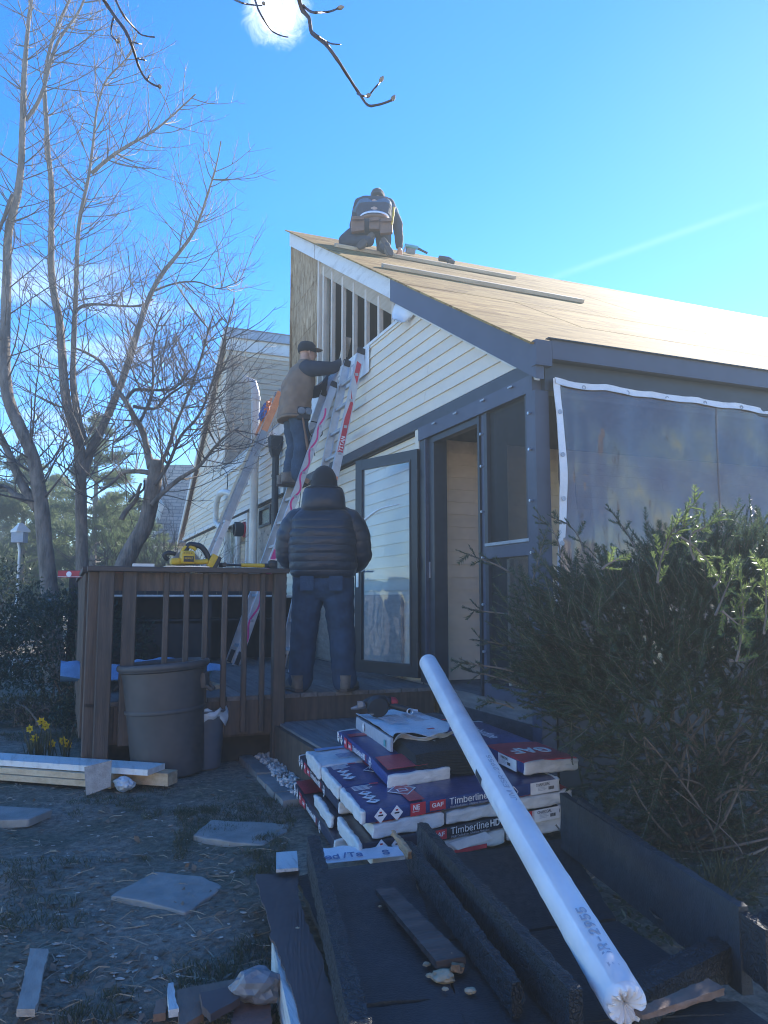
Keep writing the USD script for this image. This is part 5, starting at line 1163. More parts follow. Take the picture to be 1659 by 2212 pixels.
def charred(p0, p1, w, h, seed, name='charred_rafter', mat='charcoal', taper=(1, 1), bump=.0055, n=110, label=None, parent=None, scale=24):
    """a burnt timber, its face broken into blocks of char"""
    p0, p1 = np.asarray(p0), np.asarray(p1); d = unit(p1 - p0); s = unit(np.cross(d, UP)); t = np.cross(s, d); L = np.linalg.norm(p1 - p0)
    base = []
    for e, ax1, ax2 in ((w, s, t),):
        k = 7
        xs = np.linspace(-.5, .5, k)
        ring = [(x, -.5) for x in xs] + [(.5, y) for y in xs[1:]] + [(x, .5) for x in xs[::-1][1:]] + [(-.5, y) for y in xs[::-1][1:-1]]
    R = []
    for i, q in enumerate(np.linspace(0, 1, n)):
        f = taper[0] + (taper[1] - taper[0]) * q
        R.append([p0 + d * L * q + s * x * w * f + t * y * h * f for x, y in ring])
    v, f = skin(np.array(R)); tm = trimesh.Trimesh(v, f, process=False); nn_ = np.asarray(tm.vertex_normals)
    loc = np.c_[(v - p0) @ d, (v - p0) @ s, (v - p0) @ t]
    c = meshkit.noise(loc * [scale * 1.4, scale * 2.4, scale * 2.4] + seed, seed); c = np.abs(c - .5) * 2
    h_ = (np.minimum(c * 3, 1) - .7) + .8 * (meshkit.fbm(loc * 30, 3, seed) - .5)
    v = v + nn_ * (h_ * bump)[:, None]
    return part(parent or br, name, (v, f), mat, smooth=30, label=label)
def stand(px, py, z): return atz(px, py, z)
charred(stand(*Z3(432, 205), .20), stand(760, 2190, .20), .048, .12, 11)
charred(stand(760, 2190, .20) + np.array([.0, -.02, 0]), stand(850, 2560, .20), .05, .14, 12)
charred(stand(*Z3(1000, 215), .20), stand(*Z3(1640, 1090), .17), .030, .09, 13)
charred(stand(*Z3(1075, 125), .23), stand(1245, 2190, .19), .040, .12, 14)
charred(stand(1218, 1772, .24), stand(1610, 2052, .24), .032, .24, 15, name='charred_board', mat='tarpaper', bump=.005, scale=9)
charred(stand(1236, 1765, .30) + np.array([.035, .01, 0]), stand(1640, 2075, .26) + np.array([.03, 0, 0]), .022, .16, 16, name='charred_board', bump=.006, scale=12)
charred(stand(1345, 2180, .17), stand(1700, 1995, .20), .075, .09, 17)
charred(stand(*Z3(855, 440), .15), stand(*Z3(1250, 870), .15), .095, .022, 18, 'brown_board', 'oldwood', (.75, 1), .003, label='brown half-burnt board lying across the black sheets')
charred(stand(*Z3(1250, 870), .148), stand(*Z3(1335, 890), .14), .07, .02, 20, 'broken_end', 'wood_break', (1, .5), .012, 14)
charred(stand(*Z3(905, 95), .27), stand(*Z3(1010, 235), .22), .022, .035, 19, 'broken_end', 'wood_break', (.5, 1), .006, 24, label='pale splintered end of a thin charred rafter')
charred(stand(1378, 2192, .20), stand(1548, 2132, .22), .055, .02, 21, 'splinter', 'oldboard', (.6, 1), .003, 30, label='curved reddish splinter of wood at the near corner')
wb0, wb1 = stand(*Z3(188, 700), .125), stand(655, 2330, .125)
part(br, 'white_edge_board', pbox(wb0 - UP * .14, wb1 - wb0, np.array([.03, 0, 0]), UP * .135), 'whitewash', label='flaking white edge board at the left side of the burnt section')
g = np.array([[stand(*Z3(470 + 520 * a + (0 if t < .5 else -8), 185 + 100 * t - 40 * a * t - 12 * a + 7 * math.sin(17 * a) * (1 - t)), .12 + .02 * (1 - t)) for a in np.linspace(0, 1, 30)] for t in np.linspace(0, 1, 8)])
tw_ = part(br, 'torn_wrap', sheet(g, .002), 'paper', smooth=True, label='torn white wrap with blue letters at the back edge')
gn = unit(np.cross(g[0, -1] - g[0, 0], g[0, 0] - g[-1, 0])); gx_ = unit(g[4, 20] - g[4, 4]); gyv = unit(np.cross(gn, gx_))
for i, (s_, x) in enumerate((('ed', .10), ('/Ta', .30), ('S', .74))):
    q = g[5, int(x * 29)] * 1.0
    part(br, 'wrap_lettering', text(s_, .042, q + gn * .006 - gyv * .018, gx_, gyv, .001, True), 'ink_blue')
part(br, 'white_scrap', pbox(stand(*Z3(214, 335), .15), stand(*Z3(345, 325), .15) - stand(*Z3(214, 335), .15), stand(*Z3(214, 232), .15) - stand(*Z3(214, 335), .15), UP * .012), 'whitewash')
for i, (x, y, r) in enumerate(((1200, 950, .030), (1365, 1035, .014), (1125, 945, .010), (875, 487, .014), (830, 535, .006), (340, 668, .008), (1105, 878, .010), (1215, 1025, .008))):
    c = stand(*Z3(x, y), zs + .012); m = trimesh.creation.icosphere(2, 1.0); vv = np.asarray(m.vertices); vv = vv * [1.2, .9, .6] * (0.6 + .8 * meshkit.fbm(vv * 2.2 + i * 5, 3, i))[:, None] * r
    if i < 2: single('foam_chunk', (vv + c, m.faces), 'foam', ('larger ragged lump of yellowish foam on the black sheets', 'smaller lump of yellowish foam on the black sheets')[i], 'foam', smooth=30)
    else: part(br, 'crumb', (vv + c, m.faces), 'foam')
# scraps beside it
sc_ = [([Z2(960, 1515), Z2(1310, 1452), Z2(1320, 1500), Z2(1090, 1540), Z2(1110, 1640), Z2(985, 1720)], 'oldboard', 'brown scrap board with a pale broken edge beside the burnt section', .05),
       ([Z2(1090, 1530), Z2(1290, 1490), Z2(1310, 1560), Z2(1150, 1650), Z2(1105, 1600)], 'brownsheet', 'dark brown shingle scrap lying on the pale-edged board', .075),
       ([Z2(1270, 1640), Z2(1330, 1540), Z2(1480, 1530), Z2(1480, 1760), Z2(1260, 1760)], 'brick', 'reddish board scrap tucked against the white edge board', .035),
       ([Z2(850, 1570), Z2(920, 1560), Z2(905, 1640), Z2(830, 1650)], 'oldboard', 'small brown chunk of wood left of the scraps', .03),
       ([Z2(915, 1480), Z2(945, 1475), Z2(970, 1620), Z2(925, 1625)], 'whitewash', 'narrow pale wooden stick among the scraps', .06),
       ([Z2(165, 1290), Z2(265, 1292), Z2(195, 1622), Z2(88, 1622)], 'patch_wood', 'pale plank offcut lying flat in the lower left corner', .03)]
for i, (pts, mt, lb, z) in enumerate(sc_):
    g = sg.Polygon([atz(*p, z)[:2] for p in pts]).buffer(0); ring = np.array(g.exterior.segmentize(.02).coords)[:-1]
    ring = ring + (np.stack([meshkit.fbm(np.c_[ring * 25, np.full(len(ring), i + 1.)], 3, 2), meshkit.fbm(np.c_[ring * 25, np.full(len(ring), i + 5.)], 3, 3)], 1) - .5) * .012
    m = trimesh.creation.extrude_polygon(sg.Polygon(ring).buffer(0), .022, engine='earcut'); v = np.asarray(m.vertices); v[:, 2] += z - .022
    single('wood_scrap', (v, m.faces), mt, lb, 'wood scrap', 'scraps of torn-off roofing on the ground')
bgc = atz(*Z2(1405, 1500), .08); m = trimesh.creation.icosphere(2, 1.0); vv = np.asarray(m.vertices); vv = vv * [.075, .05, .055] * (.62 + .7 * meshkit.fbm(vv * 1.6, 2, 3) + .20 * np.random.default_rng(5).uniform(-.5, .5, len(vv)))[:, None]
single('plastic_bag', (vv + bgc, m.faces), 'bag_grey', 'crumpled grey plastic bag beside the burnt section', 'plastic bag', smooth=False)
# ------------------------------------------------------------------ people
class Fig:
    """joints in (right, forward, up) metres about a base point"""
    def __init__(s, base, right, fwd): s.b, s.r, s.f = np.asarray(base, float), unit(right), unit(fwd)
    def __call__(s, x, y, z): return s.b + s.r * x + s.f * y + UP * z
def finger_bones(k, d, pn, ln, r, curl):
    out, p = [], np.asarray(k, float); q = unit(d); rr = r
    for i, fr in enumerate((.45, .30, .25)):
        q = unit(q * math.cos(curl) + pn * math.sin(curl)); e = p + q * ln * fr
        out.append((p, rr, e, rr * .92)); p, rr = e, rr * .92; pn2 = unit(np.cross(np.cross(q, pn), q)); pn = pn2
    return out
def hand_bones(wrist, d, palm, thumb, curl=.45, s=1.0):
    """wrist, pointing direction, palm side, thumb side"""
    d = unit(d); palm = unit(palm - d * (palm @ d)); th = unit(thumb - d * (thumb @ d) - palm * (thumb @ palm)); B = []
    for i, (o, L, w) in enumerate(((.030, .072, .0088), (.010, .080, .009), (-.011, .074, .0088), (-.030, .058, .0080))):
        k = wrist + d * (.092 - .006 * abs(i - 1)) * s + th * o * s
        B.append((wrist + th * o * .5 * s, .019 * s, k, .0125 * s)); B += finger_bones(k, d, palm, L * s, w * s, curl + .05 * i)
    t0 = wrist + d * .025 * s + th * .024 * s; t1 = wrist + d * .060 * s + th * .052 * s + palm * .015 * s; t2 = wrist + d * .088 * s + th * .056 * s + palm * .035 * s
    B += [(wrist + th * .01, .018 * s, t0, .016 * s), (t0, .015 * s, t1, .0115 * s), (t1, .0112 * s, t2, .0095 * s)]
    return B
def head_bones(c, f, u, s=1.0):
    """skull, jaw, nose, ears, brow and lips as one run of bones; f the way the face looks"""
    r = unit(np.cross(f, u)); B = []
    P_ = lambda x, y, z: c + (r * x + f * y + u * z) * s
    B.append((P_(0, -.02, .03), .088 * s, P_(0, .022, .025), .078 * s)); B.append((P_(0, .02, .03), .076 * s, P_(0, .045, -.055), .052 * s)); B.append((P_(0, .045, -.05), .05 * s, P_(0, .062, -.088), .026 * s))
    B.append((P_(0, .088, .022), .011 * s, P_(0, .106, -.022), .014 * s)); B.append((P_(-.022, .092, -.052), .010 * s, P_(.022, .092, -.052), .010 * s)); B.append((P_(-.035, .080, .034), .013 * s, P_(.035, .080, .034), .013 * s))
    for e in (-1, 1): B.append((P_(e * .082, -.008, .022), .012 * s, P_(e * .080, .0, -.022), .009 * s))
    B.append((P_(0, -.03, -.02), .058 * s, P_(0, -.04, -.13), .056 * s))
    return B
def shell(m, keep, off):
    t = trimesh.Trimesh(*vf(m), process=False); v = np.asarray(t.vertices); n = np.asarray(t.vertex_normals); k = keep(v)
    f = np.asarray(t.faces); f = f[k[f].all(1)]; ids, inv = np.unique(f, return_inverse=True); f = inv.reshape(f.shape)
    V = v[ids] + n[ids] * off; V2 = v[ids] - n[ids] * .004
    e = np.vstack([f[:, [0, 1]], f[:, [1, 2]], f[:, [2, 0]]]); key = {}
    for a, b in e: key[(a, b)] = 1
    rim = [(a, b) for a, b in key if (b, a) not in key]; L = len(V)
    F = [f, f[:, ::-1] + L] + ([np.array([[b, a, a + L] for a, b in rim]), np.array([[b, a + L, b + L] for a, b in rim])] if rim else [])
    return np.vstack([V, V2]), np.vstack(F)
def quilt_tube(pts, rad, nb, amp, n=26, m=110, squash=None):
    c = spline(np.c_[np.asarray(pts), np.asarray(rad)], m); k = np.linspace(0, 1, m); b = np.abs(np.sin(np.pi * nb * k)) ** .55
    return tube(c[:, :3], c[:, 3] * (1 - amp + amp * 1.4 * b), n)
def boot(parent, heel, d, L=.30, h=.16, mat='boot'):
    d = unit(d); s = unit(np.cross(d, UP)); rings = []
    for t, w, hh, z in ((0, .032, .05, .055), (.03, .043, .075, .075), (.10, .046, .08, .08), (.16, .045, .062, .062), (.22, .049, .043, .045), (.27, .044, .036, .038), (.30, .022, .024, .030)):
        rings.append((heel + d * t * L / .30 + UP * z, w, hh * .92, s, UP))
    part(parent, 'boot', join([loft(rings, 22, 2.6), loft([(heel + d * .055 + UP * .06, .046, .055, s, d), (heel + d * .05 + UP * h, .052, .060, s, d)], 20, 2.2)]), mat, smooth=50)
    so = [(heel + d * (t * L / .30) + UP * .012, w, .013, s, UP) for t, w in ((-.006, .030), (.03, .046), (.10, .045), (.16, .046), (.22, .052), (.28, .046), (.306, .022))]
    part(parent, 'boot_sole', loft(so, 20, 4), 'sole', smooth=30)
def eyes(parent, c, f, u, s=1.0):
    r = unit(np.cross(f, u))
    for e in (-1, 1):
        m = trimesh.creation.icosphere(2, .0115 * s); part(parent, 'eye', (np.asarray(m.vertices) + c + (r * e * .031 + f * .079 + u * .012) * s, m.faces), 'ink_dark', smooth=True)

# the man standing on the deck, back to us
b1 = atz(695, 1494, DZ + .004); F1 = Fig(b1 + np.array([0, .06, 0]), [1, 0, 0], [0, 1, 0])
man = thing('person', 'person in black quilted jacket, jeans and beanie standing on the deck with back turned', 'person', b1, 'roofers at work')
hc = F1(0, .03, 1.675)
wL, wR = F1(-.10, .30, 1.06), F1(.10, .30, 1.06)
bones = [(F1(-.08, 0, .95), .12, F1(.08, 0, .95), .12), (F1(0, 0, .95), .14, F1(0, 0, 1.25), .15), (F1(-.12, 0, 1.36), .10, F1(.12, 0, 1.36), .10), (F1(0, 0, 1.2), .15, F1(0, 0, 1.38), .12)]
for s in (-1, 1):
    bones += [(F1(s * .10, 0, .92), .10, F1(s * .15, .01, .50), .065), (F1(s * .15, .01, .50), .063, F1(s * .18, 0, .10), .045), (F1(s * .18, 0, .10), .04, F1(s * .20, .14, .05), .035),
              (F1(s * .21, 0, 1.38), .06, F1(s * .30, .02, 1.13), .048), (F1(s * .30, .02, 1.13), .046, (wL, wR)[s > 0], .030)]
    bones += hand_bones((wL, wR)[s > 0], np.array([-s * .8, .6, -.05]), np.array([0, -.2, -1.0]), np.array([0, 1.0, .3]), .5)
bones += head_bones(hc, np.array([0, 1.0, -.12]) / 1.0072, UP)
part(man, 'body', flesh(bones, .016, 6, 16), 'skin', smooth=True); eyes(man, hc, np.array([0, 1.0, -.12]), UP)
jb = [(F1(-.095, -.03, .93), .150, F1(.095, -.03, .93), .150), (F1(-.09, -.045, .86), .14, F1(.09, -.045, .86), .14)]
for s in (-1, 1): jb += [(F1(s * .108, -.02, .90), .145, F1(s * .150, .0, .50), .108), (F1(s * .150, .0, .50), .108, F1(s * .178, .0, .085), .098)]
part(man, 'jeans', wrinkle(flesh(jb, .022, 10), .019, 6.5, 3, 4, (1, 1, 2.0)), 'jeans', smooth=True)
for s in (-1, 1):
    part(man, 'pocket', softbox(F1(s * .115 - .055, -.2035, .80), [.11, 0, 0], [0, .012, 0], UP * .12, (3, 1, 3), .004, .002), 'jeans', smooth=40)
zq = np.linspace(0, 1, 150); prof = np.array([[.905, .225, .16], [.93, .262, .195], [1.0, .278, .215], [1.12, .282, .222], [1.25, .278, .215], [1.36, .272, .185], [1.42, .235, .155], [1.465, .175, .13], [1.51, .11, .11]])
pz = spline(prof, 150); bb = np.abs(np.sin(np.pi * (pz[:, 0] - .90) / .066)) ** .5
rings = [(F1(.0, -.015 - .02 * math.sin(max(0, z - .9) * 3), z), w * (.978 + .026 * q), d * (.972 + .034 * q), F1.r, F1.f) for (z, w, d), q in zip(pz, bb)]
part(man, 'jacket', wrinkle(loft(rings, 72, 2.35), .014, 6, 2, 4, (1, 1, 1.6)), 'jacket', smooth=True)
for s in (-1, 1):
    part(man, 'sleeve', wrinkle(quilt_tube([F1(s * .10, -.02, 1.405), F1(s * .215, -.015, 1.36), F1(s * .275, -.005, 1.25), F1(s * .300, .02, 1.11), F1(s * .245, .15, 1.03), F1(s * .12, .28, 1.05)], [.085, .112, .108, .094, .086, .055], 10, .040), .013, 7, 4, 4), 'jacket', smooth=True)
part(man, 'hood', wrinkle(loft([(F1(0, -.03, 1.435), .12, .10, F1.r, F1.f), (F1(0, -.06, 1.445), .178, .125, F1.r, F1.f), (F1(0, -.070, 1.48), .186, .142, F1.r, F1.f), (F1(0, -.065, 1.54), .178, .142, F1.r, F1.f), (F1(0, -.050, 1.60), .166, .135, F1.r, F1.f), (F1(0, -.035, 1.635), .154, .130, F1.r, F1.f), (F1(0, -.02, 1.650), .138, .122, F1.r, F1.f), (F1(0, -.01, 1.635), .118, .112, F1.r, F1.f)], 40, 2.2), .010, 9, 6), 'jacket', smooth=True)
part(man, 'hood_seam', tube([F1(.15 * math.sin(a), -.045 - .128 * math.cos(a), 1.632 + .010 * math.cos(a)) for a in np.linspace(-1.4, 1.4, 20)], .006, 6), 'jacket_seam')
part(man, 'beanie', wrinkle(loft([(F1(0, .01, 1.60), .104, .112, F1.r, F1.f), (F1(0, .008, 1.64), .112, .120, F1.r, F1.f), (F1(0, .005, 1.70), .110, .118, F1.r, F1.f), (F1(0, .002, 1.76), .096, .105, F1.r, F1.f), (F1(0, 0, 1.805), .070, .078, F1.r, F1.f), (F1(0, 0, 1.83), .035, .04, F1.r, F1.f), (F1(0, 0, 1.838), .008, .01, F1.r, F1.f)], 40, 2.1), .003, 16, 1), 'knit', smooth=True)
part(man, 'beanie_cuff', loft([(F1(0, .01, 1.595), .108, .118, F1.r, F1.f), (F1(0, .009, 1.62), .1145, .1235, F1.r, F1.f), (F1(0, .008, 1.665), .1155, .1240, F1.r, F1.f), (F1(0, .008, 1.672), .111, .119, F1.r, F1.f)], 40, 2.1), 'knit', smooth=True)
boot(man, F1(-.175, -.10, 0), [-.45, .9, 0], .31, .13); boot(man, F1(.178, -.10, 0), [.25, .97, 0], .31, .13)

# the roofer on the ladder, facing the wall
zr = 2.575
b2 = P(2.62, -.515, zr); F2 = Fig(b2, -DU, DV)
man2 = thing('person', 'person in tan work vest, dark cap and jeans on the ladder reaching into the gable', 'person', b2, 'roofers at work')
hc2 = F2(.0, .20, 1.655); look = unit(DV + UP * -.06)
wR2, wL2 = F2(.26, .62, 1.53), F2(-.12, .56, 1.44)
tor = [(F2(-.07, .06, .95), .12, F2(.07, .06, .95), .12), (F2(0, .06, .95), .14, F2(0, .10, 1.25), .14), (F2(-.12, .12, 1.38), .095, F2(.12, .12, 1.38), .095), (F2(0, .10, 1.2), .14, F2(0, .13, 1.40), .11)]
bones = list(tor)
for s in (-1, 1):
    fx = .03 if s > 0 else -.01
    bones += [(F2(s * .09, .05, .92), .098, F2(s * .10, .09 + fx, .50), .065), (F2(s * .10, .09 + fx, .50), .063, F2(s * .105, .03 + fx, .10), .045), (F2(s * .105, .03, .10), .04, F2(s * .11, .17, .05), .035)]
el = (F2(-.26, .36, 1.24), F2(.29, .38, 1.40))
for s, w in ((-1, wL2), (1, wR2)):
    bones += [(F2(s * .20, .12, 1.40), .06, el[s > 0], .047), (el[s > 0], .045, w, .030)]
bones += hand_bones(wL2, unit(w_ := (DV + UP * .1)), -UP, DU * -1, .6)
bones += head_bones(hc2, look, UP)
part(man2, 'body', flesh(bones, .017, 6, 16), 'skin', smooth=True); eyes(man2, hc2, look, UP)
part(man2, 'work_glove', flesh([(wR2 - DV * .05, .040, wR2, .038)] + hand_bones(wR2, unit(DV * .8 - UP * .55 + DU * .05), -DV * .5 - UP * .8, DU, .55, 1.22), .012, 4, 14), 'glove', smooth=True)
jb = [(F2(-.08, .045, .94), .135, F2(.08, .045, .94), .135)]
for s in (-1, 1):
    fx = .03 if s > 0 else -.01; jb += [(F2(s * .09, .04, .90), .125, F2(s * .10, .085 + fx, .50), .098), (F2(s * .10, .085 + fx, .50), .096, F2(s * .105, .03 + fx, .10), .092)]
part(man2, 'jeans', wrinkle(flesh(jb, .022, 8), .018, 7, 6, 4, (1, 1, 1.8)), 'jeans_mid', smooth=True)
pv_ = np.array([[.80, .225, .175, .03], [.84, .232, .182, .03], [.95, .232, .185, .04], [1.1, .232, .19, .06], [1.25, .235, .185, .085], [1.36, .225, .165, .11], [1.44, .165, .125, .125], [1.49, .10, .095, .14]])
pz = spline(pv_, 60)
part(man2, 'vest', wrinkle(loft([(F2(0, y, z + 0) - UP * 0, w, d, F2.r, F2.f) for z, w, d, y in pz], 60, 2.4), .026, 6.5, 3, 4), 'vest', smooth=True)
part(man2, 'vest_collar', loft([(F2(0, .13, 1.46), .095, .09, F2.r, F2.f), (F2(0, .15, 1.50), .085, .085, F2.r, F2.f), (F2(0, .17, 1.545), .082, .085, F2.r, F2.f)], 30, 2.1), 'vest', smooth=True)
part(man2, 'vest_hem', loft([(F2(0, .03, .785), .228, .178, F2.r, F2.f), (F2(0, .03, .805), .238, .188, F2.r, F2.f), (F2(0, .03, .825), .236, .186, F2.r, F2.f)], 52, 2.4), 'vest', smooth=True)
for s, w in ((-1, wL2), (1, wR2)):
    part(man2, 'sleeve', wrinkle(tube(spline([np.r_[F2(s * .17, .11, 1.43), .085], np.r_[F2(s * .225, .16, 1.385), .098], np.r_[el[s > 0], .078], np.r_[w - DV * .02, .050]], 30)[:, :3], spline([[0, 0, 0, .085], [.1, 0, 0, .098], [.35, 0, 0, .078], [.65, 0, 0, .050]], 30)[:, 3], 24), .010, 9, 5), 'navy', smooth=True)
part(man2, 'cuff', tube([wR2 - DV * .045, wR2 - DV * .02], .046, 16), 'ink_grey')
part(man2, 'cap', wrinkle(loft([(hc2 + UP * -.005 - DV * .01, .094, .108, F2.r, F2.f), (hc2 + UP * .04 - DV * .01, .101, .116, F2.r, F2.f), (hc2 + UP * .085 - DV * .012, .092, .106, F2.r, F2.f), (hc2 + UP * .12 - DV * .015, .065, .078, F2.r, F2.f), (hc2 + UP * .138 - DV * .018, .02, .03, F2.r, F2.f)], 36, 2.2), .003, 12), 'knit', smooth=True)
gb = np.array([[hc2 + UP * (.040 + .012 * math.cos(a) - .012 * t) + F2.r * math.sin(a) * .088 * (1 - .25 * t) + DV * (.075 * math.cos(a) + .03 + .085 * t) for a in np.linspace(-1.1, 1.1, 12)] for t in np.linspace(0, 1, 6)])
part(man2, 'cap_bill', sheet(gb, .006), 'vest', smooth=True)
boot(man2, F2(.105, -.13, .0), DV + DU * .05, .30, .13); boot(man2, F2(-.105, -.13, .0), DV, .30, .13)
part(man2, 'tool_belt', loft([(F2(0, .045, .90), .158, .145, F2.r, F2.f), (F2(0, .045, .945), .160, .147, F2.r, F2.f)], 36, 2.2), 'tool_black')
pc = F2(.17, .10, .76)
part(man2, 'tool_pouch', softbox(pc - DV * .09, F2.r * .07, DV * .17, UP * .16, (3, 5, 5), .02, .005), 'tool_black', smooth=40)
part(man2, 'pouch_reel', join([lathe([(.0001, .02), (.04, .02), (.045, 0)], 16, pc + F2.r * .072 + UP * .10 + DV * d_, F2.r) for d_ in (-.04, .045)]), 'tool_grey')
part(man2, 'hanging_hammer', join([tube([pc + F2.r * .06 + UP * .02 - DV * .02, pc + F2.r * .06 - UP * .20 + DV * .02], .013, 8), tube([pc + F2.r * .06 - UP * .20 + DV * .02, pc + F2.r * .055 - UP * .36 + DV * .05], .017, 8)]), 'leather')
part(man2, 'hose_loop', tube(spline([pc + DV * .1, pc + DV * .20 - UP * .02, pc + DV * .24 - UP * .14, pc + DV * .16 - UP * .2, pc + DV * .05 - UP * .08], 20), .007, 6), 'tool_black')

# the roofer kneeling on the roof, seen from behind
b3 = onroof(806, 549, .012); F3 = Fig(b3, [1, 0, 0], [0, 1, 0])
def rz(x, y): return -RN[0] / RN[2] * x - RN[1] / RN[2] * y
man3 = thing('person', 'person in navy sweater with brown leather tool belt kneeling on the bare roof', 'person', b3, 'roofers at work')
hc3 = F3(.055, .66, 1.10); lk = unit([.05, .75, -.62]); hu = unit(np.array([0, .62, .75]))
kL, kR = F3(-.37, .26, rz(-.37, .26) + .085), F3(.14, .42, rz(.14, .42) + .075)
aL, aR = F3(-.06, .10, rz(-.06, .10) + .16), F3(.155, .05, rz(.155, .05) + .13)
hipL, hipR = F3(-.10, .24, .50), F3(.12, .26, .50); sL, sR = F3(-.185, .50, .95), F3(.205, .50, .94)
eL, eR = F3(-.27, .62, .70), F3(.330, .52, .66); wL3, wR3 = F3(-.20, .70, rz(-.2, .7) + .07), F3(.355, .44, rz(.355, .44) + .105)
bones = [(hipL, .11, hipR, .11), (F3(.01, .25, .52), .13, F3(.01, .42, .80), .135), (F3(.01, .42, .80), .13, F3(.01, .52, .94), .11), (sL, .07, sR, .07), (F3(.01, .52, .94), .07, hc3 - hu * .08, .055)]
for h_, k_, a_ in ((hipL, kL, aL), (hipR, kR, aR)): bones += [(h_, .095, k_, .066), (k_, .062, a_, .045)]
for s_, e_, w3 in ((sL, eL, wL3), (sR, eR, wR3)): bones += [(s_, .058, e_, .046), (e_, .044, w3, .030)]
bones += hand_bones(wR3, np.array([.05, .45, -.75]), np.array([-.3, .7, .4]), np.array([-1.0, 0, 0]), .5) + hand_bones(wL3, np.array([.2, .8, .2]), np.array([0, 0, -1.0]), np.array([1.0, 0, 0]), .3)
bones += head_bones(hc3, lk, hu)
part(man3, 'body', flesh(bones, .017, 6, 16), 'skin', smooth=True); eyes(man3, hc3, lk, hu)
jb = [(hipL, .135, hipR, .135), (F3(.01, .24, .49), .14, F3(.01, .30, .58), .13)]
for h_, k_, a_ in ((hipL, kL, aL), (hipR, kR, aR)): jb += [(h_, .120, k_, .098), (k_, .090, a_, .072)]
part(man3, 'trousers', wrinkle(flesh(jb, .024, 8), .010, 8, 2), 'navy', smooth=True)
swb = [(F3(-.10, .31, .64), .125, F3(.12, .31, .64), .125), (F3(-.09, .32, .66), .13, F3(-.11, .46, .88), .135), (F3(.11, .32, .66), .13, F3(.13, .46, .88), .135), (F3(-.10, .40, .78), .14, F3(.12, .40, .78), .14), (F3(-.13, .50, .955), .105, F3(.15, .50, .945), .105), (F3(.01, .54, .97), .09, F3(.04, .59, 1.03), .075)]
for s_, e_, w3 in ((sL, eL, wL3), (sR, eR, wR3)): swb += [(s_, .092, e_, .072), (e_, .070, e_ + (w3 - e_) * .86, .050)]
sw = wrinkle(flesh(swb, .018, 10), .010, 8, 4)
part(man3, 'sweater', sw, 'navy', smooth=True)
back = unit([0, .60, .60])
def band(v):
    q = (v - F3(.01, .25, .52)); t = q @ unit([0, .25, .43]); return (t > .33) & (t < .43) & (q @ unit([0, -.43, .25]) > -.05)
part(man3, 'sweater_band', shell(sw, band, .004), 'band_blue', smooth=True)
part(man3, 'shirt', loft([(F3(.01, .260, .555), .205, .150, F3.r, unit([0, .9, -.42])), (F3(.01, .275, .590), .216, .158, F3.r, unit([0, .9, -.42])), (F3(.01, .29, .615), .210, .150, F3.r, unit([0, .9, -.42]))], 44, 2.2), 'teeshirt', smooth=True)
part(man3, 'belt', loft([(F3(.01, .240, .505), .215, .165, F3.r, unit([0, .92, -.38])), (F3(.01, .250, .555), .222, .168, F3.r, unit([0, .92, -.38]))], 44, 2.2), 'leather', smooth=True)
def pouch(x0, x1, z0, z1, y, tilt=0.0, nm='pouch'):
    part(man3, nm, softbox(F3(x0, y, z0), [x1 - x0, 0, tilt], [0, .085, 0], [-tilt * .5, .05, z1 - z0], (5, 3, 5), .018, .006, 12, int(abs(x0) * 100)), 'leather', smooth=40)
pouch(-.29, -.11, .315, .53, .02, .02); pouch(-.055, .085, .35, .52, .015); pouch(.085, .26, .29, .51, .015, .02)
part(man3, 'pouch_flap', join([softbox(F3(x0, .005, z), [w, 0, .01], [0, .02, 0], [0, .012, .055], (3, 2, 3), .009, .003) for x0, z, w in ((-.28, .475, .16), (-.05, .46, .13), (.10, .45, .15))]), 'leather', smooth=40)
part(man3, 'hammer_handle', tube([F3(.245, .04, .42), F3(.265, .05, .56), F3(.275, .055, .67)], [.014, .013, .016], 8), 'yellow')
part(man3, 'beanie', wrinkle(loft([(hc3 - hu * .085 - lk * .05, .085, .085, F3.r, lk), (hc3 - hu * .04 - lk * .03, .096, .102, F3.r, lk), (hc3 - hu * .01 - lk * .02, .098, .110, F3.r, lk), (hc3 + hu * .04 - lk * .02, .104, .118, F3.r, lk), (hc3 + hu * .09 - lk * .022, .095, .108, F3.r, lk), (hc3 + hu * .13 - lk * .03, .06, .07, F3.r, lk), (hc3 + hu * .145 - lk * .03, .015, .02, F3.r, lk)], 36, 2.1), .003, 12), 'knit', smooth=True)
part(man3, 'beanie_stripe', tube([hc3 + hu * (.04 + .085 * math.sin(a)) - lk * (.02 + .122 * math.cos(a)) + F3.r * (.02 + .03 * math.sin(a)) for a in np.linspace(-.1, 1.3, 12)], .003, 5), 'ink_grey')
def sole_foot(ank, toe, out):
    """a boot seen on its sole, toe down on the boards"""
    ank, toe = np.asarray(ank), np.asarray(toe); d = unit(toe - ank); o = unit(np.asarray(out) - d * (np.asarray(out) @ d)); s = np.cross(d, o); L = np.linalg.norm(toe - ank)
    part(man3, 'boot', loft([(ank - d * .035 - o * .05, .034, .030, s, o), (ank - o * .05, .046, .055, s, o), (ank + d * L * .4 - o * .035, .046, .045, s, o), (ank + d * L * .75 - o * .03, .050, .036, s, o), (ank + d * L - o * .03, .026, .022, s, o)], 22, 2.6), 'boot', smooth=45)
    part(man3, 'boot_sole', loft([(ank - d * .045, .030, .012, s, o), (ank - d * .01, .042, .014, s, o), (ank + d * L * .35, .038, .014, s, o), (ank + d * L * .7, .051, .014, s, o), (ank + d * L * .92, .044, .013, s, o), (ank + d * L * 1.03, .02, .012, s, o)], 22, 3), 'sole', smooth=35)
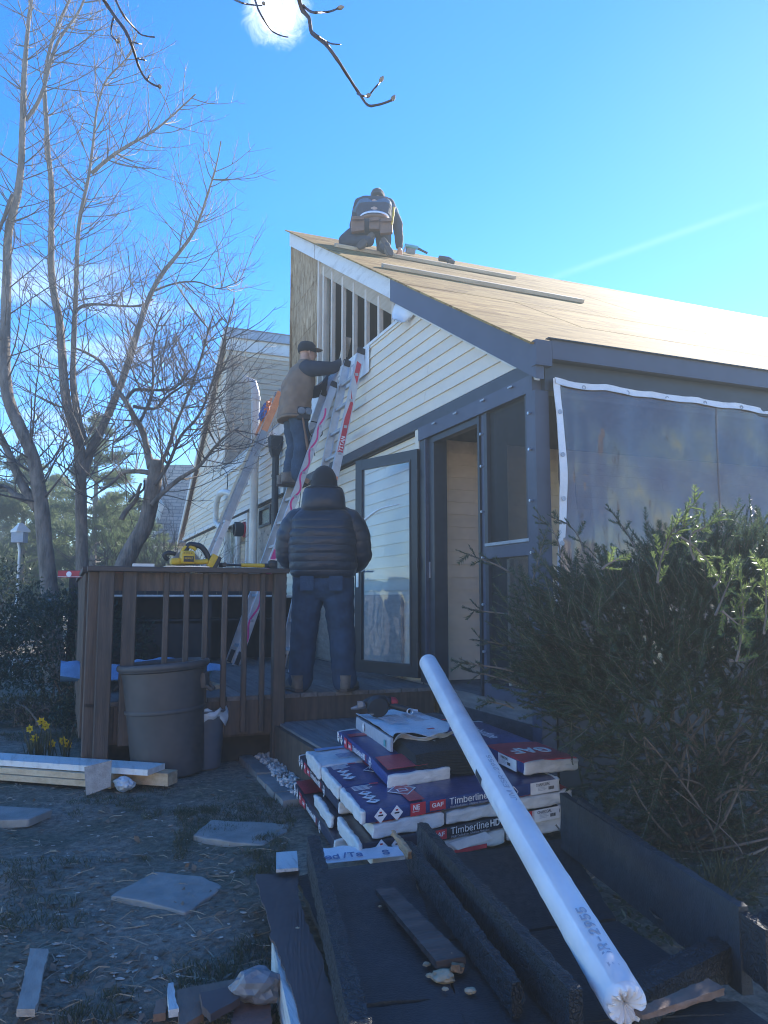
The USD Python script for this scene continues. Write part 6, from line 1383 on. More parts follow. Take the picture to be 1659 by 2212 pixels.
sole_foot(aL + np.array([.03, -.045, .05]), F3(-.20, .06, rz(-.20, .06) + .045), [.15, -1, .35]); sole_foot(aR + np.array([-.01, -.05, .055]), F3(.245, .0, rz(.245, .0) + .04), [.35, -1, .3])
# things on the roof
def rtool(px, py): return onroof(px, py, .006)
c = rtool(876, 549); rt = thing('roof_nailer', 'grey and teal nail gun on the roof at the kneeling person\'s hand', 'nail gun', c)
part(rt, 'magazine', softbox(c + RN * .01 - S1 * .02, DV * .15, S1 * .07, RN * .10, (4, 3, 3), .02, .002), 'tool_grey', smooth=40); part(rt, 'body', tube([c + RN * .12 - DV * .03, c + RN * .12 + DV * .17], .030, 10), 'teal', smooth=40)
part(rt, 'handle', tube([c + RN * .12 + DV * .14, c + RN * .09 + DV * .26, c + RN * .07 + DV * .34], [.02, .018, .018], 8), 'tool_black'); part(rt, 'nose', tube([c + RN * .11 - DV * .02, c + RN * .02 - DV * .05], .015, 8), 'metal')
c = rtool(950, 566); dr = thing('cordless_drill', 'dark cordless drill lying on the bare roof sheets', 'drill', c)
part(dr, 'motor', tube([c + RN * .05 - DV * .02, c + RN * .055 + DV * .12, c + RN * .055 + DV * .17], [.040, .042, .03], 12), 'tool_black', smooth=40); part(dr, 'chuck', tube([c + RN * .055 + DV * .17, c + RN * .055 + DV * .22], [.022, .015], 10), 'tool_grey')
part(dr, 'handle', tube([c + RN * .05 + DV * .05, c + RN * .035 + DV * .10 - S1 * .12], .020, 8), 'tool_black'); part(dr, 'battery', softbox(c + DV * .05 - S1 * .18, DV * .11, S1 * .06, RN * .07, (3, 3, 3), .012, .001), 'tool_black'); part(dr, 'clutch_ring', tube([c + RN * .055 + DV * .145, c + RN * .055 + DV * .160], .033, 12), 'red')
def batten(p, q, w, h, label):
    a, b = onroof(*p, h / 2 + .004), onroof(*q, h / 2 + .004); single('roof_batten', bevel_beam(a, b, w, h, RN), 'batten', label, 'batten', 'battens lying on the bare roof')
batten((724, 529), (1112, 599), .085, .045, 'upper wooden batten on the roof, starting at the kneeling person')
batten((826, 573), (1258, 650), .085, .045, 'lower wooden batten on the roof, with its near end by the gable')
# ------------------------------------------------------------------ bare trees
def Z8(x, y): return (x / 2.634) / 1.1573, (y / 2.634 + 560) / 1.1573
def Z1(x, y): return (x / 1.728) / 1.1573, (y / 1.728) / 1.1573
def grow(out, p, d, L, r, lev, rng, n=6, lift=.10):
    """one curved shoot and, further along it, the shoots it bears"""
    pts, q = [p], p.copy(); d = unit(d)
    side = unit(np.cross(d, rng.normal(size=3))) * rng.uniform(-.10, .10)
    for i in range(n):
        d = unit(d + UP * lift + side + rng.normal(size=3) * .055); q = q + d * L / n; pts.append(q)
    out[min(lev, 2)].append((np.array(pts), np.linspace(r, r * .35, n + 1), (5, 4, 3)[min(lev, 2)]))
    if lev >= 3: return
    k = {0: 7, 1: 5, 2: 2}[lev]; k = int(k * min(1.5, max(.5, L / (1.6, .8, .4)[lev])))
    for j in range(k):
        t = rng.uniform(.18, .97); i = min(int(t * n), n - 1); b = pts[i] + (pts[i + 1] - pts[i]) * (t * n - i); dd_ = unit(pts[i + 1] - pts[i])
        o = rng.normal(size=3); o = unit(o - dd_ * (o @ dd_)); grow(out, b, dd_ * .62 + o * .75 + UP * .12, L * rng.uniform(.32, .58) * (1.1 - .4 * t), r * .48, lev + 1, rng, 5 if lev < 1 else 4, lift * 1.15)
def bare_tree(label, depth, limbs, trunk_base, seed, dens=10, twig_len=1.6, minr=.0095):
    rng = np.random.default_rng(seed); t = thing('bare_tree', label, 'tree', trunk_base, 'bare trees behind the deck'); out = [[], [], []]
    for nm, pts, r0, r1, bear in limbs:
        K = 26 if len(pts) < 13 else 52; pix = spline(np.array([(*p[:2], (p[2] if len(p) > 2 else 0)) for p in pts], float), K)
        W_ = np.array([aty(x, y, depth + o) for x, y, o in pix]); W_ += np.array([[.0, .22 * math.sin(i * .21 + seed + r0 * 40) * (i / K), 0] for i in range(K)])
        W_[0] = W_[0]; rad = np.linspace(r0, r1, K); rad = rad * (1 + .38 * np.exp(-np.arange(K) / 2.2)) if nm == 'limb' and r0 > .05 else rad; rad = rad * (1 + .5 * np.exp(-np.arange(K) / 3.0)) if nm == 'trunk' else rad
        m = tube(W_, rad, 12 if r0 > .07 else 8); part(t, nm, wrinkle(m, min(.012, r0 * .10), 15, seed, 4, (1, 1, .35)), 'bark' if r0 > .03 else 'twig', smooth=True)
        if bear:
            seg = np.linalg.norm(np.diff(W_, axis=0), axis=1); L = seg.sum()
            for j in range(int(L * dens * bear)):
                s = rng.uniform(.12 if K < 50 else .26, 1.0); i = min(int(s * (K - 1)), K - 2); b = W_[i]; d = unit(W_[i + 1] - W_[i]); o = rng.normal(size=3) * [1, .8, .35]; o = unit(o - d * (o @ d) * .9)
                ll = twig_len * rng.uniform(.45, 1.15) * (1.15 - .55 * s); grow(out, b, d * .35 + o * .9 + UP * rng.uniform(-.05, .3), ll, max(minr, rad[i] * .16), 0 if ll > .8 else 1, rng)
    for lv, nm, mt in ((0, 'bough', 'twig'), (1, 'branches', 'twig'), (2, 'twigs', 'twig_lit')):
        if out[lv]: part(t, nm, tubes(out[lv]), mt, kind='stuff', smooth=True)
    return t
bare_tree('tall bare tree at the left edge, its main stem rising out of the frame', 12.0, [
    ('trunk', [(118, 1474), Z8(325, 2420), Z8(300, 2150), Z8(282, 1900), Z8(262, 1720), Z8(230, 1540), Z8(170, 1400), Z8(110, 1270), Z8(62, 1150), Z8(38, 980), Z8(28, 800), Z8(24, 600), Z8(22, 380), Z8(22, 180), Z8(34, 0), Z1(58, 860), Z1(88, 710), Z1(108, 520), Z1(128, 320), Z1(148, 110), Z1(160, -60)], .135, .026, .75),
    ('limb', [Z1(110, 520), Z1(190, 400), Z1(225, 280), Z1(250, 180), Z1(330, 0), Z1(370, -100)], .032, .018, 1.0),
    ('limb', [Z8(255, 1870), Z8(130, 1690), Z8(35, 1500), Z8(-20, 1380), Z8(-90, 1150)], .075, .04, .7),
    ('limb', [Z8(235, 1830), Z8(110, 1790), Z8(0, 1725), Z8(-120, 1700)], .06, .03, .6),
    ('limb', [Z1(10, 960), Z1(60, 850), Z1(-30, 1010), Z1(-90, 900)], .03, .02, .5),
], aty(110, 1290, 12.0) * [1, 1, 0], 21)
bare_tree('bare tree with three upright stems behind the deck railing', 13.0, [
    ('trunk', [(176, 1456), Z8(540, 2420), Z8(540, 2100), Z8(540, 1800), Z8(543, 1560), Z8(525, 1450), Z8(490, 1330), Z8(455, 1220), Z8(428, 1050), Z8(402, 800), Z8(378, 600), Z8(335, 420), Z8(315, 200), Z8(318, 0), Z1(215, 850), Z1(206, 600), Z1(206, 400), Z1(236, 240), Z1(330, 0), Z1(380, -120)], .115, .018, .8),
    ('limb', [Z8(540, 1420), Z8(505, 1230), Z8(476, 1000), Z8(480, 720), Z8(496, 500), Z8(516, 250), Z8(540, 0), Z1(385, 770), Z1(392, 620), Z1(398, 480), Z1(440, 340), Z1(560, 240), Z1(600, 170)], .062, .010, 1.0),
    ('limb', [Z1(395, 750), Z1(470, 690), Z1(640, 560), Z1(740, 480), Z1(850, 420)], .036, .012, 1.2),
    ('limb', [Z8(545, 1640), Z8(575, 1540), Z8(630, 1420), Z8(690, 1290), Z8(745, 1170), Z8(800, 1040), Z8(868, 870), Z8(940, 650), Z8(995, 480), Z8(1055, 340), Z8(1150, 190), Z1(830, 980), Z1(890, 850), Z1(945, 720), Z1(965, 640)], .080, .010, 1.0),
    ('limb', [Z8(490, 590), Z8(560, 540), Z8(700, 528), Z8(900, 518), Z8(1010, 500)], .030, .014, .9),
    ('limb', [Z8(760, 1070), Z8(690, 940), Z8(600, 860), Z8(500, 830)], .045, .018, .8),
    ('limb', [Z8(1020, 440), Z8(1150, 400), Z8(1300, 380), Z8(1420, 405), Z8(1500, 380), Z8(1610, 340)], .02, .007, .9),
], aty(176, 1290, 13.0) * [1, 1, 0], 22)
bare_tree('leaning bare tree with a sawn-off trunk by the end of the house', 11.6, [
    ('trunk', [(228, 1478), Z8(760, 2420), Z8(800, 2260), Z8(860, 2120), Z8(930, 1990), Z8(975, 1830), Z8(1005, 1690), Z8(1035, 1555)], .16, .105, 0),
    ('limb', [Z8(1000, 1600), Z8(965, 1500), Z8(930, 1350), Z8(900, 1290), Z8(855, 1190), Z8(800, 1120)], .060, .035, .5),
    ('limb', [Z8(1050, 1580), Z8(1100, 1500), Z8(1150, 1330), Z8(1200, 1190), Z8(1290, 960), Z8(1370, 760), Z8(1420, 640)], .032, .012, 1.3),
    ('limb', [Z8(1020, 1720), Z8(1110, 1580), Z8(1190, 1390), Z8(1290, 1270), Z8(1400, 1000), Z8(1500, 700), Z8(1560, 520)], .030, .010, 1.3),
    ('limb', [Z8(1000, 1850), Z8(1080, 1760), Z8(1180, 1670), Z8(1300, 1590), Z8(1420, 1470), Z8(1590, 1360)], .042, .012, 1.3),
    ('limb', [Z8(920, 1310), Z8(1000, 1060), Z8(990, 850), Z8(1100, 600)], .025, .008, 1.3),
    ('limb', [Z8(830, 1160), Z8(900, 1090), Z8(1100, 1080), Z8(1280, 980)], .030, .010, 1.2),
    ('limb', [Z8(880, 1200), Z8(1000, 1215), Z8(1120, 1100), Z8(1300, 1050)], .028, .010, 1.0),
    ('limb', [Z8(990, 1640), Z8(820, 1625), Z8(720, 1720), Z8(630, 1830)], .042, .012, .9),
    ('limb', [Z8(850, 1830), Z8(900, 1770), Z8(970, 1700)], .02, .015, .3),
    ('limb', [Z8(800, 1950), Z8(830, 1880), Z8(900, 1800), Z8(960, 1720)], .045, .02, .3),
    ('limb', [Z8(740, 1560), Z8(745, 1400), Z8(735, 1300), Z8(640, 1240)], .014, .006, .8),
], aty(249, 1290, 11.6) * [1, 1, 0], 23, dens=12, twig_len=1.5)

def budded(label, depth, stems, buds, seed):
    t = thing('overhanging_branch', label, 'branch', aty(*stems[0][0][0], depth)); 
    rng = np.random.default_rng(seed)
    for k, (pts, r0, r1) in enumerate(stems):
        c = spline(np.array(pts, float), 40); W_ = np.array([aty(x, y, depth + .06 * math.sin(i * .25 + k)) for i, (x, y) in enumerate(c)])
        rad = np.linspace(r0, r1, 40) * (1 + .22 * np.maximum(0, np.sin(np.arange(40) * 1.35)) ** 8); part(t, 'stem' if k == 0 else 'side_shoot', wrinkle(tube(W_, rad, 8), r1 * .25, 160, seed), 'twig', smooth=True)
    for p, d, L in buds:
        a = aty(*p, depth); d = unit(np.array([d[0], 0, -d[1]])); part(t, 'bud', loft([(a - d * L * .35, .0025, .0025, *frame_of(d)), (a - d * L * .1, .0065, .0065, *frame_of(d)), (a + d * L * .25, .0075, .0075, *frame_of(d)), (a + d * L * .65, .002, .002, *frame_of(d))], 10, 2), 'bud', smooth=True)
budded('budded branch hanging into the top centre of the sky', 2.4, [
    ([(643, -30), (652, 20), (668, 40), (672, 68), (700, 92), (728, 128), (752, 165), (775, 200), (800, 229), (826, 224), (846, 216)], .0075, .0035),
    ([(655, 12), (680, 27), (706, 26), (730, 18)], .0045, .003), ([(670, 64), (690, 80), (720, 95), (736, 96)], .004, .002), ([(772, 202), (792, 208), (808, 192), (822, 176)], .0035, .0025), ([(726, 128), (716, 108), (698, 84)], .003, .002)],
    [((733, 17), (1, -.3), .026), ((848, 214), (.6, -1), .026), ((823, 173), (.6, -1), .024), ((794, 207), (1, -.5), .020)], 31)
budded('thin twig hanging before the small white cloud', 2.5, [
    ([(545, -30), (556, 15), (575, 50), (592, 70), (622, 80)], .0042, .002), ([(500, -5), (530, 8), (566, 12)], .004, .002)], [((569, 8), (1, -1), .012)], 32)
budded('dark budded branch hanging in at the upper left', 2.2, [
    ([(212, -20), (244, 30), (275, 74), (288, 108), (300, 144), (316, 172), (342, 187)], .006, .003),
    ([(244, -20), (262, 25), (288, 58), (308, 76), (334, 80)], .004, .002), ([(246, 38), (240, 74), (252, 87)], .0032, .002), ([(270, 68), (290, 92), (306, 95)], .003, .002), ([(298, 126), (316, 131)], .003, .002), ([(318, 172), (324, 163)], .003, .002)],
    [((254, 88), (1, .3), .012), ((344, 187), (1, -.4), .012)], 33)

# ------------------------------------------------------------------ conifers
def pine_meshes(H, R, seed, n_whorl=15, nb=7, blades=13):
    rng = np.random.default_rng(seed); C, D_, limbs = [], [], []
    for w in range(n_whorl):
        t = (w + rng.uniform(-.2, .2)) / (n_whorl - 1); z = H * (.10 + .86 * t); rr = R * max(0.0, 1 - t) ** .75 * rng.uniform(.75, 1.12) + .12
        for b in range(nb):
            a = rng.uniform(0, 6.283); L = rr * rng.uniform(.7, 1.1); d = np.array([math.cos(a), math.sin(a), rng.uniform(.0, .35) + .35 * t])
            p0 = np.array([0, 0, z]); pts = [p0 + d * L * s + UP * .12 * L * s * s - UP * .10 * L * s for s in np.linspace(0, 1, 6)]
            limbs.append((np.array(pts), np.linspace(.028, .008, 6) * (1.2 - t), 4))
            k = int(10 + 26 * L / R)
            for j in range(k):
                s = rng.uniform(.25, 1.03) ** .8; c = p0 + d * L * s + rng.normal(size=3) * [.17, .17, .075] * (.4 + .7 * L / R); C.append(c); D_.append(unit(d * .8 + UP * .45 + rng.normal(size=3) * .4))
    C, D_ = np.array(C), np.array(D_); n = len(C)
    c = np.repeat(C, blades, 0); d = np.repeat(D_, blades, 0) + rng.normal(size=(n * blades, 3)) * .62; d /= np.linalg.norm(d, axis=1, keepdims=True); sc = R / 2.1
    fol = leaf_quads(c, d, rand_dirs(len(c), rng), rng.uniform(.12, .26, len(c)) * sc, .020 * sc)
    return fol, tubes(limbs), tube(np.array([[0, 0, -.1], [.03, 0, H * .5], [0, .02, H * .97]]), [.13 * sc, .08 * sc, .02], 8)
def pine(label, px, py_top, depth, R, seed, group='pines beyond the yard', H=None):
    base = aty(px, 1290, depth) * np.array([1, 1, 0.]); H = H or aty(px, py_top, depth)[2]
    t = thing('pine_tree', label, 'tree', base, group); f, l, k = pine_meshes(H, R, seed)
    part(t, 'trunk', (vf(k)[0] + base, k[1]), 'bark', smooth=True); part(t, 'branches', (l[0] + base, l[1]), 'twig', kind='stuff'); part(t, 'crown', (f[0] + base, f[1]), 'pine', kind='stuff'); return t
PN = []
PN.append(pine('tallest sunlit pine, behind the three-stemmed bare tree', 196, 893, 24, 2.3, 41))
PN.append(pine('bushy pine at the far left behind the leftmost bare trunk', 40, 985, 25, 2.6, 42))
PN.append(pine('lower pine between the leaning trunk and the tallest pine', 292, 1075, 27, 1.8, 43))
def pine_copy(src, label, px, depth, s, rot):
    base = aty(px, 1290, depth) * np.array([1, 1, 0.]); p = path_for('/World', 'pine_tree'); x = UsdGeom.Xform.Define(stage, p)
    x.AddTranslateOp().Set(Gf.Vec3d(*map(float, base))); x.AddRotateZOp().Set(rot); x.AddScaleOp().Set(Gf.Vec3f(s, s, s))
    pr = x.GetPrim(); pr.GetReferences().AddInternalReference(src)
    x.ClearXformOpOrder(); x2 = UsdGeom.Xformable(pr); x2.ClearXformOpOrder()
    pr.GetAttribute('xformOp:translate').Set(Gf.Vec3d(*map(float, base)))
    x2.SetXformOpOrder([UsdGeom.XformOp(pr.GetAttribute(a)) for a in ('xformOp:translate', 'xformOp:rotateZ', 'xformOp:scale')]); pr.SetInstanceable(True)
    keys(pr, label, 'tree', 'pines beyond the yard'); return p
pine_copy(PN[1], 'dim pine half hidden between the left bare trunks', 112, 31, 1.05, 140)
pine_copy(PN[2], 'small distant pine at the foot of the tallest pine', 236, 36, 1.3, 70)
pine_copy(PN[0], 'pine cut by the left edge of the picture', -45, 29, 1.0, 200)
pine_copy(PN[2], 'distant low pine at the left edge above the hedge', 14, 40, 1.5, 20)
pine_copy(PN[1], 'distant pine right behind the leaning trunk', 262, 44, 1.1, 300)
# trees behind the viewer, seen only in the reflections of door and curtain
for i, (x, y, s, r) in enumerate(((-13, -13, .8, 10), (13.5, -15, .8, 290), (20, -8, .75, 30))):
    p = path_for('/World', 'pine_tree'); xf = UsdGeom.Xform.Define(stage, p); pr = xf.GetPrim(); pr.GetReferences().AddInternalReference(PN[i % 2])
    q = UsdGeom.Xformable(pr); pr.CreateAttribute('xformOp:translate', Sdf.ValueTypeNames.Double3).Set(Gf.Vec3d(x, y, 0)); q.ClearXformOpOrder()
    q.SetXformOpOrder([UsdGeom.XformOp(pr.GetAttribute('xformOp:translate')), q.AddRotateZOp(), q.AddScaleOp()]); pr.GetAttribute('xformOp:rotateZ').Set(float(r)); pr.GetAttribute('xformOp:scale').Set(Gf.Vec3f(s, s, s)); pr.SetInstanceable(True)
    keys(pr, ('pine behind the viewer at the left end of the rear house', 'pine behind the viewer at the right end of the rear house', 'pine far to the right behind the viewer, mirrored in the porch curtain')[i], 'tree', 'pines behind the viewer')

# ------------------------------------------------------------------ shrubs, hedge, flowers
def leaf_bush(name, label, cat, c, rad, n, L, mat, seed, stems=30, group=None):
    rng = np.random.default_rng(seed); base = np.array([c[0], c[1], 0.]); t = thing(name, label, cat, base, group); c, rad = np.asarray(c, float), np.asarray(rad, float)
    d = rand_dirs(n, rng); d[:, 2] = np.abs(d[:, 2]) * rng.choice([1, 1, -.6], n); bump = .72 + .55 * meshkit.fbm(d * 2.3 + seed, 3, seed); r = rng.uniform(.45, 1.0, n) ** .5 * bump
    p = c + d * rad * r[:, None]; ok = p[:, 2] > .03; p, d = p[ok], d[ok]
    k = 3; pc = np.repeat(p, k, 0) + rng.normal(size=(len(p) * k, 3)) * L * .35; dl = np.repeat(d, k, 0) * .5 + rng.normal(size=(len(p) * k, 3)) * .7 + [0, 0, .15]; dl /= np.linalg.norm(dl, axis=1, keepdims=True)
    part(t, 'leaves', leaf_quads(pc, dl, rand_dirs(len(pc), rng) * .6 + UP, rng.uniform(.6, 1.2, len(pc)) * L, rng.uniform(.3, .45, len(pc)) * L), mat, kind='stuff')
    st = []
    for i in range(stems):
        q = p[rng.integers(len(p))]; b = base + np.r_[rng.normal(size=2) * .1, 0]; st.append(tube(spline([b, b * .5 + q * .5 + UP * .1, q], 8), np.linspace(.012, .004, 8), 5, False))
    part(t, 'stems', join(st), 'old_twig', kind='stuff'); return t
hb_ = atz(95, 1560, 0)
leaf_bush('hedge_shrub', 'large dark evergreen shrub left of the deck railing', 'shrub', [hb_[0] - .10, hb_[1] + .75, .62], [.98, .75, .72], 3300, .060, 'broadleaf', 51)
leaf_bush('hedge_shrub', 'evergreen shrub cut by the left edge of the picture, behind the boards', 'shrub', [hb_[0] - 1.25, hb_[1] + 1.1, .75], [.9, .8, .95], 2600, .060, 'broadleaf', 52)
lb_ = atz(170, 1590, 0); leaf_bush('low_shrub', 'low leafy ground shrub at the foot of the left railing post', 'shrub', [lb_[0] + .02, lb_[1] + .30, .12], [.42, .30, .26], 900, .045, 'broadleaf', 53)
lb_ = atz(40, 1575, 0); leaf_bush('low_shrub', 'low dim plants behind the board stack under the large shrub', 'shrub', [lb_[0], lb_[1] + .30, .08], [.55, .25, .22], 700, .05, 'grass', 54)
def twig_shrub(label, px, depth, H, Wd, seed, n=60):
    rng = np.random.default_rng(seed); base = aty(px, 1290, depth) * np.array([1, 1, 0.]); t = thing('bare_shrub', label, 'shrub', base); out = [[], [], []]
    for i in range(n):
        b = base + np.r_[rng.uniform(-Wd, Wd) * .6, rng.uniform(-.4, .4), 0]; grow(out, b, np.array([rng.uniform(-.5, .5), rng.uniform(-.3, .3), 1.0]), H * rng.uniform(.7, 1.1), .010, 1, rng, 6, .06)
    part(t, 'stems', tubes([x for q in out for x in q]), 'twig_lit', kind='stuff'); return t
twig_shrub('sunlit bare twiggy shrub behind the circular saw', 352, 13.5, 2.15, 1.5, 61, 90)
ln_b = aty(37, 1290, 13.0) * np.array([1, 1, 0.]); ln = thing('garden_lantern', 'small pale lantern on a thin post at the left edge', 'lantern', ln_b)
zt = aty(37, 1172, 13)[2]; zr_ = aty(37, 1150, 13)[2]
part(ln, 'post', tube([ln_b, ln_b + UP * (zt - .12), ln_b + UP * zt + np.array([-.03, 0, 0])], .022, 8), 'white_trim', smooth=True)
part(ln, 'housing', pbox(ln_b + [-.11, -.09, zt], [.2, 0, 0], [0, .18, 0], UP * (zr_ - zt)), 'ink_grey'); part(ln, 'roof', loft([(ln_b + UP * zr_, .17, .14), (ln_b + UP * (zr_ + .03), .17, .14), (ln_b + UP * (zr_ + .16), .03, .03)], 4, 2), 'white_trim')
# daffodils
rng = np.random.default_rng(71)
dl_ = ['daffodil farthest left by the boards', 'uppermost daffodil above the board stack', 'daffodil just right of the uppermost one', 'low daffodil bud left of centre', 'daffodil in the middle of the low group', 'taller daffodil on the right of the group', 'daffodil nearest the railing post']
for i, (x, y) in enumerate(((320, 1880), (440, 1800), (487, 1850), (370, 1980), (555, 2038), (668, 2005), (725, 2050))):
    px_, py_ = (x / 4.253) / 1.1573, (y / 4.253 + 1380) / 1.1573; c = aty(px_, py_, 6.05); b = c * [1, 1, 0]; t = thing('daffodil', dl_[i], 'flower', b, 'daffodils behind the boards')
    f = unit([rng.uniform(-.5, .5), -1, rng.uniform(-.1, .3)]); s, u = frame_of(f); a = np.arange(6) * math.pi / 3 + rng.uniform(0, 1)
    dd_ = np.cos(a)[:, None] * s + np.sin(a)[:, None] * u + f * .15; part(t, 'petals', leaf_quads(np.repeat(c[None], 6, 0), dd_, np.repeat(f[None], 6, 0) + 0 * dd_, .036, .024), 'petal'); part(t, 'trumpet', lathe([(.007, 0), (.009, .018), (.014, .026)], 10, c, f), 'petal')
    part(t, 'stem', tube(spline([b, (b + c) / 2 + [.01, 0, 0], c + UP * .01, c], 8), .004, 5), 'grass')
    lc = np.repeat(b[None], 7, 0) + rng.normal(size=(7, 3)) * [.03, .02, 0]; part(t, 'leaves', leaf_quads(lc, np.c_[rng.normal(size=(7, 2)) * .25, np.ones(7)], rng.normal(size=(7, 3)), rng.uniform(.18, .32, 7), .014), 'grass')

# the yew by the porch: flat sprays of needles on arching shoots
def sprays(P0, D0, L, rng, step=.0050, nl=.027, curve=.25, rowdir=None):
    """needles in two rows along many curved shoots; returns needle mesh and stem list"""
    A, B, stems = [], [], []
    for p, d, l in zip(P0, D0, L):
        m = max(6, int(l / step)); t = np.linspace(0, 1, m); d = unit(d); bend = unit(UP * .4 + rng.normal(size=3)) * curve
        c = p + d * (l * t)[:, None] + bend * (l * t * t * .5)[:, None]; tg = np.gradient(c, axis=0); tg /= np.linalg.norm(tg, axis=1, keepdims=True)
        up = unit(rng.normal(size=3) * .5 + UP + .4 * np.array([0, -1, 0])); s = np.cross(tg, up); s /= np.maximum(np.linalg.norm(s, axis=1, keepdims=True), 1e-6); nn_ = np.cross(s, tg)
        taper = np.minimum(1, np.minimum(t * 6 + .4, (1 - t) * 5 + .45))[:, None] * rng.uniform(.75, 1.15, (m, 1))
        for sg_ in (-1, 1):
            e = tg * .62 + s * sg_ * .78 + nn_ * rng.normal(.12, .22, (m, 1)); A.append(c); B.append(np.c_[e, np.full(m, 0.)][:, :3] * taper * nl)
        k = np.linspace(0, m - 1, 5).astype(int); stems.append((c[k], np.linspace(.0028, .0012, 5), 3))
    A, B = np.vstack(A), np.vstack(B); s = np.cross(B, rng.normal(size=B.shape)); s /= np.maximum(np.linalg.norm(s, axis=1, keepdims=True), 1e-9); w = .0019
    V = np.stack([A - s * w * 1.5, A + s * w * 1.5, A + B], 1).reshape(-1, 3); k = np.arange(len(A))[:, None] * 3
    return (V, k + [0, 1, 2]), stems
rng = np.random.default_rng(81)
YC = np.array([1.69, 4.10, .84]); YR = np.array([.98, .60, .70]); yb = np.array([1.55, 4.25, 0.])
yew = thing('yew_shrub', 'big dark green yew shrub with sunlit tips in front of the porch curtain', 'shrub', yb)
PP, DD, LL = [], [], []
n = 0
while n < 3500:
    d = rand_dirs(1, rng)[0]; r = rng.uniform(.50, 1.0) ** .6 * (.74 + .5 * meshkit.fbm(d[None] * 2.2, 3, 8)[0]); p = YC + d * YR * r
    if p[2] < .50 + .25 * meshkit.noise(np.array([p[0] * 3, p[1] * 3, 0.]), 3) and rng.uniform() < .80: continue
    if p[2] < .10: continue
    PP.append(p); DD.append(d * [.9, .8, .5] + [0, -.10, .50] + rng.normal(size=3) * .42); LL.append(rng.uniform(.10, .26)); n += 1
fol, st = sprays(PP, DD, LL, rng)
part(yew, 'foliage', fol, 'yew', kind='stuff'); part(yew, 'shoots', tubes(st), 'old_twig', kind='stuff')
# low and left-hanging sprays
PP, DD, LL = [], [], []
for i in range(330):
    a = rng.uniform(0, 1); p = np.array([rng.uniform(1.15, 2.5), rng.uniform(3.95, 4.6), rng.uniform(.05, .5)]); PP.append(p); DD.append([rng.normal() * .8 - .2, -.4, rng.normal() * .3 + .1]); LL.append(rng.uniform(.10, .24))
def sp_(pts, depth, k=7, ll=.12):
    c = spline(np.array(pts, float), 40); W_ = np.array([aty(x, y, depth) for x, y in c]); return W_
longs = [([(1115, 1245), (1060, 1215), (1000, 1196)], 4.2, 0), ([(1110, 1330), (1060, 1322), (1012, 1318)], 4.2, 0), ([(1110, 1400), (1075, 1390), (1030, 1382)], 4.2, 0), ([(1110, 1450), (1060, 1440), (985, 1432)], 4.1, 0), ([(1120, 1480), (1080, 1465), (1010, 1450)], 4.1, 0), ([(1110, 1530), (1080, 1520), (1045, 1516)], 4.1, 0),
         ([(1150, 1260), (1168, 1190), (1180, 1150)], 4.2, 0), ([(1210, 1200), (1190, 1140), (1160, 1118)], 4.3, 0), ([(1260, 1190), (1230, 1135), (1196, 1120)], 4.3, 0), ([(1380, 1200), (1340, 1130), (1318, 1100)], 4.3, 0),
         ([(1420, 1260), (1440, 1170), (1480, 1110), (1512, 1072)], 3.43, 1), ([(1440, 1190), (1460, 1150), (1490, 1130)], 3.43, 1), ([(1500, 1210), (1490, 1160), (1530, 1135), (1562, 1118)], 3.38, 1), ([(1470, 1160), (1510, 1190), (1540, 1230)], 3.38, 1), ([(1545, 1330), (1570, 1270), (1590, 1220)], 3.38, 1), ([(1540, 1270), (1555, 1250), (1560, 1230)], 3.33, 1),
         ([(1600, 1390), (1605, 1320), (1596, 1240)], 3.28, 1), ([(1590, 1430), (1600, 1370), (1590, 1300)], 3.28, 1), ([(1650, 1370), (1655, 1300), (1648, 1220)], 3.23, 1), ([(1300, 1230), (1320, 1215), (1345, 1205)], 3.33, 1), ([(1560, 1320), (1590, 1345), (1610, 1360)], 3.23, 1)]
PP2, DD2, LL2 = [], [], []; ls = []
for pts, dep, lit in longs:
    W_ = sp_(pts, dep); Ltot = np.linalg.norm(np.diff(W_, axis=0), axis=1).sum(); ls.append(tube(W_[::4], np.linspace(.006, .002, len(W_[::4])), 5, False)); k = max(3, int(Ltot / .035))
    for j in range(k):
        i = min(38, int(39 * (j + .3) / k)); tg = unit(W_[i + 1] - W_[i]); o = unit(np.cross(tg, [0, 1, .2])) * (1 if j % 2 else -1); q = (PP2, DD2, LL2) if lit else (PP, DD, LL)
        q[0].append(W_[i]); q[1].append(tg * .75 + o * .5 + rng.normal(size=3) * .2); q[2].append(rng.uniform(.05, .11) * (1.0 if lit else .8))
    q = (PP2, DD2, LL2) if lit else (PP, DD, LL); q[0].append(W_[26]); q[1].append(W_[-1] - W_[26]); q[2].append(np.linalg.norm(W_[-1] - W_[26]) + .03)
fol, st = sprays(PP, DD, LL, rng, .0048); part(yew, 'foliage', fol, 'yew', kind='stuff'); part(yew, 'shoots', join([tubes(st)] + ls), 'old_twig', kind='stuff')
fol, st = sprays(PP2, DD2, LL2, rng, .0042, .023); part(yew, 'sunlit_sprays', fol, 'yew_tip', kind='stuff', label='pale sunlit sprays at the top of the yew'); part(yew, 'shoots', tubes(st), 'old_twig', kind='stuff')
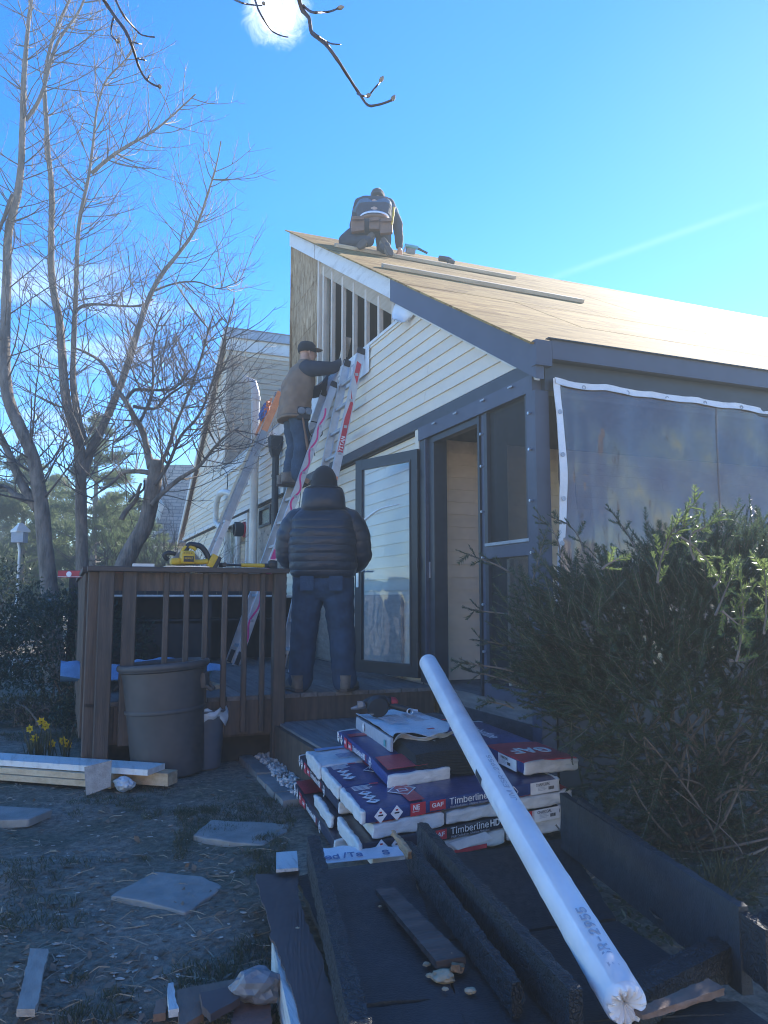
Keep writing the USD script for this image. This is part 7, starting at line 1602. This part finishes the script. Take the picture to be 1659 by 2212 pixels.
# bare lower wood
for i in range(40):
    a = rng.uniform(-2.9, .4); b = yb + np.r_[rng.normal(size=2) * .12, 0]; R_ = rng.uniform(.35, .95); e = yb + np.array([math.cos(a) * R_ * 1.15, math.sin(a) * R_ * .62, rng.uniform(.18, 1.0)])
    mid = b * .55 + e * .45 + rng.normal(size=3) * .13 - UP * .05; c = spline([b, mid, e + rng.normal(size=3) * .05], 12); r = rng.uniform(.006, .012)
    part(yew, 'branch', tube(c, np.linspace(r, r * .4, 12), 6), 'old_twig', smooth=True)
    if i % 2 == 0:
        for j in range(3):
            k = rng.integers(5, 11); d = unit(c[k] - c[k - 1]); o = unit(rng.normal(size=3)); part(yew, 'branchlet', tube(spline([c[k], c[k] + (d + o * .6) * .08, c[k] + (d + o * .5 + UP * .3) * rng.uniform(.12, .2)], 6), np.linspace(r * .5, .003, 6), 5), 'old_twig', smooth=True)

# ------------------------------------------------------------------ what lies on the ground
rng = np.random.default_rng(91)
def scatter_px(n, x0, x1, y0, y1):
    return np.array([atz(rng.uniform(x0, x1), rng.uniform(y0, y1), 0) for _ in range(n)])
def gz(p): p = p.copy(); p[:, 2] = ground_h(p[:, 0], p[:, 1]); return p
def flat_leaves(p, L, tilt=.3):
    n = len(p); a = rng.uniform(0, 6.283, n); d = np.c_[np.cos(a), np.sin(a), rng.normal(0, tilt, n)]; d /= np.linalg.norm(d, axis=1, keepdims=True)
    return leaf_quads(p + UP * .006, d, UP + rng.normal(size=(n, 3)) * tilt, L, np.asarray(L) * rng.uniform(.35, .6, n))
areas = [(1100, 0, 620, 1700, 2212), (140, 0, 640, 1600, 1760), (150, 1250, 1659, 1650, 2000)]
pl = gz(np.vstack([scatter_px(*a) for a in areas])); single('leaf_litter', flat_leaves(pl, rng.uniform(.018, .05, len(pl))), 'dry_leaf', 'dead leaves scattered over the bare ground', 'leaves', kind='stuff')
pl = gz(np.vstack([scatter_px(480, -40, 620, 1690, 2212), scatter_px(260, 1230, 1659, 1650, 2050)])); a = rng.uniform(0, 6.283, len(pl)); tt_ = []
for p, q in zip(pl, a):
    l = rng.uniform(.02, .13); d = np.array([math.cos(q), math.sin(q), rng.normal(0, .12)]); tt_.append((np.array([p + UP * .006, p + d * l * .5 + UP * .011 + rng.normal(size=3) * .004, p + d * l + UP * .007]), rng.uniform(.0009, .0022), 3))
single('straw_litter', tubes(tt_), 'straw', 'straw and thin twigs strewn over the bare ground', 'straw', kind='stuff')
pl = gz(np.vstack([scatter_px(330, 0, 640, 1680, 2212), scatter_px(60, 1240, 1659, 1640, 1950)])); ch = []
for p in pl:
    r = rng.uniform(.003, .010); v = np.asarray(ico.vertices) * [1.7, .8, .35] * r * rng.uniform(.5, 1.3, (len(ico.vertices), 1)); q = rng.uniform(0, 6.28); c_, s_ = math.cos(q), math.sin(q); ch.append((np.c_[v[:, 0] * c_ - v[:, 1] * s_, v[:, 0] * s_ + v[:, 1] * c_, v[:, 2]] + p + UP * .003, ico.faces))
ch = ch[::2]
single('wood_chips', join(ch), 'chip', 'pale wood chips and crumbs strewn over the dirt', 'chips', kind='stuff')
def tufts(n, x0, x1, y0, y1, thr):
    out = []
    for _ in range(n * 4):
        p = atz(rng.uniform(x0, x1), rng.uniform(y0, y1), 0)
        if meshkit.fbm(p[None] * 2.4 + 7, 3, 5)[0] > thr: out.append(p)
        if len(out) >= n: break
    return out
tp_ = tufts(620, 380, 640, 1720, 1960, .50) + tufts(420, 0, 600, 1850, 2212, .54) + tufts(520, 1230, 1659, 1680, 2100, .50) + tufts(260, 0, 220, 1575, 1600, .3) + tufts(160, 150, 480, 1690, 1760, .58)
pt_ = gz(np.array(tp_)); k = 9; c = np.repeat(pt_, k, 0) + rng.normal(size=(len(pt_) * k, 3)) * [.016, .016, 0]; d = np.c_[rng.normal(size=(len(c), 2)) * .55, np.ones(len(c))]; d /= np.linalg.norm(d, axis=1, keepdims=True)
single('grass', leaf_quads(c, d, rng.normal(size=(len(c), 3)), rng.uniform(.014, .045, len(c)), .0030), 'grass', 'thin short grass in patches on the dirt', 'grass', kind='stuff')
pw = gz(scatter_px(380, 1230, 1659, 1700, 2080)); k = 4; c = np.repeat(pw, k, 0) + rng.normal(size=(len(pw) * k, 3)) * [.03, .03, .0]; c[:, 2] += rng.uniform(.01, .05, len(c)); single('ground_cover', flat_leaves(c, rng.uniform(.02, .045, len(c)), .5), 'grass', 'low weedy ground cover in the shade right of the burnt section', 'ground cover', kind='stuff')
tb = atz(1555, 1950, 0); c = np.repeat(tb[None], 60, 0) + rng.normal(size=(60, 3)) * [.05, .03, 0]; d = np.c_[rng.normal(size=(60, 2)) * .4, np.ones(60)]
single('grass_clump', leaf_quads(c, d, rng.normal(size=(60, 3)), rng.uniform(.12, .30, 60), .006), 'grass', 'clump of long thin grass right of the burnt section', 'grass clump')
for i, (x, y, r) in enumerate(((1625, 1965, .030), (1440, 1852, .02), (1460, 1806, .012))):
    c = atz(x, min(y, 2100), 0); vv = np.asarray(trimesh.creation.icosphere(2, 1.0).vertices)
lf = []
for (x, y, L) in (Z2(690, 765) + (.085,), Z2(1195, 888) + (.06,), Z2(1165, 1120) + (.05,), Z2(300, 1640) + (.10,), Z2(490, 1640) + (.09,), Z2(1410, 1205) + (.06,), Z2(30, 950) + (.07,), Z2(730, 680) + (.05,)):
    p = atz(x, y, .012)[None]; lf.append(flat_leaves(p, np.array([L]), .35))
for i, m in enumerate(lf): single('oak_leaf', m, 'dry_leaf', ['large curled dead leaf near the middle flagstones', 'dead leaf at the right tip of the middle flagstone', 'dead leaf below the middle flagstone', 'large pale dead leaf by the plank offcut in the corner', 'large dead leaf between the plank offcut and the scraps', 'dead leaf beside the brown curled sheet', 'pale dead leaf at the left edge', 'small dead leaf above the large curled one'][i], 'leaf', 'large dead leaves')
for (x, y, L, lb) in ((*Z4(1040, 690), .075, 'crumpled dry leaf on the black sheets at the right'), (*Z3(1635, 1095), .05, 'small dry leaf on the black sheets at the centre')):
    p = atz(x, y, zs + .025); gl_ = np.array([[p + np.array([(a - .5) * L * (1 - .5 * abs(b - .5)), (b - .5) * L * .9, .012 * math.sin(5 * a + 2 * b) + .012 * (a - .5) ** 2 * 6]) for a in np.linspace(0, 1, 8)] for b in np.linspace(0, 1, 8)]); single('dry_leaf', sheet(gl_, .001), 'dead_leaf', lb, 'leaf', smooth=True)
# ------------------------------------------------------------------ thin bright air
HAZE = 0.0040
MAT['haze'] = usdkit.material(stage, '/World/Looks/haze', {'v': ('principled_volume', {'color': (.78, .92, 1.0), 'density': HAZE, 'anisotropy': .4})}, [], volume='v.volume')
single('haze', pbox([-36, -22, -1.2], [84, 0, 0], [0, 74, 0], UP * 13), 'haze', 'thin bright haze in the air against the low sun', 'haze', kind='stuff')
